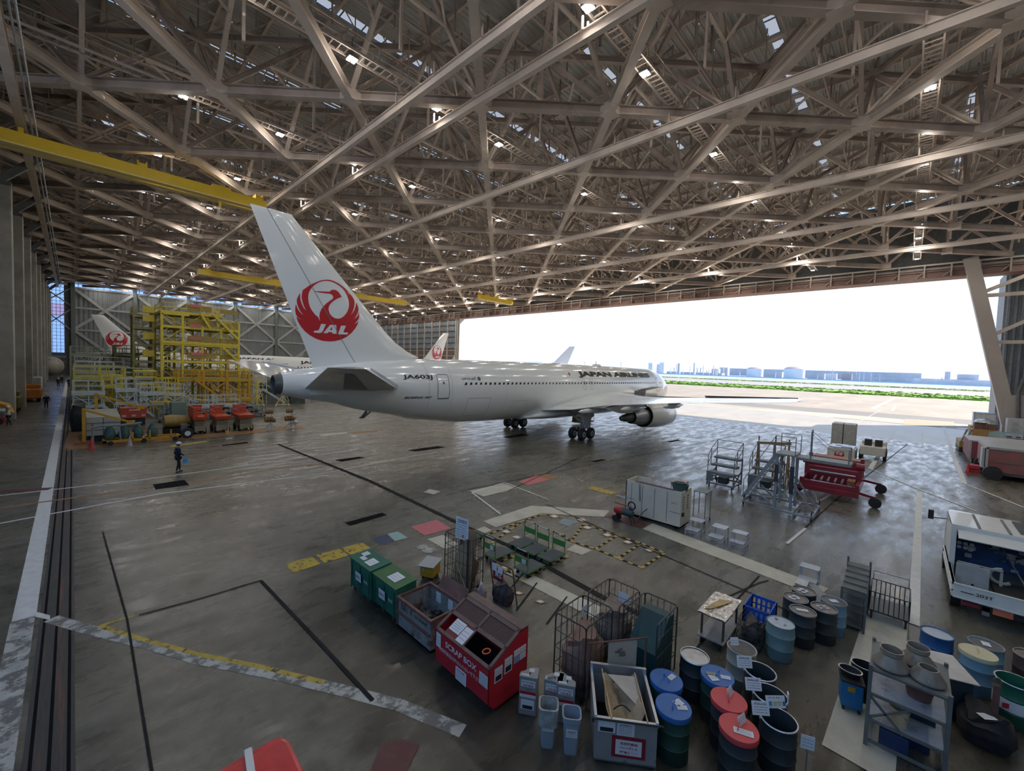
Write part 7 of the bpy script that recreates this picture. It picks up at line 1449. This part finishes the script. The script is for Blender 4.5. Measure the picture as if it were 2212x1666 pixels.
for x, y, w_, lv, m_, l in ((.2, 72.5, 3.4, [2.6, 4.6], DLG, 'grey two-level stand behind the olive dock at the walkway edge'), (4.4, 70.2, 2.6, [2.0, 4.0], DGP, 'pale green two-level stand left of the orange lower platform'), (.2, 77.5, 4.6, [3.0, 5.2], DLG, 'grey railed stand under the brown stabiliser platform'), (7.2, 66.3, 1.9, [2.9], DY, 'single yellow stand in front of the lower orange platform'), (2.2, 63.2, 1.6, [1.9, 3.4], DY, 'narrow yellow stand among the pale grey ones'), (14.2, 64.2, 2.4, [1.5], DYO, 'low orange step stand right of the orange stair'), (17.9, 75.4, 2.2, [2.8, 5.2], DY, 'yellow two-level stand at the right foot of the tail dock'), (12.0, 82.5, 6, [4.6, 7.4], DKH, 'khaki platform deep behind the tall yellow tail dock')):
    dock(x, x+w_, y, y+2.2, lv, l, m_, 3, 2, True, name='access_stand', group='access stands among the docks', pw=.1, deckm=DKH)
t = thing('yellow_frame', 'yellow hanging access frame among the pale stands', 'frame', (5.0, 66, 0)); rails(MB(), [(0, 0), (2.0, 0), (2.0, 1.5), (0, 1.5)], 3.4, 1.5, .07, 3, True).b2(0, 2, 0, 1.5, 3.25, 3.4).build('cage', DY, t)
b = MB()
for x in (.2, 1.8): b.bar((x, .2, 0), (x, .2, 3.3), .12)
b.build('leg', DY, t)
t = thing('stair_ramp', 'yellow railed ramp in front of the tail dock posts', 'ramp', (7.2, 60.4, 0)); stair(t, (0, 0, 1.7), (5.5, 0, .2), 1.0, DY, 'ramp'); MB().b2(-1.4, 0, -.5, .5, 1.6, 1.7).bar((-1.3, 0, 0), (-1.3, 0, 1.6), .1).build('landing', DYO, t)
for x, y, h_, l in ((18.3, 68, 3.8, 'yellow tripod stand left under the tail cone'), (21.4, 67, 3.2, 'pale yellow tripod stand under the tail cone with castors')):
    t = thing('tripod_stand', l, 'stand', (x, y, 0), 0, 'yellow tripod stands'); MB().bar((-.9, 0, .2), (.9, 0, .2), .12).bar((-.9, 0, .2), (0, 0, 1.5), .1).bar((.9, 0, .2), (0, 0, 1.5), .1).bar((0, 0, .2), (0, 0, h_), .14).bar((-.6, 0, h_), (.6, 0, h_), .12).bar((0, 0, h_), (.9, 0, .5), .08).build('frame', DY if x < 20 else M('stand_cream', (.60, .52, .25), .5), t); lcasters(t, -.9, .9, -.1, .1, .1, WHITE)
t = dock(18.6, 20.4, 71, 73, [2.2, 4.4], 'white and blue stair tower with round lamps near the tail cone', M('tower_white', (.52, .52, .46), .5), 2, 2, True, name='stair_tower', pw=.12); stair(t, (1.2, -.5, 2.2), (4.2, -.5, .1), .7, DLG); MB().b2(.1, 1.7, -.1, 0, 3.2, 4.2).build('panel', M('tower_panel', (.5, .47, .38), .5), t)
t = thing('parked_gear', 'dark wheels, ladders and gear parked in shade beneath the tail cone', 'equipment', (23.5, 70, 0)); MB().b2(0, 2.2, 0, 2, 0, 2.2).build('cover', M('gear_dark', (.05, .06, .055), .7, var=.6, scale=1.5), t); MB().bar((3, 0, 0), (3, 0, 2.4), .1).bar((3.6, 0, 0), (3.6, 0, 1.4), .08).bar((4.3, 0, 0), (4.3, 0, 1.4), .08).bar((3.6, 0, .5), (4.3, 0, .5), .06).bar((3.6, 0, 1), (4.3, 0, 1), .06).build('ladder', ALU, t)
t = thing('engine_stand', 'dark green engine covers under the nose-in airliner', 'engine', (21.5, 78, 0)); MB().lathe([(.6, 0), (1.3, .4), (1.4, 2), (.9, 3.6)], (0, 0, 2.1), 18, 'X').build('cover', M('cover_green', (.05, .075, .05), .8, var=.6, scale=2), t, smooth=True); MB().b2(.2, 3.2, -.8, .8, 0, .9).build('stand', DSTEEL, t)
t = dock(19.5, 30, 84.5, 86.5, [3.2], 'grey railed nose dock beside the nose-in airliner', M('dock_grey', (.30, .31, .28), .5), 5, 2, False, name='nose_dock')
# gear cart between the legs of the big airliner
t = thing('tool_cart', 'small yellow and steel tool cart under the airliner belly', 'cart', (44, 29.5, 0)); MB().b2(0, 3, 0, 1.4, .2, .35).b2(.5, .9, .3, .8, .35, 1.2).build('deck', PLAT, t); rails(MB(), [(0, 0), (3, 0), (3, 1.4)], .35, 1.1, .03).build('rack', STL, t); MB().box((-.3, .5, .7), (.9, .6, .8)).build('pump', YEL, t)
t = thing('bag_rack', 'low steel rack of parts standing on the floor by the wing', 'rack', (66, 30.5, 0)); MB().b2(0, 1.5, 0, 5.5, .2, .5).b2(.2, 1.2, .5, 2.0, .5, 1.2).b2(.2, 1.2, 3, 5, .5, 1.0).build('load', STL, t); MB().b2(.1, 1.4, .2, 5.3, 0, .2).build('skid', DSTEEL, t)
# left side, along the back wall columns
t = thing('boom_lift', 'yellow folded boom lift with a white bar parked by the wall columns', 'boom lift', (-5.2, 60.6, 0)); MB().path([(-1.6, 0, 1.9), (.2, .0, 2.05), (1.0, 0, 1.7), (1.25, 0, 1.0)], .22, 8).build('boom', AY, t); MB().bar((-1.5, -.3, 1.35), (.9, -.3, 1.35), .2).build('bar', WHITE, t); MB().b2(-1.2, .8, -.5, .9, .3, 1.1).build('chassis', DSTEEL, t); MB().box((.7, -.4, .4), (.4, .3, .5)).build('barrel', REDB, t)
for x in (-.9, .5): MB().lathe([(.1, -.1), (.3, -.1), (.3, .1)], (x, -.5, .3), 12, 'Y').build('wheel', TYRE, t)
for x, y, m_, l in ((-5.0, 70, M('tug_dark', (.12, .10, .02), .6), 'dark olive covered trailer by the wall columns'), (-3.9, 84, M('tug_orange', (.50, .17, .03), .5), 'orange tow tractor by the wall near the walkway')):
    t = thing('tug', l, 'tractor', (x, y, 0)); MB().b2(-1.2, 1.0, 0, 5, .5, 1.7).b2(-1.0, .8, 3, 4.8, 1.7, 2.2).build('body', m_, t, bevel=.1)
    for a in (-.9, .7):
        for c in (.9, 4.0): MB().lathe([(.2, -.15), (.5, -.14), (.5, .14), (.2, .15)], (a, c, .5), 14, 'X').build('wheel', TYRE, t)
tag(MB().b2(-5.2, -3.2, 92, 96, 1.2, 2.9).b2(-5.2, -3.2, 92, 96, 0, 1.2).build('white_tank', M('tank_white', (.5, .55, .53), .5)), 'white rectangular tank beside the orange tractor by the wall', 'tank')
sack('covered_heap', 'dark covered heap by the near wall column', -6.6, 56.6, 1.6, 2.0, 0, 1.4, M('tarp_black', (.012, .02, .016)), 8, 'cover')

# ================================================================ PEOPLE
SKIN = M('skin', (.45, .29, .21), .6, var=.05); NAVY = M('cloth_navy', (.012, .016, .028), .8, var=.3, scale=6); DARKT = M('cloth_dark', (.010, .012, .018), .8, var=.3, scale=6); SHIRT = M('cloth_white', (.55, .58, .52), .8, var=.06, scale=6); HELM = M('helmet_white', (.70, .72, .73), .3); SHOE = M('shoe', (.02, .02, .02), .5)
def skinmesh(name, pts, edges, m, parent, lv=2):
    me = bpy.data.meshes.new(name); me.from_pydata([p[0] for p in pts], edges, []); o = bpy.data.objects.new(name, me); COL.objects.link(o); o.parent = parent
    md = o.modifiers.new('s', 'SKIN'); lay = me.skin_vertices[0].data
    for i, p in enumerate(pts): r = p[1]; lay[i].radius = r if isinstance(r, tuple) else (r, r)
    lay[0].use_root = True; sd = o.modifiers.new('d', 'SUBSURF'); sd.levels = lv; sd.render_levels = lv; md.use_smooth_shade = True; me.materials.append(m); return o
def person(x, y, rz, label, pose, top=NAVY, detail=True):
    t = thing('person', label, 'person', (x, y, 0), rz)   # faces local +x
    L = pose
    hip = .92; B = [((0, 0, hip), (.13, .15)), ((.0, 0, 1.12), (.12, .15)), ((-.01, 0, 1.34), (.125, .18)), ((.0, 0, 1.46), (.075, .08)), ((.02, 0, 1.54), .055), ((.03, 0, 1.62), (.085, .075)), ((.035, 0, 1.70), (.095, .08))]
    E = [(0, 1), (1, 2), (2, 3), (3, 4), (4, 5), (5, 6)]
    body = skinmesh('body', [(p, r) for p, r in B[3:]]+[], [(0, 1), (1, 2), (2, 3)], SKIN, t)
    coat = [((0, 0, .86), (.14, .16)), ((0, 0, 1.12), (.13, .16)), ((-.01, 0, 1.32), (.135, .18)), ((0, 0, 1.45), (.07, .08))]; ce = [(0, 1), (1, 2), (2, 3)]; hands = []
    for sg, key in ((1, 'la'), (-1, 'ra')):
        sh, elb, wr = (-.01, sg*.20, 1.40), L[key][0], L[key][1]; n = len(coat); coat += [(sh, .072), (elb, .054), (wr, .042)]; ce += [(2, n), (n, n+1), (n+1, n+2)]; hands.append((sg, V(elb), V(wr)))
    skinmesh('jacket', coat, ce, top, t)
    leg = [((0, 0, .92), (.13, .15))]; le = []
    for key, sg in (('ll', 1), ('rl', -1)):
        n = len(leg); leg += [((0, sg*.09, .86), .095), (L[key][0], .066), (L[key][1], .048)]; le += [(0, n), (n, n+1), (n+1, n+2)]
        f = V(L[key][1]); skinmesh('shoe', [((f.x-.05, f.y, f.z-.05), .045), ((f.x+.06, f.y, f.z-.065), .042), ((f.x+.16, f.y, f.z-.07), .035)], [(0, 1), (1, 2)], SHOE, t, 1)
    skinmesh('trousers', leg, le, DARKT, t)
    for sg, e, w in hands:
        d = (w-e).normalized(); s = d.cross(V((0, sg, 0))).normalized(); s2 = d.cross(s); P_ = [(w, .03), (w+d*.06, (.032, .02)), ]; Ed = [(0, 1)]
        h = skinmesh('hand', P_, Ed, SKIN, t, 1)
        if detail:
            fb = MB()
            for k, l in enumerate((.055, .065, .06, .048)):
                o = w+d*.07+s*(.03-.02*k); q = o+d*l*.6+s2*-.012; fb.tube(o, q, .008, 6).tube(q, q+d*l*.3-s2*.03, .0075, 6)
            fb.tube(w+d*.02+s*.03, w+d*.05+s*.055-s2*.01, .009, 6).tube(w+d*.05+s*.055-s2*.01, w+d*.085+s*.05-s2*.02, .008, 6); fb.build('finger', SKIN, h, smooth=True)
    hl = MB().lathe([(.118, 1.70), (.13, 1.705), (.122, 1.73), (.115, 1.77), (.085, 1.815), (.04, 1.835), (.005, 1.838)], (.03, 0, 0), 20, sc=(1.08, .92)).add([(.12, -.09, 1.705), (.205, -.05, 1.70), (.205, .05, 1.70), (.12, .09, 1.705), (.12, -.09, 1.72), (.205, -.05, 1.708), (.205, .05, 1.708), (.12, .09, 1.72)], [(3, 2, 1, 0), (4, 5, 6, 7), (0, 1, 5, 4), (1, 2, 6, 5), (2, 3, 7, 6)]).build('helmet', HELM, t, smooth=40)
    if detail:
        MB().lathe([(.09, 1.6), (.1, 1.66), (.1, 1.71)], (.01, 0, 0), 16, sc=(1, .9)).build('hair', BLK, t, smooth=True); f = MB()
        for s in (-.03, .03): f.box((.122, s, 1.665), (.012, .022, .01))
        f.build('eye', INK, t); MB().add([(.125, 0, 1.665), (.155, .0, 1.63), (.125, .018, 1.625), (.125, -.018, 1.625)], [(0, 2, 1), (0, 1, 3), (1, 2, 3)]).build('nose', SKIN, t); MB().box((.118, 0, 1.595), (.012, .04, .007)).build('mouth', M('lip', (.32, .14, .12)), t)
        for s in (-1, 1): MB().box((.03, s*.082, 1.645), (.03, .015, .055)).build('ear', SKIN, t)
    return t
walk = dict(la=((.06, .27, 1.14), (.16, .26, .93)), ra=((-.1, -.27, 1.14), (-.06, -.27, .9)), ll=((.1, .1, .5), (.0, .1, .1)), rl=((.02, -.1, .5), (-.2, -.1, .12)))
stand = dict(la=((-.05, .26, 1.14), (.0, .25, .9)), ra=((-.05, -.26, 1.14), (.0, -.25, .9)), ll=((.03, .1, .5), (0, .11, .1)), rl=((.02, -.1, .5), (-.05, -.1, .1)))
buck = dict(la=((-.08, .27, 1.15), (.02, .26, .92)), ra=((.0, -.27, 1.16), (.2, -.27, 1.0)), ll=((.1, .1, .5), (.12, .1, .1)), rl=((-.02, -.1, .5), (-.12, -.1, .1)))
W1 = person(4.29, 31.25, R(12), 'person in dark navy workwear and white helmet carrying a blue bucket', buck)
MB().add([(-.145, .02, 1.33), (-.145, .10, 1.33), (-.145, .10, 1.24), (-.145, .02, 1.24)], [(0, 1, 2, 3)]).build('badge', M('badge_pink', (.55, .25, .25), .6), W1)
hp = W1.matrix_basis @ V((.26, -.27, .97))
hp = Matrix.Translation((4.29, 31.25, 0)) @ Matrix.Rotation(R(12), 4, 'Z') @ V((.27, -.27, .93))
t = thing('bucket', 'bright blue bucket held by the person crossing the floor', 'bucket', (hp.x, hp.y, .56)); MB().lathe([(.105, 0), (.14, .26), (.148, .26), (.148, .275), (.13, .275), (.1, .03), (.01, .03)], n=20, cap=False).build('body', M('bucket_blue', (.09, .42, .85), .4), t, smooth=40); MB().path([(-.14, 0, .25), (-.1, 0, .36), (0, 0, .385), (.1, 0, .36), (.14, 0, .25)], .006).build('handle', STL, t)
person(-2.2, 74.3, R(96), 'person in dark jacket and white helmet walking alone down the walkway', stand, detail=False)
person(-1.9, 117, R(-90), 'person walking toward us at the left of a distant pair on the walkway', walk, detail=False); person(-.55, 117, R(-95), 'person at the right of a distant pair on the walkway with a light badge', walk, detail=False); person(-1.55, 128, R(-90), 'most distant person on the walkway, seen just behind a pair', stand, detail=False)
person(-4.05, 59.0, R(200), 'person in a white shirt and dark trousers bending at the left picture edge', dict(la=((.1, .25, 1.15), (.25, .15, 1.05)), ra=((.12, -.25, 1.2), (.32, -.2, 1.3)), ll=((.1, .12, .5), (.12, .14, .1)), rl=((-.05, -.12, .5), (-.2, -.14, .1))), top=SHIRT, detail=False)
